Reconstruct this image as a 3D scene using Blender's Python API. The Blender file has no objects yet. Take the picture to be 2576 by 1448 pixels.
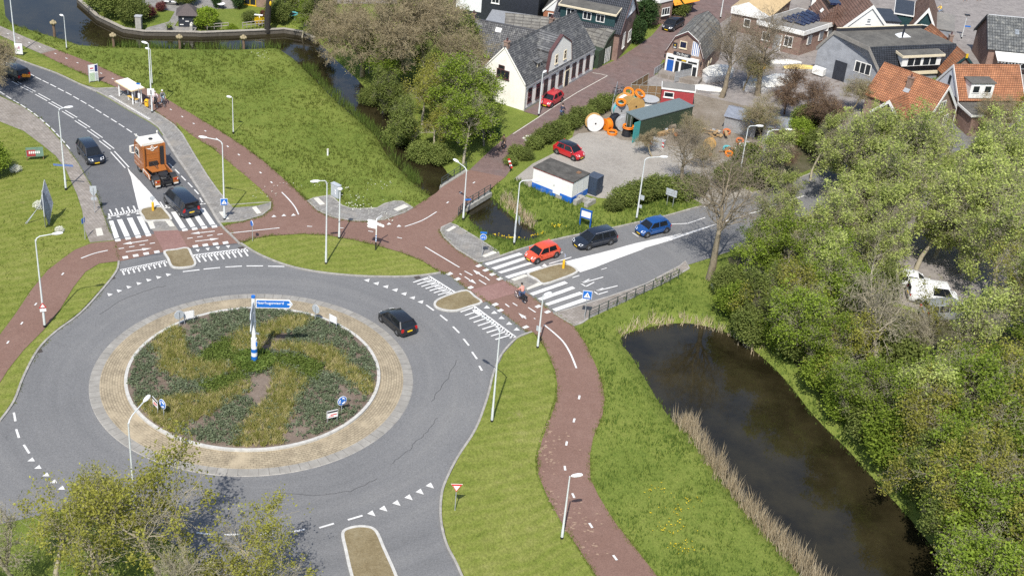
import bpy, bmesh, math, random
import numpy as np
from mathutils import Vector, Matrix
random.seed(7); RNG = np.random.default_rng(7)
S = bpy.context.scene; COL = S.collection
R = math.radians
# ---------------------------------------------------------------- camera, light, exposure
K = 10.2
TH, RO, FP = 0.533558, 0.0931099, 3468.7            # pitch, roll, focal length (px of a 2576 px wide frame)
CAM = np.array([1.982072 * K, -9.02008 * K, 6.368042 * K])
_f = np.array([0, math.cos(TH), -math.sin(TH)]); _u = np.array([0, math.sin(TH), math.cos(TH)]); _r = np.array([1., 0, 0])
CR = math.cos(RO) * _r + math.sin(RO) * _u; CU = -math.sin(RO) * _r + math.cos(RO) * _u; CF = _f
cd = bpy.data.cameras.new('camera'); cam = bpy.data.objects.new('camera', cd); COL.objects.link(cam)
cd.sensor_width = 36; cd.lens = FP / 2576 * 36; cd.clip_start = 1; cd.clip_end = 3000
cam.matrix_world = Matrix([[CR[i], CU[i], -CF[i], CAM[i]] for i in range(3)] + [[0, 0, 0, 1]])
S.camera = cam
SUN_AZ, SUN_EL = R(187.5), R(52.8)
w = bpy.data.worlds.new('World'); S.world = w; w.use_nodes = True
nt = w.node_tree; sky = nt.nodes.new('ShaderNodeTexSky'); sky.sky_type = 'NISHITA'; sky.sun_disc = False
sky.sun_elevation = SUN_EL; sky.sun_rotation = SUN_AZ; sky.dust_density = 1.2; sky.air_density = 1.0
bg = nt.nodes['Background']; bg.inputs['Strength'].default_value = 0.125
nt.links.new(sky.outputs[0], bg.inputs['Color'])
sl = bpy.data.lights.new('sun', 'SUN'); sl.energy = 4.3; sl.angle = R(0.55); sl.color = (1, .955, .88)
so = bpy.data.objects.new('sun', sl); COL.objects.link(so); so.location = (0, -60, 90)
sd = Vector((math.sin(SUN_AZ) * math.cos(SUN_EL), math.cos(SUN_AZ) * math.cos(SUN_EL), math.sin(SUN_EL)))
so.rotation_euler = (-sd).to_track_quat('-Z', 'Y').to_euler()
S.view_settings.view_transform = 'Standard'; S.view_settings.look = 'None'; S.view_settings.exposure = 0.42
S.view_settings.gamma = 1
S.cycles.max_bounces = 6; S.cycles.transparent_max_bounces = 8; S.cycles.diffuse_bounces = 3; S.cycles.glossy_bounces = 3
S.cycles.use_denoising = False

def at(px, py, z=0.):
    """ground point (or point at height z) seen at that place of the survey picture"""
    d = (px - 1288) / FP * CR + (724 - py) / FP * CU + CF
    t = (z - CAM[2]) / d[2]
    return Vector(CAM + d * t)
def pts(l, z=0.): return [at(x, y, z) for x, y in l]
def ppm(p):                                           # picture px per metre at a point
    return FP / max(1., float(np.dot(np.array(p) - CAM, CF)))
# local survey frames: (x, y) in an enlarged crop -> survey px
def fr(x0, y0, s):
    return lambda l: [((x0 + x / s) / 1.49068, (y0 + y / s) / 1.49068) for x, y in l]
F1 = fr(0, 0, 2.6813); F6 = fr(0, 450, 2.6813); FA = fr(800, 500, 2.6813); F2 = fr(1600, 500, 2.6813)
F3 = fr(1600, 850, 2.6813); F4 = fr(2400, 400, 2.6813); F5 = fr(400, 1000, 1.9308); F7 = fr(1500, 1500, 2.0444)
FH = fr(1700, 0, 2.6814); FB = fr(2300, 0, 3.2175); FR = fr(3000, 0, 3.0167); FC = fr(960, 0, 2.6813); FG = fr(600, 0, 4.2933)
FK = fr(2180, 330, 4.9538)

# ---------------------------------------------------------------- objects and tags
def tag(o, label=None, cat=None, group=None, kind=None):
    if label: o['label'] = label
    if cat: o['category'] = cat
    if group: o['group'] = group
    if kind: o['kind'] = kind
    return o
def empty(name, loc=(0, 0, 0), rz=0., label=None, cat=None, group=None):
    o = bpy.data.objects.new(name, None); COL.objects.link(o); o.location = loc; o.rotation_euler = (0, 0, rz)
    o.empty_display_size = .2
    return tag(o, label, cat, group)
def link_mesh(name, me, mat=None, parent=None):
    if mat is not None:
        for m in (mat if isinstance(mat, (list, tuple)) else [mat]): me.materials.append(m)
    o = bpy.data.objects.new(name, me); COL.objects.link(o)
    if parent is not None: o.parent = parent
    return o
def copy_tree(o, parent=None):
    kids = list(o.children); c = o.copy(); COL.objects.link(c)
    if parent is not None: c.parent = parent
    for ch in kids: copy_tree(ch, c)
    return c
def np_mesh(name, V, F, mat=None, parent=None, smooth=False, mi=None, vcol=None):
    """V (n,3) array, F (m,k) int array"""
    V = np.asarray(V, np.float32); F = np.asarray(F, np.int32); k = F.shape[1]
    me = bpy.data.meshes.new(name)
    me.vertices.add(len(V)); me.vertices.foreach_set('co', V.ravel())
    me.loops.add(F.size); me.loops.foreach_set('vertex_index', F.ravel())
    me.polygons.add(len(F)); me.polygons.foreach_set('loop_start', np.arange(0, F.size, k, dtype=np.int32))
    me.polygons.foreach_set('loop_total', np.full(len(F), k, np.int32))
    if smooth: me.polygons.foreach_set('use_smooth', np.ones(len(F), bool))
    if mi is not None: me.polygons.foreach_set('material_index', np.asarray(mi, np.int32))
    me.update(calc_edges=True)
    if vcol is not None:
        a = me.attributes.new('tone', 'FLOAT', 'POINT'); a.data.foreach_set('value', np.asarray(vcol, np.float32))
    return link_mesh(name, me, mat, parent)

class MB:
    """collects shapes into one bmesh, then becomes ONE mesh object"""
    def __init__(s): s.bm = bmesh.new(); s.m = 0
    def mat(s, i): s.m = i; return s
    def face(s, vs):
        try:
            f = s.bm.faces.new([s.bm.verts.new(v) for v in vs]); f.material_index = s.m; return f
        except ValueError: return None
    def hull(s, rings, cap=True, closed=True):
        """loft between rings of equal length"""
        rv = [[s.bm.verts.new(p) for p in r] for r in rings]; n = len(rv[0])
        for a, b in zip(rv, rv[1:]):
            for i in range(n if closed else n - 1):
                f = s.bm.faces.new([a[i], a[(i + 1) % n], b[(i + 1) % n], b[i]]); f.material_index = s.m
        if cap:
            for r in (rv[0][::-1], rv[-1]):
                try: s.bm.faces.new(r).material_index = s.m
                except ValueError: pass
        return s
    def box(s, c, d, rz=0., M=None, bev=0.):
        x, y, z = [v / 2 for v in d]
        P = [Vector(p) for p in ((-x, -y, -z), (x, -y, -z), (x, y, -z), (-x, y, -z), (-x, -y, z), (x, -y, z), (x, y, z), (-x, y, z))]
        T = Matrix.Translation(c) @ (M if M is not None else Matrix.Rotation(rz, 4, 'Z'))
        vs = [s.bm.verts.new(T @ p) for p in P]; fs = []
        for q in ((3, 2, 1, 0), (4, 5, 6, 7), (0, 1, 5, 4), (1, 2, 6, 5), (2, 3, 7, 6), (3, 0, 4, 7)):
            f = s.bm.faces.new([vs[i] for i in q]); f.material_index = s.m; fs.append(f)
        if bev > 0:
            bmesh.ops.bevel(s.bm, geom=list({e for f in fs for e in f.edges}), offset=bev, segments=2, affect='EDGES')
        return s
    def tube(s, P, r, n=8, cap=True):
        P = [Vector(p) for p in P]; rr = r if isinstance(r, (list, tuple)) else [r] * len(P); rings = []
        for i, p in enumerate(P):
            d = (P[min(i + 1, len(P) - 1)] - P[max(i - 1, 0)]).normalized()
            a = d.cross(Vector((0, 0, 1)) if abs(d.z) < .95 else Vector((1, 0, 0))).normalized(); b = d.cross(a)
            rings.append([p + (a * math.cos(2 * math.pi * k / n) + b * math.sin(2 * math.pi * k / n)) * rr[i] for k in range(n)])
        return s.hull(rings, cap)
    def cyl(s, c, r, h, n=16, axis='Z', r2=None):
        ax = {'X': Vector((1, 0, 0)), 'Y': Vector((0, 1, 0)), 'Z': Vector((0, 0, 1))}[axis] if isinstance(axis, str) else Vector(axis).normalized()
        c = Vector(c); return s.tube([c - ax * h / 2, c + ax * h / 2], [r, r if r2 is None else r2], n)
    def prism(s, P, z0, z1):
        P = [Vector((p[0], p[1], 0)) for p in P]
        return s.hull([[p + Vector((0, 0, z0)) for p in P], [p + Vector((0, 0, z1)) for p in P]])
    def sphere(s, c, r, seg=10, ring=6, sc=(1, 1, 1)):
        c = Vector(c); rings = []
        for i in range(ring + 1):
            t = math.pi * i / ring; t = min(max(t, .05), math.pi - .05)
            rings.append([c + Vector((r * sc[0] * math.sin(t) * math.cos(2 * math.pi * k / seg), r * sc[1] * math.sin(t) * math.sin(2 * math.pi * k / seg), r * sc[2] * math.cos(t))) for k in range(seg)])
        return s.hull(rings[::-1])
    def ribbon(s, P, wd, z=0., closed=False):
        P = [Vector(p) for p in P]; n = len(P); L, Rr = [], []
        for i in range(n):
            a = P[(i - 1) % n] if (closed or i > 0) else P[i]; b = P[(i + 1) % n] if (closed or i < n - 1) else P[i]
            d = (b - a); d.z = 0; d.normalize(); q = Vector((-d.y, d.x, 0)) * wd / 2; v = Vector((P[i].x, P[i].y, z))
            L.append(s.bm.verts.new(v + q)); Rr.append(s.bm.verts.new(v - q))
        for i in range(n if closed else n - 1):
            j = (i + 1) % n; s.bm.faces.new([Rr[i], Rr[j], L[j], L[i]]).material_index = s.m
        return s
    def kerb(s, P, wd, z0, z1, closed=False):
        P = [Vector(p) for p in P]; n = len(P); rings = []
        for i in range(n):
            a = P[(i - 1) % n] if (closed or i > 0) else P[i]; b = P[(i + 1) % n] if (closed or i < n - 1) else P[i]
            d = (b - a); d.z = 0; d.normalize(); q = Vector((-d.y, d.x, 0)) * wd / 2; c = Vector((P[i].x, P[i].y, 0))
            rings.append([c - q + Vector((0, 0, z0)), c + q + Vector((0, 0, z0)), c + q + Vector((0, 0, z1)), c - q + Vector((0, 0, z1))])
        if closed: rings.append(rings[0])
        return s.hull(rings, cap=not closed)
    def build(s, name, mat=None, parent=None, smooth=False, flip=True, clean=0.):
        if clean: bmesh.ops.remove_doubles(s.bm, verts=s.bm.verts[:], dist=clean)
        if flip: bmesh.ops.recalc_face_normals(s.bm, faces=s.bm.faces[:])
        me = bpy.data.meshes.new(name); s.bm.to_mesh(me); s.bm.free()
        if smooth:
            me.polygons.foreach_set('use_smooth', [True] * len(me.polygons))
            try: me.set_sharp_from_angle(angle=R(38))
            except Exception: pass
        return link_mesh(name, me, mat, parent)

# ---------------------------------------------------------------- materials
MATS = {}
def nodes(name):
    m = bpy.data.materials.new(name); m.use_nodes = True; t = m.node_tree; MATS[name] = m
    return m, t, t.nodes['Principled BSDF'], t.nodes.new, t.links.new
def ramp(t, stops):
    r = t.nodes.new('ShaderNodeValToRGB'); cr = r.color_ramp
    while len(cr.elements) < len(stops): cr.elements.new(.5)
    for e, (p, c) in zip(cr.elements, stops): e.position = p; e.color = (*c, 1)
    return r
def mix(t, fac, a, b, mode='MIX'):
    m = t.nodes.new('ShaderNodeMix'); m.data_type = 'RGBA'; m.blend_type = mode
    for s_, v in ((m.inputs[0], fac), (m.inputs[6], a), (m.inputs[7], b)):
        if hasattr(v, 'is_output'): t.links.new(v, s_)
        elif isinstance(v, (int, float)): s_.default_value = v
        else: s_.default_value = (*v, 1)
    return m.outputs[2]
def noise(t, scale, det=4, rough=.6, vec=None, dist=0.):
    n = t.nodes.new('ShaderNodeTexNoise'); n.inputs['Scale'].default_value = scale; n.inputs['Detail'].default_value = det
    n.inputs['Roughness'].default_value = rough; n.inputs['Distortion'].default_value = dist
    if vec is not None: t.links.new(vec, n.inputs['Vector'])
    return n.outputs['Fac']
def objco(t): return t.nodes.new('ShaderNodeTexCoord').outputs['Object']
def mapped(t, scale=(1, 1, 1), rot=(0, 0, 0), src=None):
    m = t.nodes.new('ShaderNodeMapping'); m.inputs['Scale'].default_value = scale; m.inputs['Rotation'].default_value = rot
    t.links.new(src if src is not None else objco(t), m.inputs['Vector']); return m.outputs[0]
def bump(t, p, h, strength=.4, dist=.02):
    b = t.nodes.new('ShaderNodeBump'); b.inputs['Strength'].default_value = strength; b.inputs['Distance'].default_value = dist
    t.links.new(h, b.inputs['Height']); t.links.new(b.outputs[0], p.inputs['Normal'])
def plain(name, c, rough=.6, metal=0., var=.15, scale=3., coat=0., spec=.5, grime=None):
    """painted or bare surface with a little wear of its own"""
    if name in MATS: return MATS[name]
    m, t, p, N, L = nodes(name); v = objco(t)
    f = noise(t, scale, 5, .65, v)
    lo = tuple(x * (1 - var) for x in c); hi = tuple(min(1, x * (1 + var)) for x in c)
    r = ramp(t, [(.3, lo), (.7, hi)]); L(f, r.inputs[0]); out = r.outputs[0]
    if grime:
        g = ramp(t, [(.52, (0, 0, 0)), (.72, (1, 1, 1))]); L(noise(t, scale * .45, 6, .7, v), g.inputs[0])
        out = mix(t, g.outputs[0], out, grime)
    L(out, p.inputs['Base Color']); p.inputs['Roughness'].default_value = rough; p.inputs['Metallic'].default_value = metal
    p.inputs['Coat Weight'].default_value = coat; p.inputs['Coat Roughness'].default_value = .06
    p.inputs['Specular IOR Level'].default_value = spec
    return m
def ground(name, stops, s1, s2, fine, rough=.9, bmp=.5, bd=.03, cracks=None):
    """granular ground: large patches, medium blotches, fine grain"""
    m, t, p, N, L = nodes(name); v = objco(t)
    r = ramp(t, stops)
    a = N('ShaderNodeMath'); a.operation = 'MULTIPLY_ADD'; a.inputs[1].default_value = .55
    L(noise(t, s1, 3, .6, v), a.inputs[0])
    b = N('ShaderNodeMath'); b.operation = 'MULTIPLY'; b.inputs[1].default_value = .45
    L(noise(t, s2, 5, .7, v), b.inputs[0]); L(b.outputs[0], a.inputs[2]); L(a.outputs[0], r.inputs[0])
    fn = noise(t, fine, 2, .8, v)
    g = ramp(t, [(.25, (.76, .76, .76)), (.75, (1.24, 1.24, 1.24))]); L(fn, g.inputs[0])
    out = mix(t, 1., r.outputs[0], g.outputs[0], 'MULTIPLY')
    if cracks:
        vo = N('ShaderNodeTexVoronoi'); vo.feature = 'DISTANCE_TO_EDGE'; vo.inputs['Scale'].default_value = cracks
        wv = N('ShaderNodeVectorMath'); wv.operation = 'ADD'; nn = N('ShaderNodeTexNoise'); nn.inputs['Scale'].default_value = .8; nn.inputs['Detail'].default_value = 6
        L(v, nn.inputs['Vector']); L(v, wv.inputs[0]); L(nn.outputs['Color'], wv.inputs[1]); L(wv.outputs[0], vo.inputs['Vector'])
        cr = ramp(t, [(0, (.72, .72, .72)), (.004, (1, 1, 1))]); L(vo.outputs['Distance'], cr.inputs[0])
        out = mix(t, 1., out, cr.outputs[0], 'MULTIPLY')
    L(out, p.inputs['Base Color']); p.inputs['Roughness'].default_value = rough; p.inputs['Specular IOR Level'].default_value = .25
    bump(t, p, fn, bmp, bd); return m
def bricks(name, c1, c2, mortar, bw, bh, ms=.012, rot=0., off=.5, patches=None, rough=.85, axes='xy', polar=False):
    m, t, p, N, L = nodes(name); v = objco(t)
    if polar:                                          # courses run round the origin
        sx = N('ShaderNodeSeparateXYZ'); L(v, sx.inputs[0])
        an = N('ShaderNodeMath'); an.operation = 'ARCTAN2'; L(sx.outputs[1], an.inputs[0]); L(sx.outputs[0], an.inputs[1])
        ln = N('ShaderNodeVectorMath'); ln.operation = 'LENGTH'; L(v, ln.inputs[0])
        am = N('ShaderNodeMath'); am.operation = 'MULTIPLY'; am.inputs[1].default_value = 11.5; L(an.outputs[0], am.inputs[0])
        cb = N('ShaderNodeCombineXYZ'); L(am.outputs[0], cb.inputs[0]); L(ln.outputs[1], cb.inputs[1]); vec = cb.outputs[0]
    elif axes == 'wall':                               # vertical faces: run along the wall, rise with z
        sx = N('ShaderNodeSeparateXYZ'); L(v, sx.inputs[0])
        ad = N('ShaderNodeMath'); ad.operation = 'ADD'; L(sx.outputs[0], ad.inputs[0]); L(sx.outputs[1], ad.inputs[1])
        cb = N('ShaderNodeCombineXYZ'); L(ad.outputs[0], cb.inputs[0]); L(sx.outputs[2], cb.inputs[1]); vec = cb.outputs[0]
    else: vec = mapped(t, (1, 1, 1), (0, 0, rot), v)
    b = N('ShaderNodeTexBrick'); L(vec, b.inputs['Vector']); b.inputs['Scale'].default_value = 1; b.inputs['Brick Width'].default_value = bw
    b.inputs['Row Height'].default_value = bh; b.inputs['Mortar Size'].default_value = ms; b.offset = off
    b.inputs['Color1'].default_value = (*c1, 1); b.inputs['Color2'].default_value = (*c2, 1); b.inputs['Mortar'].default_value = (*mortar, 1)
    g = ramp(t, [(.25, (.72, .72, .72)), (.75, (1.28, 1.28, 1.28))]); L(noise(t, 1.1, 6, .7, v), g.inputs[0])
    out = mix(t, 1., b.outputs['Color'], g.outputs[0], 'MULTIPLY')
    if patches:
        q = ramp(t, [(.5, (0, 0, 0)), (.68, (1, 1, 1))]); L(noise(t, .35, 5, .65, v), q.inputs[0]); out = mix(t, q.outputs[0], out, patches)
    L(out, p.inputs['Base Color']); p.inputs['Roughness'].default_value = rough; p.inputs['Specular IOR Level'].default_value = .3
    bump(t, p, b.outputs['Fac'], -.35, .01); return m
def foliage(name, stops, trans=.35, hue=.0):
    """leaves: tone per leaf clump from the mesh plus random per plant; light comes through"""
    m, t, p, N, L = nodes(name)
    a = N('ShaderNodeAttribute'); a.attribute_name = 'tone'; r = ramp(t, stops); L(a.outputs['Fac'], r.inputs[0])
    oi = N('ShaderNodeObjectInfo'); h = N('ShaderNodeHueSaturation'); L(r.outputs[0], h.inputs['Color'])
    mr = N('ShaderNodeMapRange'); mr.inputs[3].default_value = .8; mr.inputs[4].default_value = 1.2; L(oi.outputs['Random'], mr.inputs[0]); L(mr.outputs[0], h.inputs['Value'])
    L(h.outputs[0], p.inputs['Base Color']); p.inputs['Roughness'].default_value = .75; p.inputs['Specular IOR Level'].default_value = .18
    tr = N('ShaderNodeBsdfTranslucent'); ms = N('ShaderNodeMixShader'); ms.inputs[0].default_value = trans
    L(h.outputs[0], tr.inputs['Color']); L(p.outputs[0], ms.inputs[1]); L(tr.outputs[0], ms.inputs[2])
    L(ms.outputs[0], t.nodes['Material Output'].inputs['Surface']); return m

def grass_mat(name, stops, mow=0., mowrot=0., dry=None):
    m, t, p, N, L = nodes(name); v = objco(t)
    a = N('ShaderNodeMath'); a.operation = 'MULTIPLY_ADD'; a.inputs[1].default_value = .5; L(noise(t, .12, 4, .6, v), a.inputs[0])
    b = N('ShaderNodeMath'); b.operation = 'MULTIPLY'; b.inputs[1].default_value = .5; L(noise(t, .9, 6, .75, v, .6), b.inputs[0]); L(b.outputs[0], a.inputs[2])
    fac = a.outputs[0]
    if mow:
        wv = N('ShaderNodeTexWave'); wv.inputs['Scale'].default_value = .28; wv.inputs['Distortion'].default_value = 16; wv.inputs['Detail'].default_value = 3; wv.inputs['Detail Scale'].default_value = .25
        L(mapped(t, (1, 1, 1), (0, 0, mowrot), v), wv.inputs['Vector'])
        c = N('ShaderNodeMath'); c.operation = 'MULTIPLY_ADD'; c.inputs[1].default_value = mow; L(wv.outputs['Fac'], c.inputs[0]); L(fac, c.inputs[2])
        d = N('ShaderNodeMath'); d.operation = 'SUBTRACT'; d.inputs[1].default_value = mow / 2; L(c.outputs[0], d.inputs[0]); fac = d.outputs[0]
    r = ramp(t, stops); L(fac, r.inputs[0])
    fn = noise(t, 7, 3, .8, mapped(t, (1, .55, 1), (0, 0, .5), v)); g = ramp(t, [(.3, (.68, .68, .68)), (.7, (1.36, 1.36, 1.36))]); L(fn, g.inputs[0])
    out = mix(t, 1., r.outputs[0], g.outputs[0], 'MULTIPLY')
    if dry:
        q = ramp(t, [(.62, (0, 0, 0)), (.74, (.8, .8, .8))]); L(noise(t, .3, 7, .75, v, 1), q.inputs[0]); out = mix(t, q.outputs[0], out, dry)
    L(out, p.inputs['Base Color']); p.inputs['Roughness'].default_value = .95; p.inputs['Specular IOR Level'].default_value = .1
    bump(t, p, fn, .8, .08); return m

def asphalt():
    """grey asphalt: patches, polished wheel tracks round the roundabout, oil drips, fine grain"""
    m, t, p, N, L = nodes('asphalt'); v = objco(t)
    r = ramp(t, [(.3, (.128, .129, .131)), (.5, (.158, .158, .159)), (.7, (.19, .188, .184))]); a = N('ShaderNodeMath'); a.operation = 'MULTIPLY_ADD'; a.inputs[1].default_value = .5
    L(noise(t, .09, 4, .6, v), a.inputs[0]); sx = N('ShaderNodeSeparateXYZ'); L(v, sx.inputs[0]); ln = N('ShaderNodeVectorMath'); ln.operation = 'LENGTH'; L(v, ln.inputs[0])
    an = N('ShaderNodeMath'); an.operation = 'ARCTAN2'; L(sx.outputs[1], an.inputs[0]); L(sx.outputs[0], an.inputs[1]); cb = N('ShaderNodeCombineXYZ'); L(an.outputs[0], cb.inputs[0]); L(ln.outputs[1], cb.inputs[1])
    b = N('ShaderNodeMath'); b.operation = 'MULTIPLY'; b.inputs[1].default_value = .5; L(noise(t, .75, 4, .65, cb.outputs[0]), b.inputs[0]); L(b.outputs[0], a.inputs[2]); L(a.outputs[0], r.inputs[0])
    fn = noise(t, 9, 2, .8, v); g = ramp(t, [(.25, (.75, .75, .75)), (.75, (1.25, 1.25, 1.25))]); L(fn, g.inputs[0]); out = mix(t, 1., r.outputs[0], g.outputs[0], 'MULTIPLY')
    d = ramp(t, [(.63, (1, 1, 1)), (.74, (.68, .68, .69))]); L(noise(t, .55, 6, .75, v, 1.5), d.inputs[0]); out = mix(t, 1., out, d.outputs[0], 'MULTIPLY')
    L(out, p.inputs['Base Color']); p.inputs['Roughness'].default_value = .85; p.inputs['Specular IOR Level'].default_value = .3; bump(t, p, fn, .4, .03); return m
M_asphalt = asphalt()
M_red = ground('red_asphalt', [(.33, (.165, .098, .076)), (.5, (.188, .114, .09)), (.67, (.215, .136, .109))], .15, 1.6, 10)
M_red2 = ground('worn_red_asphalt', [(.35, (.2, .115, .1)), (.5, (.23, .135, .118)), (.65, (.26, .16, .14))], .2, 2.2, 10)
M_gravel = ground('gravel', [(.35, (.235, .215, .19)), (.5, (.295, .275, .245)), (.65, (.34, .315, .28))], .15, 1.7, 8, bd=.06)
M_soil = ground('soil', [(.35, (.12, .09, .068)), (.5, (.16, .125, .1)), (.65, (.2, .16, .13))], .4, 2.5, 9, bd=.06)
M_soil2 = ground('yard_soil', [(.35, (.15, .125, .095)), (.5, (.2, .172, .138)), (.65, (.255, .225, .19))], .3, 2.0, 8, bd=.06)
M_asphalt2 = ground('dark_asphalt', [(.33, (.098, .101, .108)), (.5, (.118, .12, .126)), (.67, (.142, .143, .147))], .1, .9, 9)
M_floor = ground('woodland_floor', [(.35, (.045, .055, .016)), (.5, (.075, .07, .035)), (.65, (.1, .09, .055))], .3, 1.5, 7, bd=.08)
M_sand = ground('dry_turf', [(.35, (.15, .115, .06)), (.5, (.2, .16, .09)), (.65, (.25, .21, .13))], .5, 3, 9, bd=.05)
M_tile = bricks('grey_paving_tile', (.2, .19, .178), (.26, .25, .235), (.13, .125, .11), .3, .3, .014, .5, .5, (.27, .245, .21))
M_tileL = bricks('worn_paving_tile', (.23, .205, .18), (.29, .26, .235), (.16, .14, .11), .3, .3, .014, .9, .5, (.19, .165, .14))
M_clink = bricks('brown_clinker', (.15, .1, .09), (.185, .13, .12), (.1, .075, .068), .2, .1, .006, .6, .5, (.15, .115, .108))
M_square = bricks('square_paving', (.21, .19, .18), (.27, .245, .23), (.15, .14, .13), .3, .2, .01, .3, .5, (.26, .24, .22))
M_apron = bricks('ochre_sett', (.29, .24, .165), (.345, .29, .2), (.2, .165, .115), .42, .21, .028, 0, .5, (.39, .325, .225), polar=True)
M_band = bricks('concrete_block', (.25, .238, .215), (.285, .272, .245), (.17, .158, .14), .7, 3, .025, 0, 0, (.25, .235, .21), polar=True)
M_kerb = plain('kerb_concrete', (.3, .285, .26), .85, var=.28, scale=2.2)
M_kerbw = plain('pale_kerb', (.46, .45, .42), .8, var=.2, scale=2.5)
def road_paint():
    """thermoplastic paint, rubbed through to the asphalt in specks and streaks"""
    m, t, p, N, L = nodes('road_paint'); v = objco(t); r = ramp(t, [(.3, (.52, .515, .5)), (.65, (.68, .675, .655))]); L(noise(t, 1.1, 5, .65, v), r.inputs[0])
    q = ramp(t, [(.57, (0, 0, 0)), (.66, (.85, .85, .85))]); L(noise(t, 2.6, 8, .85, v, .8), q.inputs[0]); out = mix(t, q.outputs[0], r.outputs[0], (.24, .24, .238)); L(out, p.inputs['Base Color']); p.inputs['Roughness'].default_value = .8; return m
M_white = road_paint()
M_cream = ground('white_paving_tile', [(.3, (.48, .46, .4)), (.6, (.58, .56, .5)), (.8, (.64, .62, .56))], .8, 5, 12, rough=.8, bmp=.1)
M_meadow = grass_mat('meadow_grass', [(.3, (.07, .105, .019)), (.45, (.12, .157, .03)), (.58, (.155, .186, .04)), (.75, (.195, .2, .062))])
M_verge = grass_mat('mown_grass', [(.3, (.095, .125, .022)), (.45, (.145, .172, .034)), (.6, (.188, .202, .052)), (.78, (.25, .235, .095))], .09, 1.0, dry=(.235, .195, .105))
# ================================================================ terrain, water, roads
def smooth(P, n=5, closed=True):
    P = [Vector(p) for p in P]; m = len(P); out = []
    for i in range(m if closed else m - 1):
        g = lambda k: P[k % m] if closed else P[max(0, min(m - 1, k))]
        a, b, c, d = g(i - 1), g(i), g(i + 1), g(i + 2)
        for k in range(n):
            t = k / n
            out.append(.5 * ((2 * b) + (c - a) * t + (2 * a - 5 * b + 4 * c - d) * t * t + (3 * b - a - 3 * c + d) * t ** 3))
    if not closed: out.append(P[-1])
    return out
WL = -0.55                                             # water level
canal = pts([(-260, -150), (10, -60), (22, 40), (38, 60), (100, 79), (140, 91), (175, 101), (208, 113), (275, 118), (375, 121), (475, 123), (600, 124), (705, 120), (744, 146), (784, 186),
    (819, 221), (857, 259), (894, 289), (931, 321), (949, 336), (987, 399), (1025, 437), (1052, 464), (1110, 505), (1181, 531), (1193, 554), (1218, 581), (1245, 594), (1274, 601), (1322, 601), (1348, 592),
    (1340, 581), (1322, 568), (1287, 553), (1252, 522), (1238, 505), (1223, 492), (1160, 462), (1115, 436), (1112, 428), (1075, 386), (1025, 336), (990, 300), (962, 270), (927, 243), (890, 200), (835, 150), (800, 112), (784, 92),
    (760, 83), (715, 76), (640, 80), (490, 84), (362, 81), (312, 74), (245, 43), (195, 0), (180, -40), (150, -150)], WL)
pond = pts([(1572, 852), (1598, 893), (1640, 962), (1688, 1038), (1742, 1088), (1790, 1150), (1850, 1235), (1920, 1320), (1990, 1400), (2060, 1490), (2200, 1700), (2700, 1700), (2500, 1530), (2385, 1440), (2290, 1320),
    (2200, 1220), (2120, 1130), (2040, 1050), (1965, 955), (1905, 897), (1860, 862), (1800, 832), (1720, 818), (1640, 828)], WL)
canal_c = canal; pond_c = smooth(pond, 4)
def inside(P, x, y):
    n = len(P); r = np.zeros(x.shape, bool)
    for i in range(n):
        a, b = P[i], P[(i + 1) % n]
        c = ((a[1] > y) != (b[1] > y)) & (x < (b[0] - a[0]) * (y - a[1]) / (b[1] - a[1] + 1e-12) + a[0]); r ^= c
    return r
def dist(P, x, y, closed=True):
    d = np.full(x.shape, 1e9)
    for i in range(len(P) if closed else len(P) - 1):
        a, b = P[i], P[(i + 1) % len(P)]; ux, uy = b[0] - a[0], b[1] - a[1]; l = ux * ux + uy * uy + 1e-9
        t = np.clip(((x - a[0]) * ux + (y - a[1]) * uy) / l, 0, 1); d = np.minimum(d, (x - a[0] - ux * t) ** 2 + (y - a[1] - uy * t) ** 2)
    return np.sqrt(d)
def sdist(x, y):
    dc = dist(canal_c, x, y); dc[inside(canal_c, x, y)] *= -1
    dp = dist(pond_c, x, y); dp[inside(pond_c, x, y)] *= -1
    return np.minimum(dc, dp)
def ground_z(x, y, d=None):
    d = sdist(x, y) if d is None else d
    t = np.clip((d + .5) / 2.3, 0, 1); z = -.85 + .85 * (t * t * (3 - 2 * t))
    return np.where(d < -.5, -.85 - np.minimum(.8, -.3 * (d + .5)), z)
gx = np.concatenate([np.linspace(-900, -95, 12)[:-1], np.arange(-95, 125, .5), np.linspace(125, 900, 12)])
gy = np.concatenate([np.linspace(-300, -48, 6)[:-1], np.arange(-48, 140, .5), np.linspace(140, 1500, 14)])
X, Y = np.meshgrid(gx, gy); xf, yf = X.ravel(), Y.ravel()
fine = (xf > -96) & (xf < 126) & (yf > -49) & (yf < 141); df = np.full(xf.shape, 50.); df[fine] = sdist(xf[fine], yf[fine])
zf = ground_z(xf, yf, df)
hum = np.sin(xf * .9 + np.sin(yf * .7)) * np.sin(yf * 1.1 + np.sin(xf * .5)) * .006; zf += np.where(df > 1.5, 0, hum)
nx, ny = len(gx), len(gy); I = np.arange((ny - 1) * nx).reshape(ny - 1, nx)[:, :-1].ravel()
terrain = np_mesh('ground', np.stack([xf, yf, zf], 1), np.stack([I, I + 1, I + nx + 1, I + nx], 1), M_meadow, smooth=True)
tag(terrain, 'grassy ground with canal banks', kind='structure')
def m_water(name, base):
    m, t, p, N, L = nodes(name); v = objco(t)
    r = ramp(t, [(.35, tuple(x * .6 for x in base)), (.65, tuple(x * 1.5 for x in base))]); L(noise(t, .25, 5, .65, v), r.inputs[0]); L(r.outputs[0], p.inputs['Base Color'])
    p.inputs['Roughness'].default_value = .04; p.inputs['IOR'].default_value = 1.52
    bump(t, p, noise(t, 1.6, 3, .6, v), .035, .05); return m
M_water = m_water('canal_water', (.02, .0165, .008))
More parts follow.
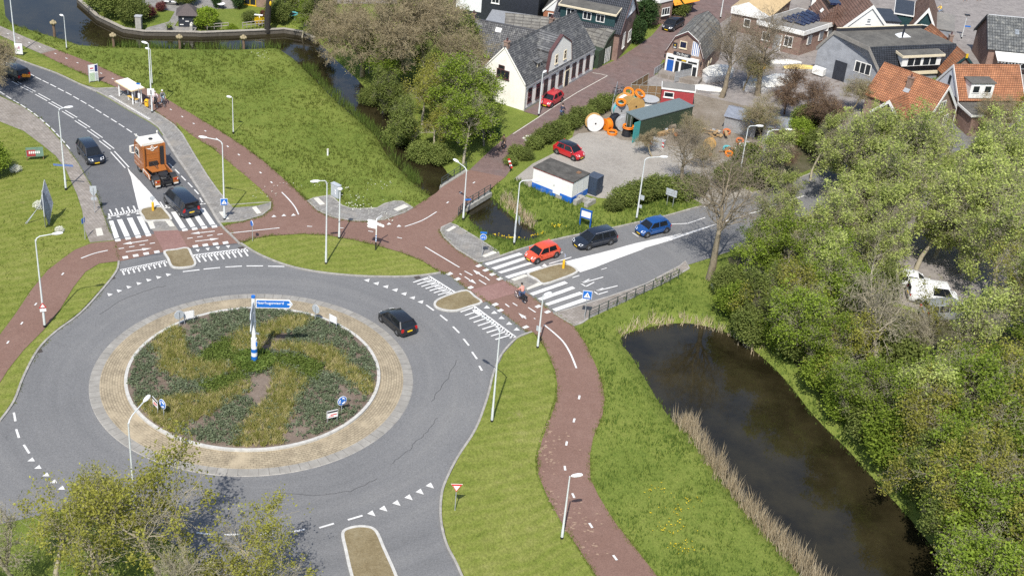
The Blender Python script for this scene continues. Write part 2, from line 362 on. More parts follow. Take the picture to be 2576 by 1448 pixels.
def sheet(name, P, z, mat, label=None, kind='structure'):
    b = MB(); b.face([Vector((p[0], p[1], z)) for p in P]); o = b.build(name, mat)
    if o.data.polygons and o.data.polygons[0].normal.z < 0: o.data.flip_normals()
    return tag(o, label, kind=kind)
for nm, P in (('canal', canal), ('pond', pond)):
    xs = [p.x for p in P]; ys = [p.y for p in P]
    e = 3; q = [(min(xs) - e, min(ys) - e), (max(xs) + e, min(ys) - e), (max(xs) + e, max(ys) + e), (min(xs) - e, max(ys) + e)]
    sheet(nm + '_water', q, WL if nm == 'canal' else WL - .004, M_water)
def ring(r, n=128, c=(0, 0)): return [Vector((c[0] + r * math.cos(2 * math.pi * i / n), c[1] + r * math.sin(2 * math.pi * i / n), 0)) for i in range(n)]

# --- asphalt carriageways (one road sheet per arm, each a few mm apart)
RA = 20.1
left_edge = pts([(-200, 205), (-60, 225), (0, 240), (60, 268), (110, 305), (140, 338), (170, 372), (200, 414), (218, 447), (245, 492), (260, 535), (275, 577), (288, 606), (300, 655), (265, 722), (205, 788), (140, 836), (95, 882), (60, 950), (35, 1012), (-5, 1062)])
right_edge = pts([(603, 615), (580, 592), (550, 562), (513, 500), (475, 442), (440, 392), (410, 344), (395, 322), (375, 308), (325, 280), (275, 250), (243, 233), (200, 214), (140, 186), (75, 163), (0, 135), (-200, 75)])
sheet('road', left_edge + right_edge[:0] + [at(300, 900), at(640, 760), at(603, 615)] + right_edge, .020, M_asphalt2, 'dark asphalt road curving in from the upper left')
up_edge = pts([(1111, 687), (1203, 662), (1258, 646), (1311, 628), (1386, 607), (1449, 593), (1536, 576), (1599, 562), (1674, 545), (1735, 528), (1773, 518), (1898, 486), (1950, 472), (2080, 420), (2250, 330), (2420, 250)])
low_edge = pts([(2640, 300), (2300, 420), (2120, 510), (1980, 575), (1880, 618), (1790, 648), (1700, 676), (1624, 713), (1536, 743), (1463, 766), (1394, 788), (1330, 838), (1300, 850)])
sheet('road', up_edge + low_edge + [at(1240, 935), at(1000, 900), at(950, 720)], .024, M_asphalt, 'asphalt road running off under the trees')
rb = pts([(603, 615), (650, 641), (720, 669), (800, 686), (900, 696), (1000, 698), (1111, 687), (1200, 740), (1323, 834), (1300, 850), (1262, 890), (1240, 940), (1225, 1000), (1195, 1080), (1150, 1150), (1120, 1210), (1109, 1250), (1108, 1310), (1122, 1370), (1150, 1425), (1180, 1480), (1240, 1640),
    (700, 1640), (560, 1500), (480, 1390), (330, 1310), (200, 1275), (128, 1290), (-10, 1320), (-300, 1400), (-300, 1150), (-5, 1062), (35, 1012), (60, 950), (95, 882), (140, 836), (205, 788), (265, 722), (300, 655), (420, 640)])
sheet('roundabout_road', rb, .028, M_asphalt, 'asphalt carriageway of the roundabout')

# --- red cycle paths
red = .034
pathA_up = pts([(143, 126), (233, 160), (315, 198), (400, 238), (475, 283), (550, 328), (612, 368), (662, 405), (717, 453), (752, 485), (774, 505), (799, 531), (837, 548), (887, 557), (937, 558), (987, 546), (1037, 524), (1097, 486), (1112, 471), (1181, 428)])
pathA_low = pts([(1271, 446), (1233, 476), (1173, 521), (1156, 541), (1133, 562), (1108, 581), (1116, 598), (1148, 628), (1203, 662), (1266, 705), (1331, 741), (1394, 788), (1443, 820), (1474, 866), (1499, 920), (1514, 960), (1521, 1006), (1515, 1045), (1492, 1101), (1484, 1144), (1485, 1203), (1505, 1246), (1548, 1315), (1597, 1377), (1653, 1448), (1750, 1570),
    (1570, 1540), (1498, 1446), (1459, 1384), (1420, 1328), (1377, 1249), (1354, 1193), (1351, 1154), (1364, 1105), (1385, 1050), (1400, 1006), (1402, 965), (1396, 930), (1373, 876), (1349, 843), (1323, 833), (1236, 765), (1178, 730), (1126, 689), (1111, 687),
    (1062, 656), (1012, 636), (950, 618), (887, 603), (824, 592), (762, 588), (687, 593), (637, 600), (604, 612), (559, 569), (612, 558), (662, 543), (682, 526), (683, 508), (662, 486), (619, 448), (567, 403), (537, 373), (513, 360), (438, 313), (400, 288), (375, 275), (293, 220), (225, 193), (175, 171), (103, 136)])
sheet('cycle_path', pathA_up + pathA_low, red, M_red, 'red asphalt cycle path')
sheet('cycle_path', pts([(103, 136), (143, 126), (70, 97), (0, 66), (-200, 0), (-200, 40), (0, 90), (50, 113)]), .038, M_tileL, 'grey paved cycle path')
sheet('cycle_path', pts([(288, 606), (230, 612), (188, 629), (160, 649), (120, 680), (80, 728), (40, 788), (0, 842), (-200, 1120), (-200, 1290), (0, 962), (20, 930), (60, 880), (110, 830), (150, 780), (185, 722), (215, 684), (250, 663), (300, 657)]), red, M_red, 'red asphalt cycle path')
# red crossings laid over the carriageways
sheet('cycle_crossing', pts([(288, 606), (380, 590), (558, 569.5), (603, 612), (473, 624), (412, 634), (301, 658)]), .042, M_red, 'red cycle crossing')
# --- paved islands and footways
def paved(name, P, mat, z0=0, h=.1, kerbs=True, edge=M_kerb, wd=.16, lab=None):
    b = MB(); b.prism(P, z0, h); o = b.build(name, mat); tag(o, lab, kind='structure')
    if kerbs:
        k = MB().kerb(P, wd, 0, h + .014, True).build('kerb', edge); tag(k, kind='structure')
    return o
paved('footway', pts([(-200, 255), (0, 306), (60, 330), (100, 360), (140, 392), (165, 425), (194, 490), (207, 530), (214, 580), (226, 610), (287, 604), (273, 577), (258, 535), (243, 492), (216, 447), (198, 414), (168, 372), (138, 340), (108, 307), (58, 270), (0, 243), (-200, 208)]), M_tileL, h=.05, kerbs=False)
paved('footway', pts([(204, 214), (247, 232), (279, 249), (327, 278), (378, 306), (399, 321), (414, 343), (443, 391), (478, 441), (516, 499), (552, 560), (612, 556), (660, 541), (679, 526), (681, 510), (644, 512), (578, 517), (545, 477), (520, 442), (488, 390), (458, 339), (437, 315), (400, 290), (375, 277), (330, 246), (293, 222), (240, 224)]), M_tile, h=.09, lab='grey tiled bus platform and footway')
paved('footway', fr(800, 500, 2.6813) and pts(FA([(950, 682), (1010, 655), (1170, 630), (1215, 660), (1290, 730), (1370, 757), (1450, 766), (1650, 756), (1720, 715), (1830, 686), (1900, 690), (2005, 752), (1920, 800), (1800, 840), (1720, 870), (1600, 884), (1400, 880), (1200, 846), (1050, 778)])), M_tile, h=.09)
paved('footway', pts(F2([(142, 985), (150, 950), (240, 908), (300, 932), (510, 1060), (715, 1190), (738, 1243), (525, 1303), (305, 1168), (175, 1048)])), M_tile, h=.09)
paved('footway', pts(F3([(1275, 872), (1400, 838), (1560, 790), (1850, 700), (2200, 580), (2540, 400), (2600, 350), (2640, 420), (2400, 560), (2000, 745), (1640, 912), (1560, 968), (1482, 996), (1400, 945)])), M_tileL, h=.07)
# splitter islands
def island(outline, zone_mat, name='traffic_island'):
    P = smooth(outline, 3); b = MB(); b.prism(P, 0, .13); tag(b.build(name, zone_mat), kind='structure')
    tag(MB().kerb(P, .22, 0, .15, True).build('kerb', M_kerbw), kind='structure')
island(pts(F6([(1410, 935), (1430, 902), (1500, 886), (1560, 884), (1622, 886), (1655, 915), (1722, 1005), (1640, 1015), (1475, 1022), (1440, 980)])), M_sand)
island(pts(F6([(1655, 1330), (1770, 1312), (1885, 1296), (1925, 1360), (1960, 1430), (1955, 1470), (1880, 1490), (1770, 1492), (1720, 1470), (1690, 1400)])), M_sand)
sheet('island_paving', pts(F6([(1475, 1022), (1722, 1005), (1792, 1110), (1540, 1122)])), .050, M_tile)
sheet('island_paving', pts(F6([(1540, 1122), (1792, 1110), (1890, 1292), (1650, 1330)])), .050, M_red2)
island(pts(F3([(1015, 482), (1150, 432), (1290, 392), (1390, 384), (1470, 412), (1510, 448), (1490, 475), (1380, 520), (1182, 582), (1100, 535)])), M_sand)
island(pts(F3([(80, 790), (110, 745), (240, 690), (400, 650), (480, 710), (550, 768), (430, 810), (300, 850), (190, 848), (105, 822)])), M_sand)
sheet('island_paving', pts(F3([(800, 548), (1010, 482), (1180, 580), (985, 645), (920, 620)])), .050, M_tile)
sheet('cycle_crossing', pts(F3([(442, 635), (800, 548), (985, 645), (560, 765)])), .046, M_red2)
island(pts([(862, 1345), (875, 1332), (905, 1326), (935, 1330), (950, 1345), (965, 1380), (1000, 1460), (1030, 1560), (920, 1560), (885, 1450), (870, 1385)]), M_sand)

# --- grass verges with kerbs
def verge(P, kerb_part=None, z=.1, sm=0):
    P = smooth(P, sm) if sm else P
    b = MB(); b.prism(P, 0, z); tag(b.build('verge', M_verge), kind='structure')
    if kerb_part: tag(MB().kerb(smooth(kerb_part, 4, False), .18, 0, .13).build('kerb', M_kerb), kind='structure')
verge(pts([(612, 615), (637, 604), (687, 596), (762, 592), (824, 596), (887, 607), (950, 622), (1012, 640), (1062, 660), (1104, 687), (1050, 693), (1000, 695), (900, 693), (800, 683), (720, 666), (650, 638)]),
      pts([(606, 613), (650, 640), (720, 668), (800, 685), (900, 695), (1000, 697), (1060, 694), (1108, 687)]))
verge(pts([(300, 661), (255, 667), (217, 688), (187, 726), (153, 783), (113, 834), (63, 884), (22, 934), (0, 968), (-150, 1210), (-150, 1290), (0, 1056), (33, 1008), (57, 948), (92, 880), (138, 833), (202, 785), (262, 720), (296, 678)]),
      pts([(299, 658), (294, 682), (264, 722), (204, 788), (140, 836), (95, 882), (59, 950), (35, 1011), (0, 1060)]))
verge(pts([(1340, 837), (1366, 874), (1390, 930), (1397, 965), (1394, 1006), (1379, 1050), (1358, 1105), (1345, 1154), (1348, 1193), (1371, 1249), (1413, 1328), (1452, 1384), (1490, 1446), (1560, 1540), (1235, 1540), (1185, 1480), (1155, 1425), (1127, 1370), (1113, 1310), (1113, 1250), (1124, 1212), (1154, 1152), (1199, 1082), (1229, 1002), (1244, 942), (1266, 892), (1302, 853)]),
      pts([(1338, 836), (1301, 851), (1263, 891), (1241, 941), (1226, 1001), (1196, 1081), (1151, 1151), (1121, 1211), (1110, 1250), (1109, 1310), (1123, 1370), (1151, 1425), (1200, 1540)]))
verge(pts(F6([(1770, 30), (1840, 150), (1960, 350), (2090, 560), (2190, 700), (2320, 858)]) + FA([(200, 755), (440, 735), (575, 700), (560, 660), (480, 570), (330, 440), (120, 268), (0, 168)]) ) + pts([(511, 362), (478, 339)]))
verge(pts([(0, 100), (50, 120), (103, 145), (175, 178), (225, 200), (290, 222), (240, 222), (200, 208), (140, 182), (75, 160), (0, 131), (-200, 72), (-200, 50)]), pts([(-100, 105), (0, 134), (75, 162), (140, 185), (200, 213), (243, 232)]))
tag(MB().kerb(smooth(up_edge[2:], 3, False), .18, 0, .14).build('kerb', M_kerb), kind='structure')
tag(MB().kerb(smooth(pts([(603, 615), (580, 592), (552, 563), (514, 500), (476, 442), (441, 392), (411, 344)]), 3, False), .2, 0, .15).build('kerb', M_kerb), kind='structure')
# mown grass strips left and right
sheet('mown_strip', pts([(-300, 300), (0, 310), (60, 334), (100, 364), (138, 394), (163, 427), (192, 491), (205, 530), (212, 580), (224, 612), (188, 627), (158, 647), (118, 678), (78, 726), (38, 786), (0, 838), (-200, 1110)]), .012, M_verge)
# village street, square, gravel yard
sheet('street', pts([(1181, 428), (1240, 372), (1290, 335), (1358, 293), (1317, 281), (1487, 178), (1553, 150), (1610, 112), (1640, 90), (1700, 20), (1760, -60), (1900, -60), (1840, 40), (1780, 80), (1720, 120), (1700, 160), (1668, 150), (1647, 190), (1585, 225), (1541, 242), (1461, 277), (1403, 302), (1341, 347), (1271, 446)]), .030, M_clink)
sheet('village_yard', pts([(1585, 226), (1647, 190), (1700, 160), (1780, 80), (1900, -60), (2576, -90), (2800, 250), (2300, 330), (2000, 330), (1850, 300), (1700, 280), (1600, 250)]), .010, M_square)
sheet('gravel_yard', pts([(1293, 450), (1340, 412), (1396, 384), (1430, 352), (1456, 336), (1520, 330), (1560, 352), (1640, 360), (1720, 372), (1850, 410), (1822, 451), (1898, 486), (1773, 518), (1700, 470), (1674, 456), (1624, 484), (1561, 501), (1504, 498), (1440, 480), (1380, 480), (1330, 470)]), .016, M_gravel)
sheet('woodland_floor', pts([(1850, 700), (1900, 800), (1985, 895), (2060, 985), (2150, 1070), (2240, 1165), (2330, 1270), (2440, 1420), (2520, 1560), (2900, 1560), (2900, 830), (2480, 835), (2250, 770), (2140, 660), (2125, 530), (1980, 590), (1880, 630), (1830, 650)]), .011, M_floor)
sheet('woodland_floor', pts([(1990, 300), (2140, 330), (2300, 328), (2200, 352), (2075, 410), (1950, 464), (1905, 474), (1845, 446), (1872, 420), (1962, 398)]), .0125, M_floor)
sheet('yard_dirt', pts([(1440, 345), (1461, 282), (1541, 246), (1600, 232), (1700, 225), (1850, 260), (1990, 300), (1960, 400), (1850, 425), (1720, 380), (1640, 372), (1553, 356), (1500, 340)]), .013, M_soil2)
sheet('car_park', pts([(2130, 560), (2330, 480), (2700, 560), (2700, 800), (2480, 830), (2250, 760), (2150, 660)]), .016, M_square)

# --- the planted centre of the roundabout
b = MB(); r0, r1 = 12.92 - .78, 12.92
def annulus(ra, za, rb_, zb, n=160):
    b = MB(); A = [b.bm.verts.new((ra * math.cos(2 * math.pi * i / n), ra * math.sin(2 * math.pi * i / n), za)) for i in range(n)]
    B = [b.bm.verts.new((rb_ * math.cos(2 * math.pi * i / n), rb_ * math.sin(2 * math.pi * i / n), zb)) for i in range(n)]
    for i in range(n): b.bm.faces.new([A[i], A[(i + 1) % n], B[(i + 1) % n], B[i]])
    return b
tag(annulus(12.92, .03, 12.88, .075).build('kerb', M_kerb), kind='structure')
tag(annulus(12.88, .076, 12.1, .10).build('block_band', M_band), kind='structure')
tag(annulus(12.1, .101, 10.2, .2).build('overrun_apron', M_apron), kind='structure')
k = MB(); P = ring(10.08, 128); k.kerb(P, .26, .1, .37, True); tag(k.build('kerb', M_kerbw), kind='structure')
P = ring(9.97, 128); b = MB()
c0 = b.bm.verts.new((0, 0, .75)); ra_ = [[b.bm.verts.new((r_ * math.cos(2 * math.pi * i / 64), r_ * math.sin(2 * math.pi * i / 64), z_)) for i in range(64)] for r_, z_ in ((3, .72), (6, .58), (8.5, .42), (9.97, .33))]
for i in range(64):
    b.bm.faces.new([c0, ra_[0][i], ra_[0][(i + 1) % 64]])
    for q in range(3): b.bm.faces.new([ra_[q][i], ra_[q + 1][i], ra_[q + 1][(i + 1) % 64], ra_[q][(i + 1) % 64]])
tag(b.build('planting_soil', M_soil, smooth=True), kind='structure')
def isl_z(r): return np.interp(r, [0, 3, 6, 8.5, 9.97], [.75, .72, .58, .42, .33])

# ================================================================ road markings
Z = .058
def mark(name, polys, lab, z=Z, mat=M_white):
    b = MB()
    for P in polys: b.face([Vector((p[0], p[1], z)) for p in P])
    o = b.build(name, mat, flip=False)
    for f in o.data.polygons:
        if f.normal.z < 0: f.flip()
    return tag(o, lab, kind='structure')
def stroke(a, b_, wd):
    a, b_ = Vector(a), Vector(b_); d = (b_ - a); d.z = 0; d.normalize(); n = Vector((-d.y, d.x, 0)) * wd / 2
    return [a - n, b_ - n, b_ + n, a + n]
def line(P, wd): return [stroke(a, b_, wd) for a, b_ in zip(P, P[1:])]
def dashes(C, ln, wd):
    C = [Vector(c) for c in C]; out = []
    for i, c in enumerate(C):
        d = (C[min(i + 1, len(C) - 1)] - C[max(i - 1, 0)]).normalized() * ln / 2; out.append(stroke(c - d, c + d, wd))
    return out
def arrow(tail, head, wd=.13):
    a, b_ = Vector(tail), Vector(head); d = (b_ - a).normalized(); n = Vector((-d.y, d.x, 0)); m_ = b_ - d * .85
    return [stroke(a, m_, wd), [m_ - n * .24, b_, m_ + n * .24]]
# lane lines, upper left road
P1 = [((34, 205), (51, 214)), ((56, 218), (86, 233)), ((92.6, 237.7), (122.6, 254)), ((126, 258), (155, 274)), ((160, 280), (190, 298)), ((192.6, 304), (222.6, 323)), ((224, 328), (254, 349)), ((254, 354.5), (283, 376.5)), ((283, 382.5), (320, 423))]
q = []
for a, b_ in P1:
    A, B = at(*a), at(*b_); n = Vector((-(B - A).y, (B - A).x, 0)).normalized() * .2
    q += [stroke(A + n, B + n, .13), stroke(A - n, B - n, .13)]
q += dashes(pts(F1([(-60, 590), (20, 615), (90, 650), (250, 722), (315, 755), (385, 793), (460, 830), (535, 867), (612, 908), (690, 947), (765, 990), (840, 1032), (917, 1078), (992, 1123), (1067, 1170), (1145, 1218), (1222, 1267), (1300, 1318), (1378, 1370), (1450, 1418), (1520, 1468)])), 1.15, .14)
q += dashes(pts(F6([(1718, 460), (1782, 523), (1845, 590), (1912, 658), (1977, 728)])), 1.15, .14)
q += dashes(pts(F1([(-60, 895), (20, 940), (90, 985), (162, 1028), (233, 1072), (300, 1117), (362, 1162), (422, 1212), (480, 1262), (535, 1313), (585, 1367), (635, 1422)]) + F6([(685, 275)])), 1.1, .14)
q += dashes(pts(F6([(2200, 1500), (2350, 1475)]))[:0] + pts([(481, 682), (533, 676), (588, 671.5), (641, 670), (695, 671)]), 1.5, .17)
q += [stroke(*pts(F3([a, b_])), .17) for a, b_ in (((-5, 790), (72, 846)), ((135, 892), (208, 950)), ((264, 1007), (328, 1072)), ((370, 1130), (424, 1198)), ((455, 1262), (506, 1333)), ((528, 1402), (556, 1450)))]
q += [stroke(*pts([a, b_]), .17) for a, b_ in (((35, 1038), (39, 1060)), ((41, 1080), (48, 1102)), ((60, 1119), (74, 1141)), ((875, 1308), (912, 1297)), ((803, 1328), (840, 1317)), ((726, 1339), (767, 1332)), ((648, 1343), (688, 1342)), ((564, 1345), (604, 1345)), ((494, 1340), (533, 1345)))]
q += line(pts(F3([(1230, 377), (1455, 310)])), .14) + line(pts(F4([(290, 1187), (480, 1178), (655, 1118)])), .14) + line(pts(F3([(2068, 65), (2130, 105)])), .12) + line(pts(F4([(780, 1180), (1020, 1105), (1170, 1060), (1420, 970), (1650, 900)])), .17) + line(pts(F4([(640, 1012), (720, 992)])), .1)
q += line(pts(F3([(1465, 517), (1535, 493)])), .13) + line(pts(F3([(1755, 435), (1810, 418)])), .1) + line(pts(F3([(1335, 270), (1368, 260)])), .12)
mark('lane_marking', q, 'white dashed lane lines on asphalt')
# tapers ahead of the islands
mark('taper_marking', [pts(F6([(1280, 480), (1315, 525), (1400, 612), (1500, 722), (1640, 888), (1560, 884), (1500, 886), (1430, 900), (1402, 922), (1388, 880), (1368, 795), (1340, 680), (1316, 572), (1296, 530)]))], 'white painted taper ahead of the island')
mark('taper_marking', [pts(F3([(1392, 355), (1600, 302), (1800, 252), (2100, 170), (2574, 68)]) + F4([(300, 1325), (690, 1204), (780, 1180), (690, 1216), (300, 1352), (0, 1438)]) + F3([(2200, 222), (1900, 332), (1700, 412), (1545, 462), (1508, 440), (1478, 412), (1430, 388)]))], 'white painted taper ahead of the island')
# zebras
mark('zebra_crossing', [pts(F6(s)) for s in ([(1095, 1020), (1138, 1015), (1200, 1186), (1152, 1196)], [(1175, 1006), (1227, 1000), (1307, 1171), (1254, 1181)], [(1275, 990), (1330, 985), (1412, 1155), (1356, 1165)], [(1375, 975), (1426, 970), (1510, 1140), (1460, 1149)])], 'white zebra bars')
mark('zebra_crossing', [pts(F6(s)) for s in ([(1718, 930), (1766, 925), (1870, 1085), (1820, 1096)], [(1815, 918), (1865, 913), (1967, 1074), (1918, 1084)], [(1910, 905), (1957, 900), (2066, 1063), (2018, 1072)], [(2005, 895), (2056, 890), (2167, 1052), (2114, 1061)])], 'white zebra bars')
mark('zebra_crossing', [pts(F3(s)) for s in ([(580, 375), (930, 265), (968, 284), (610, 393)], [(648, 418), (1010, 300), (1042, 318), (690, 438)], [(714, 460), (1060, 352), (1092, 368), (750, 474)], [(783, 505), (1130, 399), (1166, 415), (825, 524)])], 'white zebra bars')
mark('zebra_crossing', [pts(F3(s)) for s in ([(1030, 675), (1385, 551), (1421, 572), (1070, 694)], [(1112, 726), (1465, 602), (1496, 624), (1152, 747)], [(1183, 778), (1538, 657), (1574, 679), (1220, 798)], [(1260, 832), (1608, 709), (1652, 734), (1300, 854)])], 'white zebra bars')
# blocks along the cycle crossings
blk = lambda fr_, C, sx, sy, kx, ky: [pts(fr_([(x - sx + kx, y - sy - ky), (x + sx + kx, y - sy + ky * .2), (x + sx - kx, y + sy + ky), (x - sx - kx, y + sy - ky * .2)])) for x, y in C]
q = [pts(F6([(x - 32, y - 7), (x + 22, y - 16), (x + 32, y + 8), (x - 22, y + 16)])) for x, y in ((1185, 1212), (1288, 1195), (1390, 1178), (1492, 1160), (1858, 1108), (1957, 1098), (2055, 1085), (2155, 1075), (1260, 1385), (1365, 1367), (1470, 1347), (1577, 1330), (1965, 1274), (2065, 1262), (2168, 1250), (2268, 1238))]
q += [pts(F3([(x - 38, y + 2), (x + 8, y - 18), (x + 38, y), (x - 8, y + 18)])) for x, y in ((525, 397), (595, 440), (662, 482), (733, 528), (230, 477), (310, 530), (440, 615), (690, 785), (995, 1012), (1120, 805), (1215, 860), (740, 845))]
for a, b_ in (((1490, 1213), (1230, 1253)), ((1265, 1330), (1525, 1293)), ((2160, 1122), (1915, 1148)), ((1962, 1225), (2205, 1195))): q += arrow(*pts(F6([a, b_])))
for x, y in ((1220, 1295), (1325, 1278), (1430, 1260), (1533, 1243), (1910, 1192), (2010, 1178), (2110, 1165), (2212, 1153)): q.append(stroke(*pts(F6([(x - 27, y + 4), (x + 27, y - 4)])), .13))
for a, b_ in (((380, 450), (460, 493)), ((382, 507), (440, 545)), ((525, 540), (597, 585)), ((585, 507), (632, 545)), ((790, 780), (830, 810)), ((865, 770), (912, 800)), ((1020, 815), (1095, 865)), ((330, 475), (352, 488)), ((1078, 923), (1092, 931))): q.append(stroke(*pts(F3([a, b_])), .13))
for a, b_ in (((575, 508), (462, 437)), ((445, 545), (500, 580)), ((1000, 930), (922, 872))): q += arrow(*pts(F3([a, b_])))
mark('crossing_marking', q, 'white blocks and arrows on red crossing', .062)
# block ladders
q = line(pts(F6([(1088, 977), (1400, 925)])), .22) + line(pts(F6([(1640, 891), (1712, 885)])), .2) + line(pts(F6([(1938, 862), (2068, 846)])), .2)
for a, b_ in (((1103, 905), (1135, 968)), ((1165, 895), (1195, 960)), ((1225, 885), (1255, 950)), ((1283, 877), (1313, 942)), ((1341, 868), (1371, 930)), ((1092, 945), (1105, 972)), ((1155, 935), (1165, 963)), ((1213, 927), (1224, 953)), ((1271, 917), (1283, 946)), ((1329, 908), (1340, 935)), ((1383, 908), (1393, 926)), ((1610, 828), (1650, 890)), ((1665, 862), (1685, 887)), ((1955, 795), (1985, 852)), ((2010, 788), (2045, 848)), ((2030, 835), (2050, 845)), ((1945, 835), (1955, 858))): q.append(stroke(*pts(F6([a, b_])), .15))
q += line(pts(F6([(1938, 1368), (2482, 1298)])), .3) + line(pts([(303, 681), (418, 657)]), .25)
for i in range(9):
    x, y = 1965 + i * 60, 1365 - i * 7.7; q.append(stroke(*pts(F6([(x, y), (x + 48, y + 70)])), .17))
    if i < 9: q.append(stroke(*pts(F6([(x + 30, y - 4), (x + 48, y + 26)])), .14))
for i in range(9):
    x, y = 307 + i * 13, 680 - i * 2.7; q.append(stroke(*pts([(x, y), (x + 6, y + 13)]), .15)); q.append(stroke(*pts([(x + 6, y - 1), (x + 9, y + 4)]), .13))
q += line(pts(F3([(468, 803), (888, 1117)])), .34) + line(pts(F3([(20, 503), (298, 677)])), .3)
for i in range(9):
    t_ = i / 8; x, y = 470 + 375 * t_ + 5, 815 + 275 * t_; q.append(stroke(*pts(F3([(340 + 350 * t_, 862 + 276 * t_), (x, y)])), .17)); q.append(stroke(*pts(F3([(x - 40 + 24, y + 32), (x + 30, y + 14)])), .15))
for i in range(8):
    t_ = i / 7; x, y = 28 + 262 * t_, 510 + 162 * t_; q.append(stroke(*pts(F3([(x - 165 + 30 * t_, y + 55 - 15 * t_), (x, y)])), .16)); q.append(stroke(*pts(F3([(x - 60, y + 32), (x + 14, y + 12)])), .14))
for b0, tips in (((1550, 575), ((1775, 510), (1635, 532))), ((1600, 606), ((1685, 562),)), ((1690, 655), ((1920, 598), (1775, 622))), ((1722, 686), ((1822, 655),))):
    for tp in tips: q.append(stroke(*pts(F3([b0, tp])), .14))
q += [stroke(*pts(F3([(1550, 575), (1600, 606)])), .14), stroke(*pts(F3([(1685, 655), (1722, 686)])), .14)]
mark('block_ladder_marking', q, 'white toothed warning lines on asphalt', .066)
# give-way teeth
tri = lambda c, o_: [at(c[0] + x, c[1] + y) for x, y in o_]
q = [tri(c, [(-6.3, -3.4), (8.6, -.9), (-2.3, 4.4)]) for c in ((276, 742), (299.6, 732.6), (324, 723), (349, 714), (373.6, 705.5), (398.6, 698.6), (423, 692))]
q += [tri(c, [(-9.3, -.5), (6.2, -4), (3.3, 4.6)]) for c in ((924, 706), (947.5, 714), (971.4, 722), (994.7, 730.5), (1017, 740), (1038.5, 750), (1059, 760.4))]
q += [tri(c, [(-11.5, .7), (1.6, -8), (9.8, 7)]) for c in ((1082, 1222), (1056.5, 1237.5), (1028.5, 1251.6), (998, 1266), (965, 1280), (935, 1292))]
q += [tri(c, [(-10, 4), (3, -6), (9, 4)]) for c in ((79, 1157), (96, 1175.6), (116, 1194.6), (135.5, 1211.7), (155, 1228))]
q += [pts(F6([(x - 24, y - 13), (x + 22, y - 15), (x + 6, y + 14)])) for x, y in ((1988, 1318), (2088, 1305), (2190, 1292), (2292, 1280))]
q += [pts(F6([(x - 20, y + 9), (x, y - 10), (x + 24, y + 6)])) for x, y in ((1100, 990), (1187, 976), (1290, 960), (1385, 945))]
q += [pts(F3([(x - 33, y + 10), (x - 2, y - 20), (x + 34, y + 10)])) for x, y in ((605, 815), (680, 869), (752, 922), (830, 979), (905, 1037), (1185, 395))]
q += [pts(FA([(x - 24, y + 10), (x, y - 14), (x + 26, y + 6)])) for x, y in ((608, 838), (708, 829), (805, 825), (1765, 914), (1866, 936))]
mark('give_way_marking', q, 'white give way teeth', .062)
# cycle path lines
q = dashes(pts(F1([(-60, 285), (82, 347), (187, 390), (292, 435), (402, 480), (557, 545), (668, 592), (780, 638), (900, 690), (1017, 742), (1133, 797), (1250, 855), (1370, 915), (1487, 978), (1605, 1042), (1718, 1107), (1832, 1178), (1948, 1248), (2065, 1322), (2180, 1400)])), .34, .14)
q += dashes(pts(FA([(145, 137), (257, 220), (367, 308), (475, 400), (585, 497)])), .36, .16) + dashes(pts(FA([(968, 940), (1283, 955), (1583, 990), (1872, 1055)])), .5, .12) + dashes(pts(FA([(2355, 700), (2487, 600), (2620, 500)])), .4, .15)
q += dashes(pts([(1457, 1000), (1444, 1058), (1425, 1116), (1421, 1178), (1442, 1247), (1486, 1322), (1547, 1403)]), .55, .17) + dashes(pts([(20, 862), (55, 814), (90, 766), (158, 690)]), .4, .14)
q += line(smooth(pts(FA([(688, 597), (760, 670), (820, 745), (858, 822)])), 4, False), .13) + line(pts(FA([(2130, 1147), (2475, 1352)])), .13) + line(pts(FA([(153, 1010), (665, 955)])), .12) + line(smooth(pts(FA([(1925, 942), (2100, 880), (2245, 793)])), 4, False), .12)
q += line(smooth(pts(F3([(1180, 990), (1290, 1080), (1380, 1170), (1450, 1290), (1505, 1425)])), 4, False), .16) + line(smooth(pts(F6([(815, 1395), (950, 1345), (1085, 1315)])), 3, False), .13)
mark('cycle_path_marking', q, 'white lines on red path', .064)
q = dashes(pts([(278 + i * (375 - 278) / 23, 243 + i * (301 - 243) / 23) for i in range(24)]), .19, .36)
mark('platform_edge_marking', q, 'white blocks along the bus platform edge', .108)
q = [pts(FA(s), .1) for s in ([(1005, 652), (1052, 642), (1125, 710), (1072, 721)], [(1808, 762), (1920, 711), (1970, 735), (1852, 782)], [(55, 790), (102, 785), (162, 860), (118, 870)], [(387, 745), (430, 733), (484, 800), (440, 811)])]
q += [pts(F2(s), .1) for s in ([(190, 975), (270, 928), (302, 942), (222, 987)], [(555, 1228), (678, 1178), (708, 1200), (588, 1246)])]
mark('tactile_paving', q, 'white tactile tiles at the crossings', .104, M_cream)
mark('tactile_paving', [pts(F6(s)) for s in ([(960, 1095), (1020, 1088), (1042, 1160), (975, 1172)],)], 'white tactile tiles at the crossing', .056, M_cream)
mark('tactile_paving', [pts(F6(s)) for s in ([(1478, 1025), (1535, 1020), (1562, 1090), (1515, 1102)], [(1655, 1010), (1712, 1006), (1758, 1072), (1708, 1078)])] + [pts(F3(s)) for s in ([(845, 530), (985, 480), (1022, 498), (882, 549)], [(1000, 622), (1130, 560), (1170, 582), (1012, 641)])], 'white tactile tiles on the islands', .056, M_cream)
mark('street_marking', line(smooth(pts(FH([(600, 1350), (860, 1180), (1000, 1085), (1250, 930), (1550, 765), (1490, 750), (1400, 735)])), 1, False), .1), 'pale parking line in the brick street', .036, M_cream)
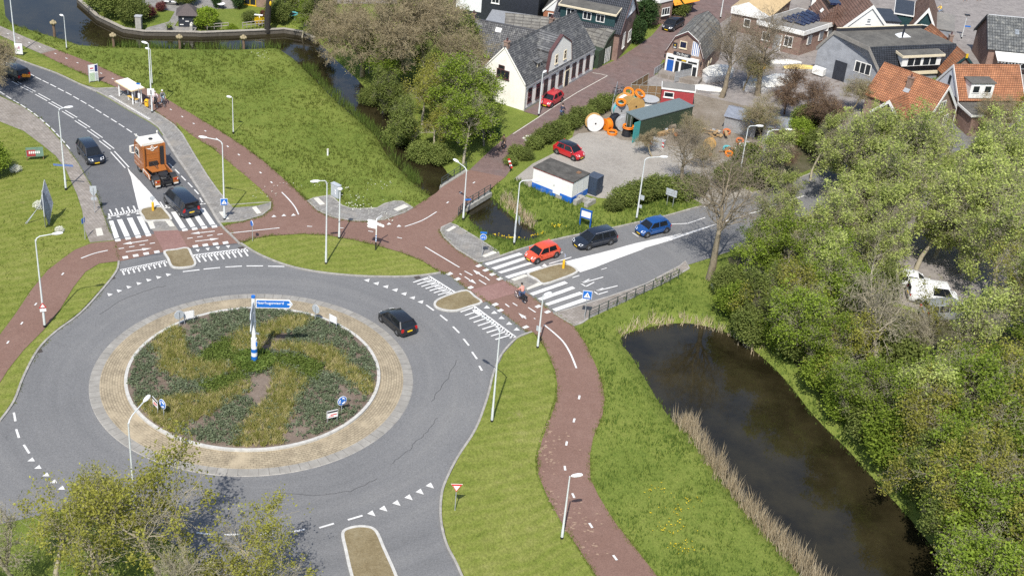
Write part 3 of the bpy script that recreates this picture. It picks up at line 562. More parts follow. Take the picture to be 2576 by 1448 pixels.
mark('street_marking', [pts(FH([(x - 22, y), (x - 4, y - 13), (x + 22, y - 6), (x + 4, y + 12)])) for x, y in ((745, 1372), (780, 1368), (712, 1392), (755, 1400), (735, 1412), (775, 1416))], 'pale square blocks painted in the street', .036, M_cream)

q = []
for l in ([(985, 1165), (1010, 1148), (1040, 1118), (1075, 1085), (1100, 1050)], [(700, 1240), (800, 1245), (880, 1235), (950, 1205)], [(1150, 905), (1120, 960), (1085, 1010)], [(250, 790), (330, 745), (420, 718)]):
    P = smooth(pts(l), 6, False); q += line([p + Vector((random.uniform(-.12, .12), random.uniform(-.12, .12), 0)) for p in P], .045)
b = MB()
for i, P in enumerate(q): b.face([Vector((p[0], p[1], .0305 + .0001 * i)) for p in P])
tag(b.build('asphalt_crack', plain('crack_filler', (.06, .06, .062), .8), flip=False), 'dark sealed cracks in the roundabout asphalt', kind='structure')
b = MB()
for x, y in ((607, 625), (1121, 1333), (1050, 699), (282, 700), (98, 884)): p = at(x, y); b.box((p.x, p.y, .06), (.5, .4, .06), rz=.6)
tag(b.build('drain_cover', plain('cast_iron', (.06, .05, .045), .8), flip=False), 'dark gully covers along the kerbs', kind='structure')
# ================================================================ buildings
def tiles(name, c1, c2, gap, rz_=.2, cw=.24, blot=None, rough=.7, bs=.8):
    m, t, p, N, L = nodes(name); v = objco(t); sx = N('ShaderNodeSeparateXYZ'); L(v, sx.inputs[0])
    cb = N('ShaderNodeCombineXYZ'); L(sx.outputs[0], cb.inputs[0]); L(sx.outputs[2], cb.inputs[1])
    b = N('ShaderNodeTexBrick'); L(cb.outputs[0], b.inputs['Vector']); b.inputs['Scale'].default_value = 1; b.offset = 0.
    b.inputs['Brick Width'].default_value = cw; b.inputs['Row Height'].default_value = rz_; b.inputs['Mortar Size'].default_value = min(rz_, cw) * .13
    b.inputs['Color1'].default_value = (*c1, 1); b.inputs['Color2'].default_value = (*c2, 1); b.inputs['Mortar'].default_value = (*gap, 1); b.inputs['Mortar Smooth'].default_value = .4
    g = ramp(t, [(.28, (.62, .62, .62)), (.72, (1.35, 1.35, 1.35))]); L(noise(t, bs, 6, .7, v), g.inputs[0])
    out = mix(t, 1., b.outputs['Color'], g.outputs[0], 'MULTIPLY')
    if blot:
        q = ramp(t, [(.52, (0, 0, 0)), (.66, (1, 1, 1))]); L(noise(t, 1.6, 6, .75, v), q.inputs[0]); out = mix(t, q.outputs[0], out, blot)
    L(out, p.inputs['Base Color']); p.inputs['Roughness'].default_value = rough; p.inputs['Specular IOR Level'].default_value = .35
    wv = N('ShaderNodeTexWave'); wv.bands_direction = 'X'; wv.inputs['Scale'].default_value = .31416 / cw * 1.0; L(v, wv.inputs['Vector'])
    ad = N('ShaderNodeMath'); ad.operation = 'SUBTRACT'; L(wv.outputs['Fac'], ad.inputs[0]); L(b.outputs['Fac'], ad.inputs[1]); bump(t, p, ad.outputs[0], .7, .05); return m
T_grey = tiles('weathered_slate_tile', (.075, .077, .082), (.135, .137, .14), (.035, .035, .037), .19, .26, (.2, .2, .19), bs=.5)
T_old = tiles('old_grey_roofing', (.12, .115, .105), (.17, .165, .15), (.07, .065, .06), .3, 1.1, (.21, .2, .17), bs=1.5)
T_dark = tiles('dark_glazed_tile', (.03, .034, .043), (.045, .05, .062), (.012, .013, .016), .24, .25, None, .38)
T_brown = tiles('brown_tile', (.17, .095, .07), (.21, .125, .095), (.07, .04, .03), .24, .3, (.14, .1, .08))
T_orange = tiles('orange_pantile', (.3, .12, .055), (.4, .175, .085), (.12, .055, .03), .21, .24, (.23, .1, .055), bs=.7)
T_orange2 = tiles('weathered_orange_pantile', (.27, .11, .05), (.36, .155, .075), (.1, .045, .025), .19, .22, (.2, .12, .075), bs=.9)
T_slate = tiles('square_slate', (.085, .09, .092), (.13, .135, .135), (.045, .048, .05), .3, .36, (.24, .24, .22), bs=1.2)
B_red = bricks('red_brown_brick', (.21, .125, .1), (.27, .17, .135), (.22, .19, .165), .24, .075, .008, axes='wall', patches=(.19, .12, .1))
B_old = bricks('old_brick', (.19, .125, .1), (.3, .19, .14), (.24, .2, .17), .22, .07, .01, axes='wall', patches=(.23, .145, .105))
B_orange = bricks('orange_brick', (.33, .12, .06), (.38, .15, .075), (.25, .15, .1), .22, .07, .008, axes='wall')
W_white = plain('white_render', (.82, .8, .73), .85, var=.04, scale=1.2, grime=(.7, .67, .6))
W_trim = plain('white_paintwork', (.74, .74, .71), .5, var=.05, scale=2)
W_board = plain('white_boarding', (.68, .7, .72), .6, var=.04, scale=2)
W_cream = plain('cream_paintwork', (.66, .58, .42), .6, var=.06)
W_green = plain('dark_green_paint', (.035, .055, .035), .55, var=.2)
W_teal = plain('dark_teal_boarding', (.018, .05, .055), .5, var=.15)
W_black = plain('black_tarred_boarding', (.022, .026, .036), .55, var=.25)
W_greycl = bricks('grey_cladding', (.25, .265, .29), (.275, .29, .315), (.16, .17, .19), 8, .14, .014, axes='wall', rough=.6)
W_red = plain('red_paint', (.33, .045, .05), .6, var=.15)
W_wood = plain('brown_timber', (.2, .125, .06), .8, var=.3, scale=6)
W_grey = plain('grey_metal', (.36, .37, .38), .45, metal=.3, var=.15)
W_maroon = plain('maroon_trim', (.085, .04, .04), .55)
F_roof = ground('bitumen_roofing', [(.35, (.075, .073, .068)), (.5, (.11, .105, .095)), (.65, (.145, .14, .125))], .5, 2.5, 9, bmp=.2)
F_grey = ground('grey_roofing_felt', [(.35, (.17, .165, .155)), (.5, (.21, .2, .185)), (.65, (.26, .245, .22))], .4, 2.5, 9, bmp=.2)
F_blackr = plain('black_epdm_roofing', (.028, .03, .038), .45, var=.2, scale=.8)
F_cream = plain('cream_roof_sheet', (.5, .37, .2), .75, var=.1, scale=1, grime=(.42, .31, .18))
G_glass = plain('window_glass', (.018, .022, .027), .07, var=.3, scale=.7)
G_curt = plain('curtained_glass', (.2, .22, .24), .15, var=.5, scale=3)
G_solar = bricks('solar_cells', (.012, .016, .04), (.018, .022, .055), (.09, .1, .13), .5, .5, .012, rough=.15)
W_orangec = plain('orange_awning_cloth', (.72, .27, .02), .8, var=.06)
W_yellow = plain('yellow_paint', (.6, .4, .02), .5)
W_blue = plain('blue_paint', (.012, .09, .36), .45, var=.1)

class Bld:
    def __init__(s, name, p, a, L, prof, label, cat, group=None):
        s.r = empty(name, (p[0], p[1], 0), R(a), label, cat, group); s.L = L; s.prof = prof; s.sub = None
    def put(s, b, name, mat, fr_=None, parent=None, smooth=False):
        o = b.build(name, mat, parent or s.r, smooth)
        if fr_ and parent is None: o.location = (fr_[0], fr_[1], fr_[2] if len(fr_) > 3 else 0); o.rotation_euler = (0, 0, R(fr_[-1]))
        return o
    def walls(s, mat, prof=None, L=None, name='wall', fr_=None, z0=-.1, inset=0.):
        P = prof or s.prof; L = s.L if L is None else L; b = MB()
        ring_ = [(P[0][0], z0)] + list(P) + [(P[-1][0], z0)]
        b.hull([[Vector((inset, y, z)) for y, z in ring_], [Vector((L - inset, y, z)) for y, z in ring_]]); return s.put(b, name, mat, fr_)
    def roof(s, mat, prof=None, L=None, ox=.15, oe=.3, th=.14, fr_=None, name='roof', trim=None, tw=.2, sides='LR', x0=0.):
        P = [Vector((0, y, z)) for y, z in (prof or s.prof)]; L = s.L if L is None else L
        d0 = (P[0] - P[1]).normalized() * oe; d1 = (P[-1] - P[-2]).normalized() * oe; P[0] = P[0] + d0; P[-1] = P[-1] + d1
        up = []
        for i, p in enumerate(P):
            ns = []
            if i > 0: e = (P[i] - P[i - 1]).normalized(); ns.append(Vector((0, -e.z, e.y)))
            if i < len(P) - 1: e = (P[i + 1] - P[i]).normalized(); ns.append(Vector((0, -e.z, e.y)))
            n = sum(ns, Vector()).normalized(); c = n.dot(ns[0]); up.append(p + n * th / max(c, .3))
        lo = [p + Vector((0, 0, .004)) for p in P]; b = MB(); sec = lo + up[::-1]
        b.hull([[q + Vector((x0 - ox, 0, 0)) for q in sec], [q + Vector((L + ox, 0, 0)) for q in sec]]); o = s.put(b, name, mat, fr_)
        if trim is not None:
            for sd in sides:
                x = x0 - ox - .05 if sd == 'L' else L + ox + .01; b = MB(); dn = [q - Vector((0, 0, tw)) for q in lo]
                upt = [q + Vector((0, 0, .03)) for q in up]
                b.hull([[q + Vector((x, 0, 0)) for q in dn + upt[::-1]], [q + Vector((x + .05, 0, 0)) for q in dn + upt[::-1]]])
                s.put(b, 'bargeboard', trim, fr_)
        return o
    def ridge(s, y, z, mat, L=None, r=.11, fr_=None, ox=.15, x0=0.):
        L = s.L if L is None else L; b = MB(); n = int((L - x0) / .4)
        for i in range(n):
            a = x0 - ox + (L - x0 + 2 * ox) * i / n; e = x0 - ox + (L - x0 + 2 * ox) * (i + 1) / n
            b.tube([(a, y, z), (e, y, z)], [r, r * .9], 6)
        return s.put(b, 'ridge_tile', mat, fr_)
    def P3(s, pl, u, z, o, L=None, W=None):
        L = s.L if L is None else L; W = W if W is not None else s.prof[-1][0]
        return Vector({'F': (u, -o, z), 'B': (u, W + o, z), 'L': (-o, u, z), 'R': (L + o, u, z)}[pl])
    def panel(s, pl, u, z, w, h, o0, o1, mat, name, parent=None, fr_=None, L=None, W=None):
        """box on a wall: centre u, bottom z, between offsets o0..o1 outside the wall plane"""
        a = s.P3(pl, u - w / 2, z, o0, L, W); c = s.P3(pl, u + w / 2, z + h, o1, L, W); b = MB()
        b.box((a + c) / 2, [abs(v) for v in (c - a)])
        if parent is not None:
            o = b.build(name, mat, parent); return o
        return s.put(b, name, mat, fr_)
    def win(s, pl, u, z, w, h, frame=None, glass=None, nx=2, tr=0., fr_=None, sill=True, L=None, W=None, name='window', off=0.):
        frame = frame or W_trim; glass = glass or G_glass; b = MB(); f = .09
        def bx(u0, u1, z0, z1, o0=off, o1=off + .06):
            a = s.P3(pl, u0, z0, o0, L, W); c = s.P3(pl, u1, z1, o1, L, W); b.box((a + c) / 2, [abs(v) for v in (c - a)])
        bx(u - w / 2, u - w / 2 + f, z, z + h); bx(u + w / 2 - f, u + w / 2, z, z + h); bx(u - w / 2 + f, u + w / 2 - f, z, z + f); bx(u - w / 2 + f, u + w / 2 - f, z + h - f, z + h)
        for i in range(1, nx):
            c = u - w / 2 + w * i / nx; bx(c - .035, c + .035, z + f, z + h - f)
        if tr: bx(u - w / 2 + f, u + w / 2 - f, z + h * tr - .035, z + h * tr + .035, off, off + .055)
        o = s.put(b, name, frame, fr_)
        p_ = s.panel(pl, u, z + f, w - 2 * f, h - 2 * f, off + .005, off + .028, glass, 'pane', parent=o, L=L, W=W)
        if sill: s.panel(pl, u, z - .07, w + .14, .07, off, off + .12, frame, 'sill', parent=o, L=L, W=W)
        return o
    def door(s, pl, u, w, h, mat, frame=None, fr_=None, L=None, W=None, z=.0):
        o = s.panel(pl, u, z, w, h, 0, .045, mat, 'door', fr_=fr_, L=L, W=W)
        s.panel(pl, u + w * .36, z + 1., .05, .12, .045, .09, W_grey, 'handle', parent=o, L=L, W=W)
        if frame:
            for q in (-1, 1): s.panel(pl, u + q * (w / 2 + .05), z, .1, h, 0, .07, frame, 'jamb', parent=o, L=L, W=W)
            s.panel(pl, u, z + h, w + .2, .1, 0, .07, frame, 'lintel', parent=o, L=L, W=W)
        return o
    def chimney(s, x, y, z0, z1, w=.5, mat=None, pots=1, fr_=None):
        b = MB(); b.box((x, y, (z0 + z1) / 2), (w, w, z1 - z0)); b.box((x, y, z1 + .05), (w + .12, w + .12, .1)); o = s.put(b, 'chimney', mat or B_old, fr_)
        for i in range(pots):
            b = MB(); b.cyl((x + (i - (pots - 1) / 2) * .22, y, z1 + .3), .1, .4, 10); b.build('chimney_pot', W_maroon, o)
        return o
    def gutter(s, y, z, mat, L=None, x0=0., name='gutter', fr_=None):
        b = MB(); b.box(((x0 + (L or s.L)) / 2, y, z), ((L or s.L) - x0 + .2, .12, .1)); return s.put(b, name, mat, fr_)
    def pipe(s, x, y, h, mat=None):
        b = MB(); b.tube([(x, y, .0), (x, y, h)], .045, 6); return s.put(b, 'downpipe', mat or W_grey)
    def flat(s, P, z, th, fas, top, name='flat_roof', fascia='fascia', ov=0.):
        """flat roof: coloured fascia band with a felt top"""
        b = MB(); b.prism(P, z, z + th); o = s.put(b, fascia, fas)
        c = sum((Vector((p[0], p[1], 0)) for p in P), Vector()) / len(P); Q = [c + (Vector((p[0], p[1], 0)) - c) * .965 for p in P]
        b = MB(); b.prism(Q, z + th - .02, z + th + .02); s.put(b, name, top); return o

# ---- white inn-like house with the bell gable
b = Bld('white_house', at(*FH([(705, 1115)])[0]), 61, 16.8, [(0, 3.15), (3.2, 7.0), (6.4, 3.15)], 'long white rendered house with grey tiled roof and a bell shaped front gable', 'house')
b.walls(W_white); b.roof(T_grey, ox=.05, oe=.1, th=.12); b.ridge(3.2, 7.14, T_grey); b.gutter(-.16, 3.0, W_grey)
for u in (1.15, 3.05, 4.85, 6.65, 8.5, 11.8, 13.55, 15.35): b.win('F', u, .72, .95, 1.85, W_maroon, nx=1, tr=.68)
b.door('F', 10.1, .95, 2.1, W_black, W_cream); b.panel('F', 10.1, 2.22, .95, .45, .002, .03, G_glass, 'fanlight')
b.panel('F', 8.4, -.1, 16.7, .35, .003, .035, W_grey, 'plinth')
cg = [(4.95, 3.2), (5.5, 5.72), (7.9, 7.18), (10.3, 5.72), (10.85, 3.2)]
cgl = [(y - 4.95, z) for y, z in cg]
q = MB(); q.hull([[Vector((y, o, z)) for y, z in [(4.95, 3.14)] + cg + [(10.85, 3.14)]] for o in (-.05, .3)]); b.put(q, 'front_gable', W_white)
q = MB()                                              # gable coping, maroon on the sunny edge
for (y0, z0), (y1, z1) in zip(cg, cg[1:]):
    q.hull([[Vector((y0, o, z0 - .02)), Vector((y0, o, z0 + .16)), Vector((y1, o, z1 + .16)), Vector((y1, o, z1 - .02))] for o in (-.12, .32)])
b.put(q, 'coping', W_maroon)
b.roof(T_grey, prof=[(y, z - .1) for y, z in cgl], L=2.9, ox=0, oe=.02, th=.1, fr_=(4.95, .32, 0, 0)[:2] + (0, 0), name='cross_roof') if False else None
q = MB(); sec0 = [Vector((y, .3, z + .02)) for y, z in cg]; sec1 = [Vector((7.9 + (y - 7.9) * (.0 if z > 7 else .35), 3.4 if z > 7 else (1.9 if z > 5 else .35), z + .02)) for y, z in cg]
sec1 = [Vector((cg[0][0], .35, 3.25)), Vector((cg[1][0], 2.2, 5.75)), Vector((7.9, 3.4, 7.2)), Vector((cg[3][0], 2.2, 5.75)), Vector((cg[4][0], .35, 3.25))]
q.hull([sec0, sec1], cap=False, closed=False); b.put(q, 'cross_gable_roof', T_grey)
for u in (6.85, 8.95): b.win('F', u, 3.95, .62, 1.15, W_cream, nx=1, tr=.6, off=.05)
q = MB(); q.box((7.9, -.07, 3.36), (5.6, .06, .1)); b.put(q, 'string_course', W_grey)
b.win('L', 3.2, 3.2, 1.75, 1.1, W_maroon, nx=3); b.win('L', 3.45, 4.3, .85, .5, W_maroon, nx=1, sill=False)
q = MB()
for s_ in ((0, 3.15, 3.2, 7.0), (6.4, 3.15, 3.2, 7.0)): q.hull([[Vector((x, s_[0], s_[1] + .02)), Vector((x, s_[0], s_[1] + .24)), Vector((x, s_[2], s_[3] + .24)), Vector((x, s_[2], s_[3] + .02))] for x in (-.12, -.055)])
b.put(q, 'gable_coping', W_white)
b.chimney(.35, 3.2, 6.7, 7.65, .55); b.chimney(14.1, 5.0, 4.6, 6.4, .5, pots=2)
dm = MB(); dm.hull([[Vector((3.55, .75, 3.75)), Vector((4.5, .75, 3.75)), Vector((4.5, .75, 4.75)), Vector((3.55, .75, 4.75))], [Vector((3.55, 1.95, 4.9)), Vector((4.5, 1.95, 4.9)), Vector((4.5, 1.75, 5.15)), Vector((3.55, 1.75, 5.15))]]); d_ = b.put(dm, 'dormer', W_black)
b.panel('F', 4.02, 3.85, .8, .8, -.76, -.7, W_cream, 'window', parent=d_); b.panel('F', 4.02, 3.93, .3, .64, -.71, -.68, G_glass, 'pane', parent=d_)
q = MB(); q.box((4.02, 1.25, 4.98), (1.15, 1.5, .08), M=Matrix.Rotation(.28, 4, 'X')); q.build('dormer_roof', T_grey, d_)
b.pipe(.06, -.1, 3.0); b.pipe(16.7, -.1, 3.0)
for x in (1.9, 7.4): q = MB(); q.box((x, -.06, 2.9), (.16, .1, .22)); b.put(q, 'wall_lamp', W_black)

# ---- rear wings behind the white house
b = Bld('rear_wing', (10.9, 70.2), -16.3, 10.6, [(0, 2.6), (3.3, 5.6), (6.6, 2.6)], 'long weathered dark tiled wing behind the white house', 'building')
b.walls(B_old); b.roof(T_grey, ox=.1); b.ridge(3.3, 5.75, F_blackr); b.chimney(.5, 3.3, 5.2, 6.3, .45)
q = MB(); q.box((4.1, 2.6, 5.16), (.75, .6, .05), M=Matrix.Rotation(.74, 4, 'X')); b.put(q, 'roof_light', W_trim)
b = Bld('rear_barn', (16.2, 74.8), -1.1, 8.6, [(0, 2.8), (2.6, 5.2), (5.2, 2.8)], 'low grey corrugated barn roof between the white house and the dark carport', 'building')
b.walls(B_old); b.roof(T_old, ox=.1); b.ridge(2.6, 5.32, T_old)
# ---- dark tiled house with the teal dormer
b = Bld('tiled_house', (22.4, 80.9), -17, 9.0, [(0, 3.9), (4.2, 8.0), (8.4, 3.9)], 'brick house with dark tiled roof and wide teal dormer behind the white house', 'house')
b.walls(B_red); b.roof(T_dark, ox=.2, trim=W_maroon, oe=.4); b.ridge(4.2, 8.15, T_dark)
q = MB(); q.hull([[Vector((8.99 + o, 1.0, 4.9)), Vector((8.99 + o, 4.2, 7.9)), Vector((8.99 + o, 7.4, 4.9))] for o in (.02, .06)]); b.put(q, 'gable_boarding', W_board)
b.win('R', 4.2, 5.2, 1.0, 1.3, W_board, nx=2, off=.06); b.win('R', 2.6, 1.0, 1.0, 2.0, nx=2); b.win('R', 5.6, 1.0, 1.4, 1.4)
q = MB(); q.hull([[Vector((x, .25, 4.35)), Vector((x, .25, 6.0)), Vector((x, 2.6, 6.35))] for x in (.7, 8.1)]); d_ = b.put(q, 'dormer', W_teal)
q = MB(); q.box((4.4, 1.25, 6.16), (7.9, 3.0, .22), M=Matrix.Rotation(.08, 4, 'X')); q.build('dormer_roof', W_cream, d_)
q = MB(); q.box((4.4, 1.3, 6.285), (7.7, 2.8, .03), M=Matrix.Rotation(.08, 4, 'X')); q.build('dormer_felt', F_roof, d_)
for u in (2.1, 4.35, 6.15): b.win('F', u, 4.65, 1.15, 1.05, W_trim, nx=2, off=-.25, sill=False)
# ---- green garage
b = Bld('green_garage', (29.0, 76.1), 60.5, 5.0, [(0, 2.4), (.8, 3.3), (2.5, 4.05), (4.2, 3.3), (5.0, 2.4)], 'dark green garage with arched gable and striped white doors by the brick street', 'garage')
b.r.rotation_euler = (0, 0, R(60.5))
b.walls(W_green, prof=[(0, 2.4), (1.0, 3.35), (2.5, 4.0), (4.0, 3.35), (5.0, 2.4)], L=7.5, fr_=(0, 0, 0, 0)) if False else None
gp = [(0, 2.4), (.9, 3.35), (2.5, 4.0), (4.1, 3.35), (5.0, 2.4)]
def gable_y(b, prof, D, wm, rm, ox=.12, oe=.12, th=.1, trim=None, tw=.2, sides='L', name='roof', wname='wall'):
    """body whose ridge runs away from the front (along local y): built along x in a child frame turned by 90 degrees"""
    f_ = (prof[-1][0], 0, 0, 90); pr = [(prof[-1][0] - y, z) for y, z in prof][::-1]
    b.walls(wm, prof=pr, L=D, fr_=f_, name=wname); b.roof(rm, prof=pr, L=D, fr_=f_, ox=ox, oe=oe, th=th, trim=trim, tw=tw, sides=sides, name=name)
gable_y(b, gp, 7.0, W_green, T_old, trim=W_green)
for u in (1.35, 3.6):
    d_ = b.panel('F', u, 0, 1.7, 2.2, 0, .05, W_green, 'garage_door')
    for k in range(4): b.panel('F', u - .62 + k * .41, .1, .2, 2.0, .05, .07, W_trim, 'panel_stripe', parent=d_)
q = MB(); q.box((-.75, .5, 1.2), (1.3, 1.4, 2.4)); b.put(q, 'side_shed', W_green)
# ---- carport slab roof and gabled cottage behind
b = Bld('carport', (13.6, 80.6), -8, 7.5, [(0, 2.5), (5, 2.5)], 'flat black roofed carport on timber posts behind the trees', 'carport')
for x, y in ((.3, .3), (7.2, .3), (.3, 4.7), (7.2, 4.7), (3.7, .3)): q = MB(); q.box((x, y, 1.2), (.18, .18, 2.5)); b.put(q, 'post', W_wood)
q = MB(); q.box((3.75, 2.5, 2.6), (7.8, 5.3, .25)); b.put(q, 'flat_roof', F_blackr); q = MB(); q.box((3.75, 2.5, 2.7), (7.9, 5.4, .12)); b.put(q, 'edge_trim', W_grey)
q = MB(); q.box((3.75, 4.9, 1.2), (7.4, .12, 2.4)); b.put(q, 'back_wall', W_wood)
b = Bld('cottage', (21.0, 88.0), -10, 5.2, [(0, 2.6), (2.6, 5.4), (5.2, 2.6)], 'small cottage with white boarded gable over red brick behind the carport', 'house')
gable_y(b, b.prof, 7, B_orange, T_grey, trim=W_trim); q = MB(); q.hull([[Vector((.1, o, 2.6)), Vector((2.6, o, 5.2)), Vector((5.1, o, 2.6))] for o in (-.02, -.06)]); b.put(q, 'gable_boarding', W_board)
b.win('F', 1.3, .6, 1.3, 1.7); b.win('F', 3.8, .6, 1.0, 1.7)
b = Bld('dark_house', (8.5, 90.), -12, 12, [(0, 4.6), (4.5, 8), (9, 4.6)], 'large dark slate clad house at the top edge behind the trees', 'house')
b.walls(W_black); b.roof(T_dark); b.win('F', 6, 2.6, 1.1, 1.2); b.panel('F', 2.3, 1.0, 3.6, 2.0, .01, .08, W_board, 'white_screen')
# ---- brick house with orange awnings
b = Bld('brick_house', at(*FB([(520, 305)])[0]), 40, 7.2, [(0, 4.2), (7, 4.2)], 'brick corner house with white fascia and two orange awnings', 'house')
q = MB(); q.prism([(0, 0), (2.9, .25), (3.4, 2.0), (9.5, 2.6), (9.5, 9), (-2.6, 9), (-2.6, 2.2)], -.1, 3.2); b.put(q, 'wall', B_red)
b.flat([(-.1, -.15), (2.95, .1), (3.0, 8), (-2.9, 8.5), (-2.8, 2.1)], 3.2, .75, W_trim, F_grey)
q = MB(); q.hull([[Vector((3.0, 1.7, 3.1)), Vector((3.0, 5.2, 5.6)), Vector((3.0, 8.8, 3.1))], [Vector((9.8, 2.3, 3.1)), Vector((9.8, 5.6, 5.6)), Vector((9.8, 9.2, 3.1))]]); b.put(q, 'roof', T_old)
for x0, x1 in ((3.7, 5.2), (5.6, 8.6)):
    q = MB(); q.hull([[Vector((x, y, z)) for x in (x0, x1)] + [Vector((x1, y, z - .04)), Vector((x0, y, z - .04))] for y, z in ((2.0 + .1 * x0 * .1, 2.9), (.6, 2.1))]); b.put(q, 'awning', W_orangec)
    b.panel('F', (x0 + x1) / 2, .6, x1 - x0 - .3, 1.6, -2.0 - .06 * x0, -1.9 - .06 * x0, G_glass, 'window')
b.win('F', 1.3, 1.3, 1.5, 1.1, nx=3, off=.12)
b.panel('L', .9, 1.2, .9, 1.6, .05, .1, W_trim, 'window'); 
# ---- barn shaped bar
b = Bld('gambrel_bar', (37.0, 75.7), -18, 5.0, [(0, 2.9), (.95, 5.0), (2.5, 6.0), (4.05, 5.0), (5.0, 2.9)], 'small brick bar with gambrel roof and white glazed front', 'bar')
b.r.rotation_euler = (0, 0, R(-20))
bp = b.prof; gable_y(b, bp, 9.0, B_old, T_old, ox=.15, oe=.15, th=.12, trim=W_maroon, tw=.16, sides='LR')
q = MB()
for (y0, z0), (y1, z1) in zip(bp, bp[1:]): q.hull([[Vector((y0, o, z0 + .14)), Vector((y0, o, z0 + .22)), Vector((y1, o, z1 + .22)), Vector((y1, o, z1 + .14))] for o in (-.26, -.2)])
b.put(q, 'gable_edging', W_trim)
f_ = b.panel('F', 2.35, .0, 4.3, 2.75, .02, .34, W_trim, 'shop_front')
for u, w_, z_, h_, mm in ((.85, .85, .1, 1.95, W_blue), (1.75, .5, .15, 1.9, G_glass), (3.0, 1.45, .15, 1.9, G_glass), (4.1, .5, .15, 1.6, G_glass), (.85, .85, 2.15, .25, G_glass), (2.25, 1.3, 2.15, .28, G_glass), (3.7, 1.2, 2.12, .25, G_glass)):
    b.panel('F', u, z_, w_, h_, .34, .355, mm, 'shop_door' if mm is W_blue else 'pane', parent=f_)
b.panel('F', 2.55, 2.2, .55, .18, .355, .365, W_yellow, 'yellow_notice', parent=f_)
sg = b.panel('F', 2.2, 2.85, 2.3, .42, .3, .36, W_black, 'name_board')
def text(s_, size, mat, parent, loc, rot=(90, 0, 0), align='CENTER', name='lettering', ext=.006):
    c = bpy.data.curves.new(name, 'FONT'); c.body = s_; c.size = size; c.align_x = align; c.align_y = 'CENTER'; c.extrude = ext
    o = bpy.data.objects.new(name, c); dg = bpy.context.evaluated_depsgraph_get(); COL.objects.link(o); dg.update()
    me = bpy.data.meshes.new_from_object(o.evaluated_get(dg)); bpy.data.objects.remove(o)
    o = link_mesh(name, me, mat, parent); o.location = loc; o.rotation_euler = [R(v) for v in rot]; return o
text('De Engel', .42, W_trim, sg, (2.25, -.37, 3.06))
b.win('F', 2.1, 3.75, .95, .95, W_cream, G_solar, nx=1, off=.0)
p_ = b.panel('F', 1.05, 3.55, .55, .75, 0, .05, W_black, 'beer_sign'); q = MB(); q.cyl((1.05, -.06, 4.0), .1, .02, 10, 'Y'); q.build('emblem', W_yellow, p_); b.panel('F', 1.05, 3.62, .34, .1, .05, .06, W_trim, 'sign_lettering', parent=p_)
fl = b.panel('F', 3.8, 3.1, 1.0, 1.85, 0, .05, W_trim, 'striped_shutter')
for k in range(4): b.panel('F', 3.43 + k * .25, 3.15, .09, 1.75, .05, .058, W_blue, 'stripe', parent=fl)
q = MB(); q.prism([(-.2, -1.9), (5.2, -1.9), (5.2, .0), (-.2, .0)], 0, .55); b.put(q, 'terrace', M_tileL)
for u in (-.05, 4.75): q = MB(); q.box((u, -.12, 2.3), (.14, .2, .4)); b.put(q, 'wall_lamp', W_black)
for u, y in ((3.0, 6.8), (4.2, 6.8)):
    q = MB(); q.hull([[Vector((x, u - .35, 1.1)), Vector((x, u + .35, 1.1)), Vector((x, u + .35, 1.5)), Vector((x, u, 1.75)), Vector((x, u - .35, 1.5))] for x in (5.0, 5.06)]); b.put(q, 'side_window', W_cream)
# ---- cream roofed house and flat roofed house with panels
b = Bld('cream_roof_house', (47.2, 94.4), -25, 5.3, [(0, 3.2), (2.0, 4.3), (5.2, 3.2)], 'brick house with a plain cream roof and white gable boarding', 'house')
gable_y(b, [(0, 3.3), (2.2, 4.5), (5.3, 3.1)], 10, B_red, F_cream, ox=.3, oe=.2, th=.12)
q = MB(); q.hull([[Vector((-.1, o, 2.5)), Vector((-.1, o, 3.4)), Vector((2.2, o, 4.6)), Vector((5.4, o, 3.2)), Vector((5.4, o, 2.7))] for o in (-.34, -.04)]); b.put(q, 'gable_boarding', W_trim)
b.win('F', 2.4, 1.0, .95, 1.15, nx=1)
b = Bld('flat_roof_house', (50.1, 89.0), -25, 6.4, [(0, 3), (9, 3)], 'brick house with flat roof, white fascia and solar panels', 'house')
FP_ = [(0, 0), (6.5, 0), (9.4, 8.8), (2.9, 8.8)]
q = MB(); q.prism([(.2, .2), (6.3, .2), (9.1, 8.7), (3, 8.7)], -.1, 3.0); b.put(q, 'wall', B_red)
b.flat([(-.15, -.15), (6.6, -.15), (9.6, 8.9), (2.8, 8.9)], 3.0, .6, W_trim, F_grey)
for i in range(2):
    for j in range(6):
        q = MB(); x, y = 3.4 + i * 1.75 + j * .36, 2.3 + j * 1.02; q.box((x, y, 3.85), (1.6, .98, .05), M=Matrix.Rotation(R(-1), 4, 'Z') @ Matrix.Rotation(.16, 4, 'Y')); b.put(q, 'solar_panel', G_solar)
        q = MB(); q.box((x, y, 3.7), (1.2, .06, .2)); b.put(q, 'panel_rail', W_grey)
b.win('F', 1.4, 1.0, 1.1, 1.2, off=-.2); b.win('F', 4.6, .9, 1.2, 1.5, off=-.2); b.panel('F', 3.0, 0, .9, 2.2, -.2, -.14, W_grey, 'door'); b.panel('F', 3.6, 0, .2, 2.3, -.2, -.1, W_trim, 'door_post')
for y in (2.0, 4.6, 6.6): 
    q = MB(); q.box((6.3 + y * .322, y, 1.9), (.14, .95, 1.25), rz=R(-18.3)); w_ = b.put(q, 'window', W_trim); q = MB(); q.box((6.36 + y * .322, y, 1.92), (.08, .78, 1.05), rz=R(-18.3)); q.build('pane', G_curt, w_)
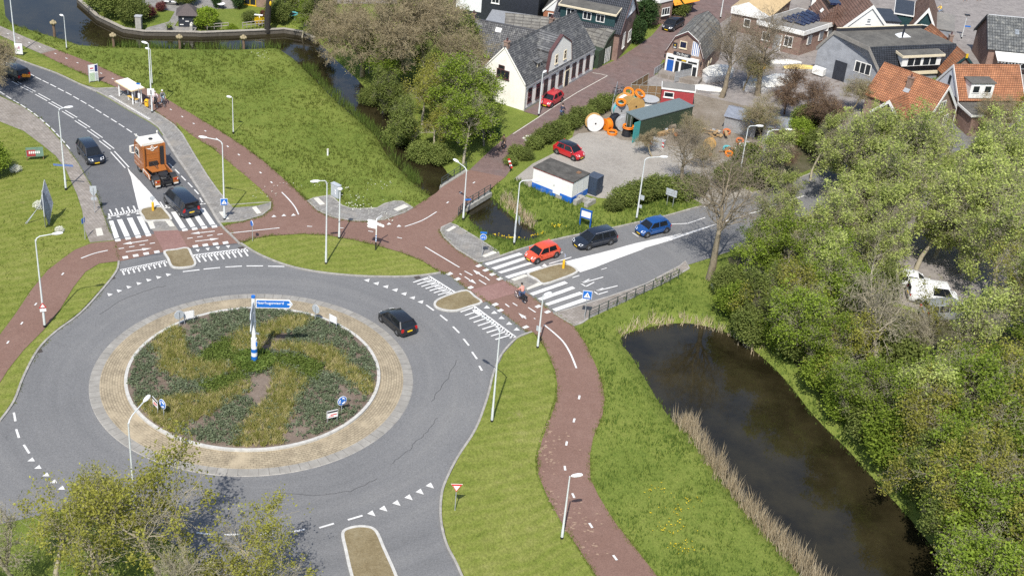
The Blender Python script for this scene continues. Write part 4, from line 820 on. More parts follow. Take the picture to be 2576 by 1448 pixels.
# ---- brown tiled house with big white gable
b = Bld('white_gable_house', (61.3, 88.4), 5, 6.7, [(0, 3.7), (3.6, 7.1), (6.8, 3.7)], 'brown tiled house with a large plain white gable', 'house')
gable_y(b, b.prof, 9, B_red, T_brown, ox=.25, oe=.3, th=.16, trim=W_trim, tw=.25)
q = MB(); q.hull([[Vector((.15, o, 3.75)), Vector((3.6, o, 6.95)), Vector((6.6, o, 3.75))] for o in (-.02, -.08)]); b.put(q, 'gable_boarding', W_trim)
b.win('F', 3.5, 4.7, .6, .75, W_trim, G_curt, nx=1, tr=.5, off=.08)
q = MB(); q.hull([[Vector((-2.6, y, 3.3)), Vector((-.2, y, 6.3)), Vector((-.2, y, 3.3))] for y in (2.5, 8.5)]); b.put(q, 'side_wing', T_brown)
q = MB(); q.box((-1.75, 4.6, 4.55), (.55, .75, .08), M=Matrix.Rotation(-.9, 4, 'Y')); w_ = b.put(q, 'roof_window', W_trim)
q = MB(); q.box((-.6, 5.4, 6.15), (1.5, 5.4, .3)); b.put(q, 'solar_heater', G_solar); q = MB(); q.box((-1.9, 2.2, 3.0), (1.5, .5, .9)); b.put(q, 'white_parapet', W_trim)
q = MB(); q.box((7.6, 4.6, 3.5), (2.1, 5, 1.6)); d_ = b.put(q, 'box_dormer', W_trim); q = MB(); q.box((7.6, 4.6, 4.4), (2.4, 5.3, .22)); q.build('dormer_roof', F_blackr, d_)
# ---- narrow house with half open gable
b = Bld('narrow_house', (71.4, 91.6), -13, 3.3, [(0, 3.6), (1.75, 6.6), (3.4, 3.6)], 'narrow tall house with brown tiles and weathered white A shaped gable', 'house')
gable_y(b, b.prof, 9.5, W_teal, T_brown, ox=.2, oe=.2, th=.16)
q = MB()
for s_ in ((-.15, 3.4, 1.75, 6.75), (3.55, 3.4, 1.75, 6.75)): q.hull([[Vector((s_[0], o, s_[1] - .2)), Vector((s_[0], o, s_[1] + .22)), Vector((s_[2], o, s_[3] + .15)), Vector((s_[2], o, s_[3] - .5))] for o in (-.36, -.18)])
b.put(q, 'gable_frame', W_trim); b.win('F', 1.8, 3.3, 1.2, 1.1, nx=1, off=.02)
q = MB(); q.box((-1.2, 5.5, 4.6), (2.6, 6.5, .2)); d_ = b.put(q, 'flat_dormer_roof', F_blackr); q = MB(); q.box((-1.1, 5.5, 2.25), (2.2, 6.2, 4.5)); b.put(q, 'side_wing', W_teal); q = MB(); q.box((-1.2, 5.5, 4.58), (2.75, 6.65, .16)); q.build('edge_trim', W_trim, d_)
q = MB(); q.box((4.6, 4.5, 1.9), (2.2, 7, 3.8)); b.put(q, 'grey_wing', W_greycl); q = MB(); q.box((4.6, 4.5, 3.86), (2.5, 7.3, .12)); b.put(q, 'wing_roof', F_grey)
# ---- orange brick house at the top edge
b = Bld('orange_brick_house', (60.2, 103.5), -8, 7, [(0, 6), (8, 6)], 'orange brick house with white corner post at the top edge', 'house')
b.walls(B_orange); q = MB(); q.box((3.5, 4, 6.1), (7.4, 8.4, .2)); b.put(q, 'flat_roof', F_grey); q = MB(); q.box((-.2, -.1, 3), (.6, .3, 6.0)); b.put(q, 'corner_post', W_trim); b.win('F', 2.4, 1.3, 1.5, 2.2, W_cream); b.win('F', 5.4, 3.4, 1.5, 1.6, W_cream)
# ---- grey clad workshop house with dark tiled slope
b = Bld('grey_clad_house', (57.4, 81.6), -52, 8.4, [(0, 3.2), (3.2, 6.0), (6.6, 6.0), (8.4, 3.0)], 'grey clad house with flat roof, dark tiled slope and long white dormer', 'house')
b.r.rotation_euler = (0, 0, R(-52)); gp = [(0, 3.3), (2.4, 5.9), (6.6, 5.9), (8.4, 3.0)]
b.r.location = (57.0, 80.6, 0); b.r.rotation_euler = (0, 0, R(-45))
# gable face looks to lower left; the ridge direction runs along azimuth 20 -> build body skewed with explicit corners
Wd = Matrix.Rotation(-R(-45), 3, 'Z')
def loc2(x, y, z): return Wd @ (Vector((x, y, z)) - Vector((57.0, 80.6, 0)))
A0 = [(57.1, 80.8, 3.4), (58.9, 80.4, 5.9), (62.7, 76.0, 5.7), (64.4, 75.6, 3.1)]; sh = Vector((11.6, 4.3, 0))
g0 = [loc2(*p) for p in A0]; g1 = [loc2(*(Vector(p) + sh)) for p in A0]
q = MB(); fl_ = lambda v: Vector((v.x, v.y, -.1)); q.hull([[fl_(g0[0])] + g0 + [fl_(g0[3])], [fl_(g1[0])] + g1 + [fl_(g1[3])]]); b.put(q, 'wall', W_greycl)
up = Vector((0, 0, .16)); ex = (g1[0] - g0[0]).normalized() * .25
def slab(P, th, name, mat, n=None):
    n = n or Vector((0, 0, th)); q = MB(); q.hull([[p + Vector((0, 0, .012)) for p in P], [p + n for p in P]]); return b.put(q, name, mat)
slab([g0[1] - ex, g1[1] + ex, g1[2] + ex, g0[2] - ex], .12, 'flat_roof', F_roof)
ev = (g0[3] - g0[2]).normalized() * .45
# tile slope with its own frame so the courses follow it
e1 = (g1[2] - g0[2]); LL = e1.length + .4; rzl = math.degrees(math.atan2(e1.y, e1.x)); hz = ((g0[3] + ev) - g0[2]); nrm = Vector((-e1.y, e1.x, 0)).normalized(); dy = hz.dot(nrm)
q = MB(); sx_ = hz.dot(e1.normalized())
q.hull([[Vector((x + k * sx_, k * dy, k * hz.z + o)) for x, k in ((-.2, 0), (LL - .2, 0), (LL - .2, 1), (-.2, 1))] for o in (.02, .2)]); o = b.put(q, 'tiled_slope', T_dark); o.location = g0[2]; o.rotation_euler = (0, 0, R(rzl))
slab([g0[0] - ex - Vector((0, 0, .3)), g1[0] + ex - Vector((0, 0, .3)), g1[1] + ex, g0[1] - ex], .14, 'left_slope', F_grey)
for i, (p, r_) in enumerate(((g0[0], g0[1]), (g0[1], g0[2]), (g0[2], g0[3]))):
    q = MB(); q.hull([[p - ex * 1.2 - up * 2, p - ex * 1.2 + up * 1.4, r_ - ex * 1.2 + up * 1.4, r_ - ex * 1.2 - up * 2], [p - ex * .9 - up * 2, p - ex * .9 + up * 1.4, r_ - ex * .9 + up * 1.4, r_ - ex * .9 - up * 2]]); b.put(q, 'bargeboard', F_grey)
q = MB(); q.hull([[p + Vector((0, 0, z)) for p in (g0[1], g1[1])] + [p + Vector((.25, .25, z)) for p in (g1[1], g0[1])] for z in (.13, .55)]); b.put(q, 'parapet', F_blackr)
q = MB(); q.hull([[p + Vector((0, 0, z)) for p in (g0[1], g1[1])] + [p + Vector((.32, .32, z)) for p in (g1[1], g0[1])] for z in (.55, .63)]); b.put(q, 'parapet_cap', W_cream)
# dormer
dd = (g1[2] - g0[2]).normalized(); out = Vector((dd.y, -dd.x, 0)); m0 = g0[2] + dd * 3.9 + out * 1.7; m1 = g0[2] + dd * 9.6 + out * 1.7
q = MB(); q.hull([[Vector((p.x, p.y, 3.75)), Vector((p.x, p.y, 5.0)), Vector((p.x, p.y, 5.1)) - out * 1.6, Vector((p.x, p.y, 4.6)) - out * 1.2] for p in (m0, m1)]); d_ = b.put(q, 'dormer', W_trim)
q = MB(); q.hull([[Vector((p.x, p.y, z)) + out * .3, Vector((p.x, p.y, z + .3)) + out * .3, Vector((p.x, p.y, z + .36)) - out * 1.7, Vector((p.x, p.y, z + .06)) - out * 1.7] for p, z in ((m0 - dd * .3, 5.0), (m1 + dd * .3, 5.0))]); q.build('dormer_roof', W_cream, d_)
q = MB(); q.hull([[Vector((p.x, p.y, 5.31)) + out * .2, Vector((p.x, p.y, 5.34)) + out * .2, Vector((p.x, p.y, 5.40)) - out * 1.7, Vector((p.x, p.y, 5.36)) - out * 1.7] for p in (m0 - dd * .2, m1 + dd * .2)]); q.build('dormer_felt', F_roof, d_)
for k in range(4):
    c = m0 + dd * (1.25 + k * 1.02 + (.25 if k > 1 else 0)); ang = math.atan2(dd.y, dd.x)
    q = MB(); q.box(Vector((c.x, c.y, 4.35)) + out * .02, (.85, .05, .95), rz=ang); q.build('pane', G_glass, d_)
q = MB(); q.hull([[g0[3] + ev + dd * x + Vector((0, 0, z)) + out * o for x, z, o in ((1.2, -.35, -.1), (1.2, .05, -.1), (1.2, .05, .15), (1.2, -.35, .15))], [g0[3] + ev + dd * x + Vector((0, 0, z)) + out * o for x, z, o in ((11.9, -.35, -.1), (11.9, .05, -.1), (11.9, .05, .15), (11.9, -.35, .15))]]); b.put(q, 'gutter_board', W_cream)
# gable openings
gd = (g0[3] - g0[0]); gd.z = 0; gl = gd.length; gd.normalize(); go = Vector((gd.y, -gd.x, 0)); ga = math.atan2(gd.y, gd.x); gb = fl_(g0[0])
def gbox(u, z, w_, h_, o0, th, mat, name, par=None):
    q = MB(); q.box(gb + gd * u + go * (o0 + th / 2) + Vector((0, 0, z + .1 + h_ / 2)), (w_, th, h_), rz=ga); return b.put(q, name, mat) if par is None else q.build(name, mat, par)
w_ = gbox(6.6, 1.9, 2.3, 1.5, .0, .08, W_trim, 'window')
for k in range(3): gbox(5.9 + k * .72, 2.0, .6, 1.3, .08, .02, G_glass, 'pane', w_)
gbox(3.6, 0, 1.7, 2.6, .0, .04, W_black, 'open_doorway'); gbox(1.0, .2, 1.6, .9, .1, .8, W_trim, 'lean_to')
q = MB(); c = (g0[1] + g1[2]) / 2 + dd * 1.0; q.tube([c + Vector((0, 0, .1)), c + Vector((.1, 0, 1.7))], .12, 10); q.cyl(c + Vector((.1, 0, 1.75)), .2, .12, 10); b.put(q, 'flue', W_black)
q = MB(); c2 = c + dd * .4 - out * .5; q.hull([[c2 + dd * x - out * y + Vector((0, 0, .13)) for x, y in ((-.9, -.6), (.9, -.6), (.9, .6), (-.9, .6))], [c2 + dd * x * .1 - out * y * .1 + Vector((0, 0, .6)) for x, y in ((-.9, -.6), (.9, -.6), (.9, .6), (-.9, .6))]]); b.put(q, 'roof_light', W_board)
# ---- orange roofed cottages
b = Bld('orange_roof_cottage', (60.2, 70.6), -43, 9.0, [(0, 3.0), (3.1, 6.1), (6.2, 3.0)], 'brick cottage with orange pantiles and white trimmed gables beside the grey clad house', 'house')
b.r.location = (61.2, 67.4, 0); b.r.rotation_euler = (0, 0, R(-42))
b.walls(B_old, L=8.6); b.roof(T_orange, L=8.6, ox=.2, trim=W_trim, tw=.3, sides='R'); b.ridge(3.1, 6.25, T_orange, L=8.6)
b.win('R', 3.1, 2.9, 1.1, 1.4, W_trim, nx=2, L=8.6); b.win('R', 1.4, .7, 1.1, 1.4, L=8.6); b.win('R', 4.7, .7, 1.1, 1.4, L=8.6); b.chimney(4.4, 1.8, 4.6, 6.1, .6)
q = MB(); q.box((4.4, 1.35, 4.62), (.75, .6, .06), M=Matrix.Rotation(.78, 4, 'X')); b.put(q, 'lead_flashing', W_grey)
b.walls(B_old, prof=[(0, 2.4), (1.9, 4.3), (3.8, 2.4)], L=3.4, fr_=(6.6, -2.8, 0, 90), name='front_wing_wall'); b.roof(T_orange2, prof=[(0, 2.4), (1.9, 4.3), (3.8, 2.4)], L=4.6, fr_=(6.6, -2.8, 0, 90), ox=.2, trim=W_trim, tw=.25, sides='L', name='front_wing_roof')
w_ = MB(); w_.box((4.7, -2.86, 2.3), (.9, .08, 1.0)); w_ = b.put(w_, 'window', W_trim); q = MB(); q.box((4.7, -2.91, 2.3), (.72, .04, .8)); q.build('pane', G_glass, w_)
b = Bld('orange_roof_house', (71.4, 71.0), 13, 8.6, [(0, 3.2), (3.0, 6.4), (6.0, 3.2)], 'house with bright orange tiled roof, white boarded gable and white dormer', 'house')
b.r.location = (72.6, 67.6, 0)
b.walls(B_red); b.roof(T_orange, ox=.15, trim=W_trim, tw=.22, oe=.2); b.ridge(3.0, 6.55, T_orange)
q = MB(); q.hull([[Vector((o, .1, 3.2)), Vector((o, 3.0, 6.3)), Vector((o, 5.9, 3.2))] for o in (-.02, -.08)]); b.put(q, 'gable_boarding', W_board); b.win('L', 3.1, 4.0, .5, 1.1, W_black, nx=1, off=.08, sill=False)
q = MB(); q.hull([[Vector((x, -.05, 3.45)), Vector((x, -.05, 5.35)), Vector((x, 2.0, 5.35))] for x in (1.1, 4.2)]); d_ = b.put(q, 'dormer', W_trim); q = MB(); q.box((2.65, .95, 5.42), (3.4, 2.3, .12)); q.build('dormer_roof', F_roof, d_)
for u in (1.85, 3.4): b.win('F', u, 4.1, 1.0, 1.0, W_trim, nx=1, off=.06, sill=False)
q = MB(); q.box((2.6, -2.0, 1.3), (5.0, 3.4, 2.6)); b.put(q, 'extension_wall', B_red); b.flat([(-.2, -3.9), (5.4, -3.9), (5.4, -.1), (-.2, -.1)], 2.6, .28, W_trim, F_roof, 'extension_roof'); b.win('F', 3.2, .9, 1.6, 1.3, off=3.71)
b.pipe(-.1, -.05, 3.1, W_trim)
b = Bld('weathered_orange_cottage', (75.6, 78.9), 96, 10.5, [(0, 3.0), (2.4, 5.3), (4.8, 3.0)], 'low cottage with weathered orange pantiles and green bargeboards', 'house')
b.r.location = (77.6, 78.0, 0); b.r.rotation_euler = (0, 0, R(101))
b.walls(B_old, L=11); b.roof(T_orange2, L=11, ox=.2, trim=W_teal, tw=.22); b.ridge(2.4, 5.45, T_orange2, L=11); b.chimney(5.0, 2.4, 5.0, 6.2, .5); b.win('L', 2.4, 3.0, .8, .7, W_cream, nx=1)
q = MB(); q.box((-.3, 2.4, 5.45), (.12, .3, .55)); b.put(q, 'gable_finial', W_yellow)
b = Bld('slate_house', (81.5, 88.0), 0, 9, [(0, 3.2), (3.5, 6.4), (7, 3.2)], 'house with square grey slates, roof window and white striped awning at the right edge', 'house')
b.walls(B_red); b.roof(T_slate, ox=.3, oe=.4, trim=W_black, tw=.2); b.ridge(3.5, 6.55, W_grey, r=.09)
q = MB(); q.box((3.7, 1.85, 4.98), (.75, .95, .1), M=Matrix.Rotation(.74, 4, 'X')); w_ = b.put(q, 'roof_window', W_grey); q = MB(); q.box((3.7, 1.81, 5.04), (.55, .75, .06), M=Matrix.Rotation(.74, 4, 'X')); q.build('pane', G_curt, w_)
q = MB(); q.box((4.6, -1.0, 2.45), (7.6, 2.2, .12), M=Matrix.Rotation(.32, 4, 'X')); aw = b.put(q, 'awning', W_trim)
for k in range(17): q = MB(); q.box((1.0 + k * .45, -1.95, 1.98), (.2, .05, .34)); q.build('awning_stripe', W_grey, aw)
b.win('F', 4, .6, 3.2, 1.4, nx=4)
# ---- red shed and yard bits
b = Bld('red_shed', (36.1, 64.9), -4, 4.0, [(0, 2.1), (2.0, 2.1)], 'small red shed with pale flat roof behind the yard fence', 'shed')
q = MB(); q.prism([(0, 0), (3.9, 0), (3.9, 1.9), (0, 1.9)], 0, 2.1); b.put(q, 'wall', W_red); b.flat([(-.1, -.1), (4.05, -.1), (4.05, 2.0), (-.1, 2.0)], 2.1, .2, W_trim, F_grey); b.win('F', .9, 1.1, 1.2, .7, nx=1)
for i, (x, y, a_, w_, d_, lab) in enumerate(((43.3, 58.9, -20, 3.8, 3.4, 'grey corrugated shed under the bare trees, nearest the cable reels'), (47.6, 56.8, -8, 3.0, 3.6, 'grey corrugated shed under the bare trees, nearer the orange roofed cottage'))):
    b = Bld('metal_shed', (x, y), a_, w_, [(0, 1.9), (d_ / 2, 2.5), (d_, 1.9)], lab, 'shed', 'corrugated sheds in the yard'); b.walls(W_grey); b.roof(plain('zinc_sheet', (.3, .32, .36), .4, metal=.4, var=.2), ox=.15, oe=.2, th=.06)
# ---- garden side of the canal
b = Bld('garden_shed', at(*FG([(300, 438)])[0]), 12, 2.3, [(0, 1.7), (2.2, 1.7)], 'black garden shed with hipped shingle roof on the canal quay', 'shed')
b.walls(W_black, prof=[(0, 1.6), (2.2, 1.6)]); q = MB(); q.hull([[Vector((-.3, -.3, 1.6)), Vector((2.6, -.3, 1.6)), Vector((2.6, 2.5, 1.6)), Vector((-.3, 2.5, 1.6))], [Vector((.5, .5, 2.35)), Vector((1.8, .5, 2.35)), Vector((1.8, 1.7, 2.35)), Vector((.5, 1.7, 2.35))], [Vector((1.1, 1.0, 2.75)), Vector((1.2, 1.0, 2.75)), Vector((1.2, 1.2, 2.75)), Vector((1.1, 1.2, 2.75))]]); b.put(q, 'roof', plain('brown_shingle', (.085, .07, .068), .9, var=.25, scale=8))
for u, z, w_, h_ in ((.6, 1.05, .14, .2), (1.1, .75, .45, .1), (.4, .3, .45, .1), (1.65, .5, .4, .07)): b.panel('F', u, z, w_, h_, 0, .04, W_trim, 'wall_plaque')
b = Bld('brick_villa', at(*FG([(1270, 70)])[0]), -8, 11, [(0, 3.2), (6, 3.2)], 'brick house with yellow framed glass doors behind the canal garden', 'house')
b.walls(B_old); q = MB(); q.box((5.5, 3, 3.3), (11.4, 6.4, .25)); b.put(q, 'flat_roof', F_grey); b.win('F', 1.6, .1, 1.7, 2.2, W_yellow, nx=2); b.win('F', 6.5, .8, 1.6, 1.4); b.win('F', 9.2, .8, 1.6, 1.4)
# ================================================================ trees and other plants
def bark(name, c1, c2):
    m, t, p, N, L = nodes(name); v = objco(t); r = ramp(t, [(.3, c1), (.7, c2)]); L(noise(t, 3, 6, .7, v), r.inputs[0]); L(r.outputs[0], p.inputs['Base Color'])
    p.inputs['Roughness'].default_value = .9; p.inputs['Specular IOR Level'].default_value = .15; return m
K_tan = bark('tan_bark', (.22, .18, .11), (.38, .32, .2)); K_grey = bark('grey_bark', (.13, .115, .085), (.27, .245, .19)); K_brown = bark('brown_bark', (.12, .08, .055), (.2, .14, .1)); K_pale = bark('pale_bark', (.26, .23, .16), (.4, .36, .27))
L_pale = foliage('pale_spring_leaves', [(0, (.2, .245, .06)), (.5, (.38, .44, .12)), (1, (.55, .6, .21))], 0.42)
L_fresh = foliage('fresh_green_leaves', [(0, (.1, .155, .018)), (.5, (.2, .275, .034)), (1, (.32, .4, .065))], 0.42)
L_mid = foliage('mid_green_leaves', [(0, (.09, .125, .028)), (.5, (.165, .205, .05)), (1, (.25, .285, .08))], 0.4)
L_yel = foliage('yellow_green_leaves', [(0, (.15, .155, .028)), (.5, (.27, .27, .05)), (1, (.4, .39, .09))], 0.42)
L_olive = foliage('olive_buds', [(0, (.14, .145, .045)), (.5, (.225, .23, .075)), (1, (.32, .32, .115))], 0.2)
L_rust = foliage('brown_buds', [(0, (0.156, 0.102, 0.054)), (0.5, (0.24, 0.156, 0.084)), (1, (0.3, 0.21, 0.12))], .15)
L_lime = foliage('lime_hedge_leaves', [(0, (.12, .19, .015)), (.5, (.21, .3, .025)), (1, (.3, .38, .045))], .3)
L_dark = foliage('dark_evergreen_leaves', [(0, (.018, .038, .012)), (.5, (.035, .07, .02)), (1, (.06, .105, .032))], .15)
L_red = foliage('purple_leaves', [(0, (.06, .018, .02)), (.5, (.11, .03, .03)), (1, (.17, .06, .05))], .2)
L_white = foliage('white_blossom', [(0, (.5, .5, .42)), (.5, (.65, .65, .56)), (1, (.75, .75, .68))], .2)
L_yflow = foliage('yellow_blossom', [(0, (.6, .42, .01)), (.5, (.72, .53, .02)), (1, (.8, .62, .05))], .2)

def skeleton(rg, h, rad, trunk=.28, limbs=7, lv=4, up=.35, gnarl=.25, r0=.22, lean=(0, 0), kids=3):
    """branches grown from the ground up: list of (p0, p1, r0, r1, level), and twig points"""
    segs, tips = [], []
    def limb(p, d, ln, r, k):
        n = 4 if k < 2 else 3; q = p.copy()
        for i in range(n):
            d2 = d + rg.normal(0, gnarl, 3) * (.6 if k == 0 else 1); d2[2] += up * (.15 if k else .3) * (1 if k < 3 else .4); d2 /= np.linalg.norm(d2); d = d2
            e = q + d * ln / n; ra, rb = r * (1 - .62 * i / n), r * (1 - .62 * (i + 1) / n); segs.append((q, e, ra, rb, k)); q = e
            if k < lv and (k > 0 or i >= n - 2):
                for _ in range(kids if k > 0 else max(1, limbs // 3)):
                    a = rg.normal(0, 1, 3); a -= a.dot(d) * d; a /= np.linalg.norm(a) + 1e-9; ang = rg.uniform(.5, 1.05)
                    limb(q, d * math.cos(ang) + a * math.sin(ang), ln * rg.uniform(.42, .68) * (1 if k else .95), rb * rg.uniform(.5, .7), k + 1)
            if k >= lv - 1: tips.append((q, k))
        if k < lv: limb(q, d, ln * .6, r * .4, k + 1)
    limb(np.zeros(3), np.array([lean[0], lean[1], 1.]), h * trunk * 1.5, r0, 0)
    pts_ = np.array([s_[1] for s_ in segs]); top = np.quantile(pts_[:, 2], .995); wd = np.quantile(np.hypot(pts_[:, 0] - lean[0] * h * .3, pts_[:, 1] - lean[1] * h * .3), .97)
    sc = np.array([rad / wd, rad / wd, h / top]); 
    segs = [(a * sc, b * sc, r1, r2, k) for a, b, r1, r2, k in segs]; tips = np.array([t_[0] * sc for t_ in tips]); return segs, tips
def wood_mesh(name, segs, mat, parent, rmin=.012):
    V, F = [], []; off = 0
    for sides, sel in ((7, [s for s in segs if s[4] == 0]), (4, [s for s in segs if s[4] in (1, 2)]), (3, [s for s in segs if s[4] > 2])):
        if not sel: continue
        a = np.array([s[0] for s in sel]); b = np.array([s[1] for s in sel]); ra = np.maximum(rmin, [s[2] for s in sel]); rb = np.maximum(rmin, [s[3] for s in sel])
        d = b - a; d /= np.linalg.norm(d, axis=1)[:, None] + 1e-9; a = a - d * ra[:, None] * .3; ref = np.where(np.abs(d[:, 2:]) < .9, [[0, 0, 1.]], [[1., 0, 0]]); u = np.cross(d, ref); u /= np.linalg.norm(u, axis=1)[:, None]; w_ = np.cross(d, u)
        th = np.arange(sides) * 2 * math.pi / sides; n = len(sel)
        ringv = u[:, None, :] * np.cos(th)[None, :, None] + w_[:, None, :] * np.sin(th)[None, :, None]
        P = np.concatenate([a[:, None] + ringv * ra[:, None, None], b[:, None] + ringv * rb[:, None, None]], 1).reshape(-1, 3)
        base = off + np.arange(n)[:, None] * 2 * sides; i = np.arange(sides)[None]; j = (i + 1) % sides
        F.append(np.stack([base + i, base + j, base + sides + j, base + sides + i], 2).reshape(-1, 4)); V.append(P); off += len(P)
    return np_mesh(name, np.concatenate(V), np.concatenate(F), mat, parent)
def leaf_mesh(name, C, rg, n, spread, size, mat, parent, flat=.0, tone=None, squash=1.):
    """n leaves round each clump centre in C"""
    m = len(C) * n; c = np.repeat(C, n, 0) + rg.normal(0, 1, (m, 3)) * spread * np.array([1, 1, squash])
    s = size * rg.uniform(.6, 1.35, (m, 1)); a = rg.normal(0, 1, (m, 3)); a[:, 2] *= 1 - flat; a /= np.linalg.norm(a, axis=1)[:, None]; b = rg.normal(0, 1, (m, 3)); b[:, 2] *= 1 - flat
    b -= (b * a).sum(1)[:, None] * a; b /= np.linalg.norm(b, axis=1)[:, None]
    P = np.stack([c - a * s * .62, c + b * s * .36, c + a * s * .62, c - b * s * .36], 1).reshape(-1, 3)
    F = np.arange(4 * m).reshape(m, 4); t_ = np.repeat(rg.uniform(0, 1, len(C)), n) * .62 + rg.uniform(0, 1, m) * .38 if tone is None else tone
    return np_mesh(name, P, F, mat, parent, vcol=np.repeat(t_, 4))
PROTO = {}
def proto(key, name, h, rad, leaf=None, bk=None, seed=1, dens=1., nl=5, ls=.16, spread=.3, nmax=0, twk=1., tw3=1., **kw):
    rg = np.random.default_rng(seed); segs, tips = skeleton(rg, h, rad, **kw); segs = [q for q in segs if q[4] < 3 or rg.random() < (tw3 if q[4] == 3 else twk)]
    r = empty(name, (0, 0, -500)); wood_mesh('trunk', segs, bk, r)
    if leaf is not None:
        f3 = np.sin(tips @ (rg.normal(0, 1, (3, 6)) * 1.7) + rg.uniform(0, 6, 6)).sum(1) + rg.normal(0, .5, len(tips)); C = tips[f3 > np.quantile(f3, 1 - dens)]; print('PROTO', key, len(segs), len(tips), len(C))
        if nmax and len(C) > nmax: C = C[rg.choice(len(C), nmax, False)]
        leaf_mesh('crown', C, rg, nl, spread, ls, leaf, r, .45)
    PROTO[key] = (r, h, len(segs), len(tips)); return r
def bushy(key, name, h, rad, leaf, seed=1, n=900, nl=9, ls=.15, spread=.22, bk=None, hollow=.5):
    """dense crown: clumps over an uneven shell on short stems"""
    rg = np.random.default_rng(seed); r = empty(name, (0, 0, -500)); u = rg.normal(0, 1, (n, 3)); u /= np.linalg.norm(u, axis=1)[:, None]
    lob = rg.normal(0, 1, (9, 3)); lob /= np.linalg.norm(lob, axis=1)[:, None]; bulge = .66 + .34 * np.max(np.clip(u @ lob.T, 0, 1) ** 5, 1); rr = bulge * (hollow + (1 - hollow) * rg.random(n) ** .5)
    C = u * rr[:, None] * np.array([rad, rad, h * .5]) + np.array([0, 0, h * .52]); C = C[C[:, 2] > .1]
    st = []
    for i in range(7):
        a = rg.uniform(0, 6.28); e = np.array([math.cos(a) * rad * .5, math.sin(a) * rad * .5, h * rg.uniform(.55, .8)]); m_ = e * .45 + rg.normal(0, .15, 3); s0 = np.array([math.cos(a), math.sin(a), 0]) * .12
        st += [(s0, m_, .09, .06, 1), (m_, e, .06, .02, 2)]
    wood_mesh('stems', st, bk or K_brown, r); leaf_mesh('crown', C, rg, nl, spread, ls, leaf, r, .4); PROTO[key] = (r, h, 0, n); return r
proto('bare_wide', 'bare_tree', 11, 6.5, L_olive, K_tan, 3, .25, 2, .1, .2, 350, .7, lv=5, limbs=9, up=.2, gnarl=.3, trunk=.2, r0=.32, kids=2)
proto('bare_tall', 'bare_tree', 12.5, 5, None, bark('brown_grey_bark', (.17, .14, .1), (.29, .245, .175)), 5, twk=.12, lv=5, limbs=9, up=.45, gnarl=.2, trunk=.26, r0=.42, kids=2)
proto('bare_pale', 'bare_tree', 12, 5.5, L_olive, K_pale, 8, .15, 2, .12, .2, 300, .5, lv=4, limbs=9, up=.3, gnarl=.27, trunk=.22, r0=.3, kids=2)
proto('bare_rust', 'budding_tree', 8.5, 4.5, L_rust, K_brown, 11, .55, 3, .11, .25, 1200, .5, lv=5, limbs=9, up=.35, gnarl=.24, trunk=.2, r0=.18, kids=2)
proto('olive', 'budding_tree', 9, 4.8, L_olive, K_tan, 12, .6, 4, .11, .28, 1500, .4, lv=5, limbs=9, up=.3, gnarl=.25, trunk=.2, r0=.2, kids=2)
proto('pale_a', 'leafy_tree', 12.5, 5, L_pale, K_pale, 21, .3, 8, .2, .24, 1100, .15, 1., lv=5, limbs=9, up=.35, gnarl=.24, trunk=.24, r0=.3, kids=2)
proto('pale_b', 'leafy_tree', 11, 5.2, L_pale, K_pale, 22, .28, 8, .2, .24, 1050, .15, 1., lv=5, limbs=9, up=.25, gnarl=.27, trunk=.22, r0=.24, kids=2)
proto('fresh_a', 'leafy_tree', 9.5, 4.8, L_fresh, K_pale, 31, .34, 10, .195, .27, 1250, .08, .7, lv=5, limbs=9, up=.25, gnarl=.26, trunk=.2, r0=.22, kids=2)
proto('fresh_b', 'leafy_tree', 8.5, 4.6, L_mid, K_grey, 32, .36, 10, .19, .28, 1400, .08, .7, lv=5, limbs=9, up=.2, gnarl=.28, trunk=.18, r0=.2, kids=2)
proto('yel_a', 'leafy_tree', 9.5, 4.8, L_yel, K_pale, 33, .36, 8, .19, .28, 1100, .2, .8, lv=4, limbs=9, up=.22, gnarl=.27, trunk=.2, r0=.24, kids=2)
proto('sparse', 'leafy_tree', 12, 5.2, L_yel, K_pale, 41, .3, 8, .18, .25, 330, .12, .5, lv=4, limbs=7, up=.35, gnarl=.25, trunk=.22, r0=.3, kids=2)
bushy('bush', 'leafy_shrub', 4.5, 2.8, L_fresh, 51, 1000, 9, .2, .26); bushy('bush_mid', 'leafy_shrub', 4.0, 2.8, L_mid, 52, 1000, 9, .2, .26); bushy('bush_low', 'low_shrub', 1.7, 1.6, L_mid, 53, 500, 8, .14, .16)
bushy('bush_lime', 'lime_hedge_shrub', 2.6, 1.5, L_lime, 54, 700, 8, .13, .13, hollow=.75); bushy('bush_dark', 'evergreen_shrub', 4, 1.5, L_dark, 55, 700, 9, .15, .16); bushy('bush_red', 'purple_shrub', 2, 1.4, L_red, 56, 400, 8, .14, .16); bushy('bush_white', 'blossoming_shrub', 1.5, 1.2, L_white, 57, 240, 7, .14, .16); bushy('bush_yellow', 'yellow_flowering_shrub', 1.6, 1.0, L_yflow, 58, 260, 7, .15, .15)
used_proto = set(); TREES = []
def plant(key, px, py, zc, sc, label, group=None, rz=None, cat=None, base=False, sx=1.):
    """a copy of the kind, standing where its crown middle (or its foot) is seen"""
    r, h, _, _ = PROTO[key]; p = at(px, py, 0) if base else at(px, py, zc)
    c = copy_tree(r) if key in used_proto else r
    used_proto.add(key); c.location = (p.x, p.y, float(ground_z(np.array([p.x]), np.array([p.y]))[0]) if abs(p.x) < 120 and p.y < 138 else 0.)
    c.rotation_euler = (0, 0, RNG.uniform(0, 6.28) if rz is None else R(rz)); c.scale = (sc * sx, sc * sx, sc); tag(c, label, cat or ('shrub' if 'bush' in key else 'tree'), group); TREES.append(c); return c
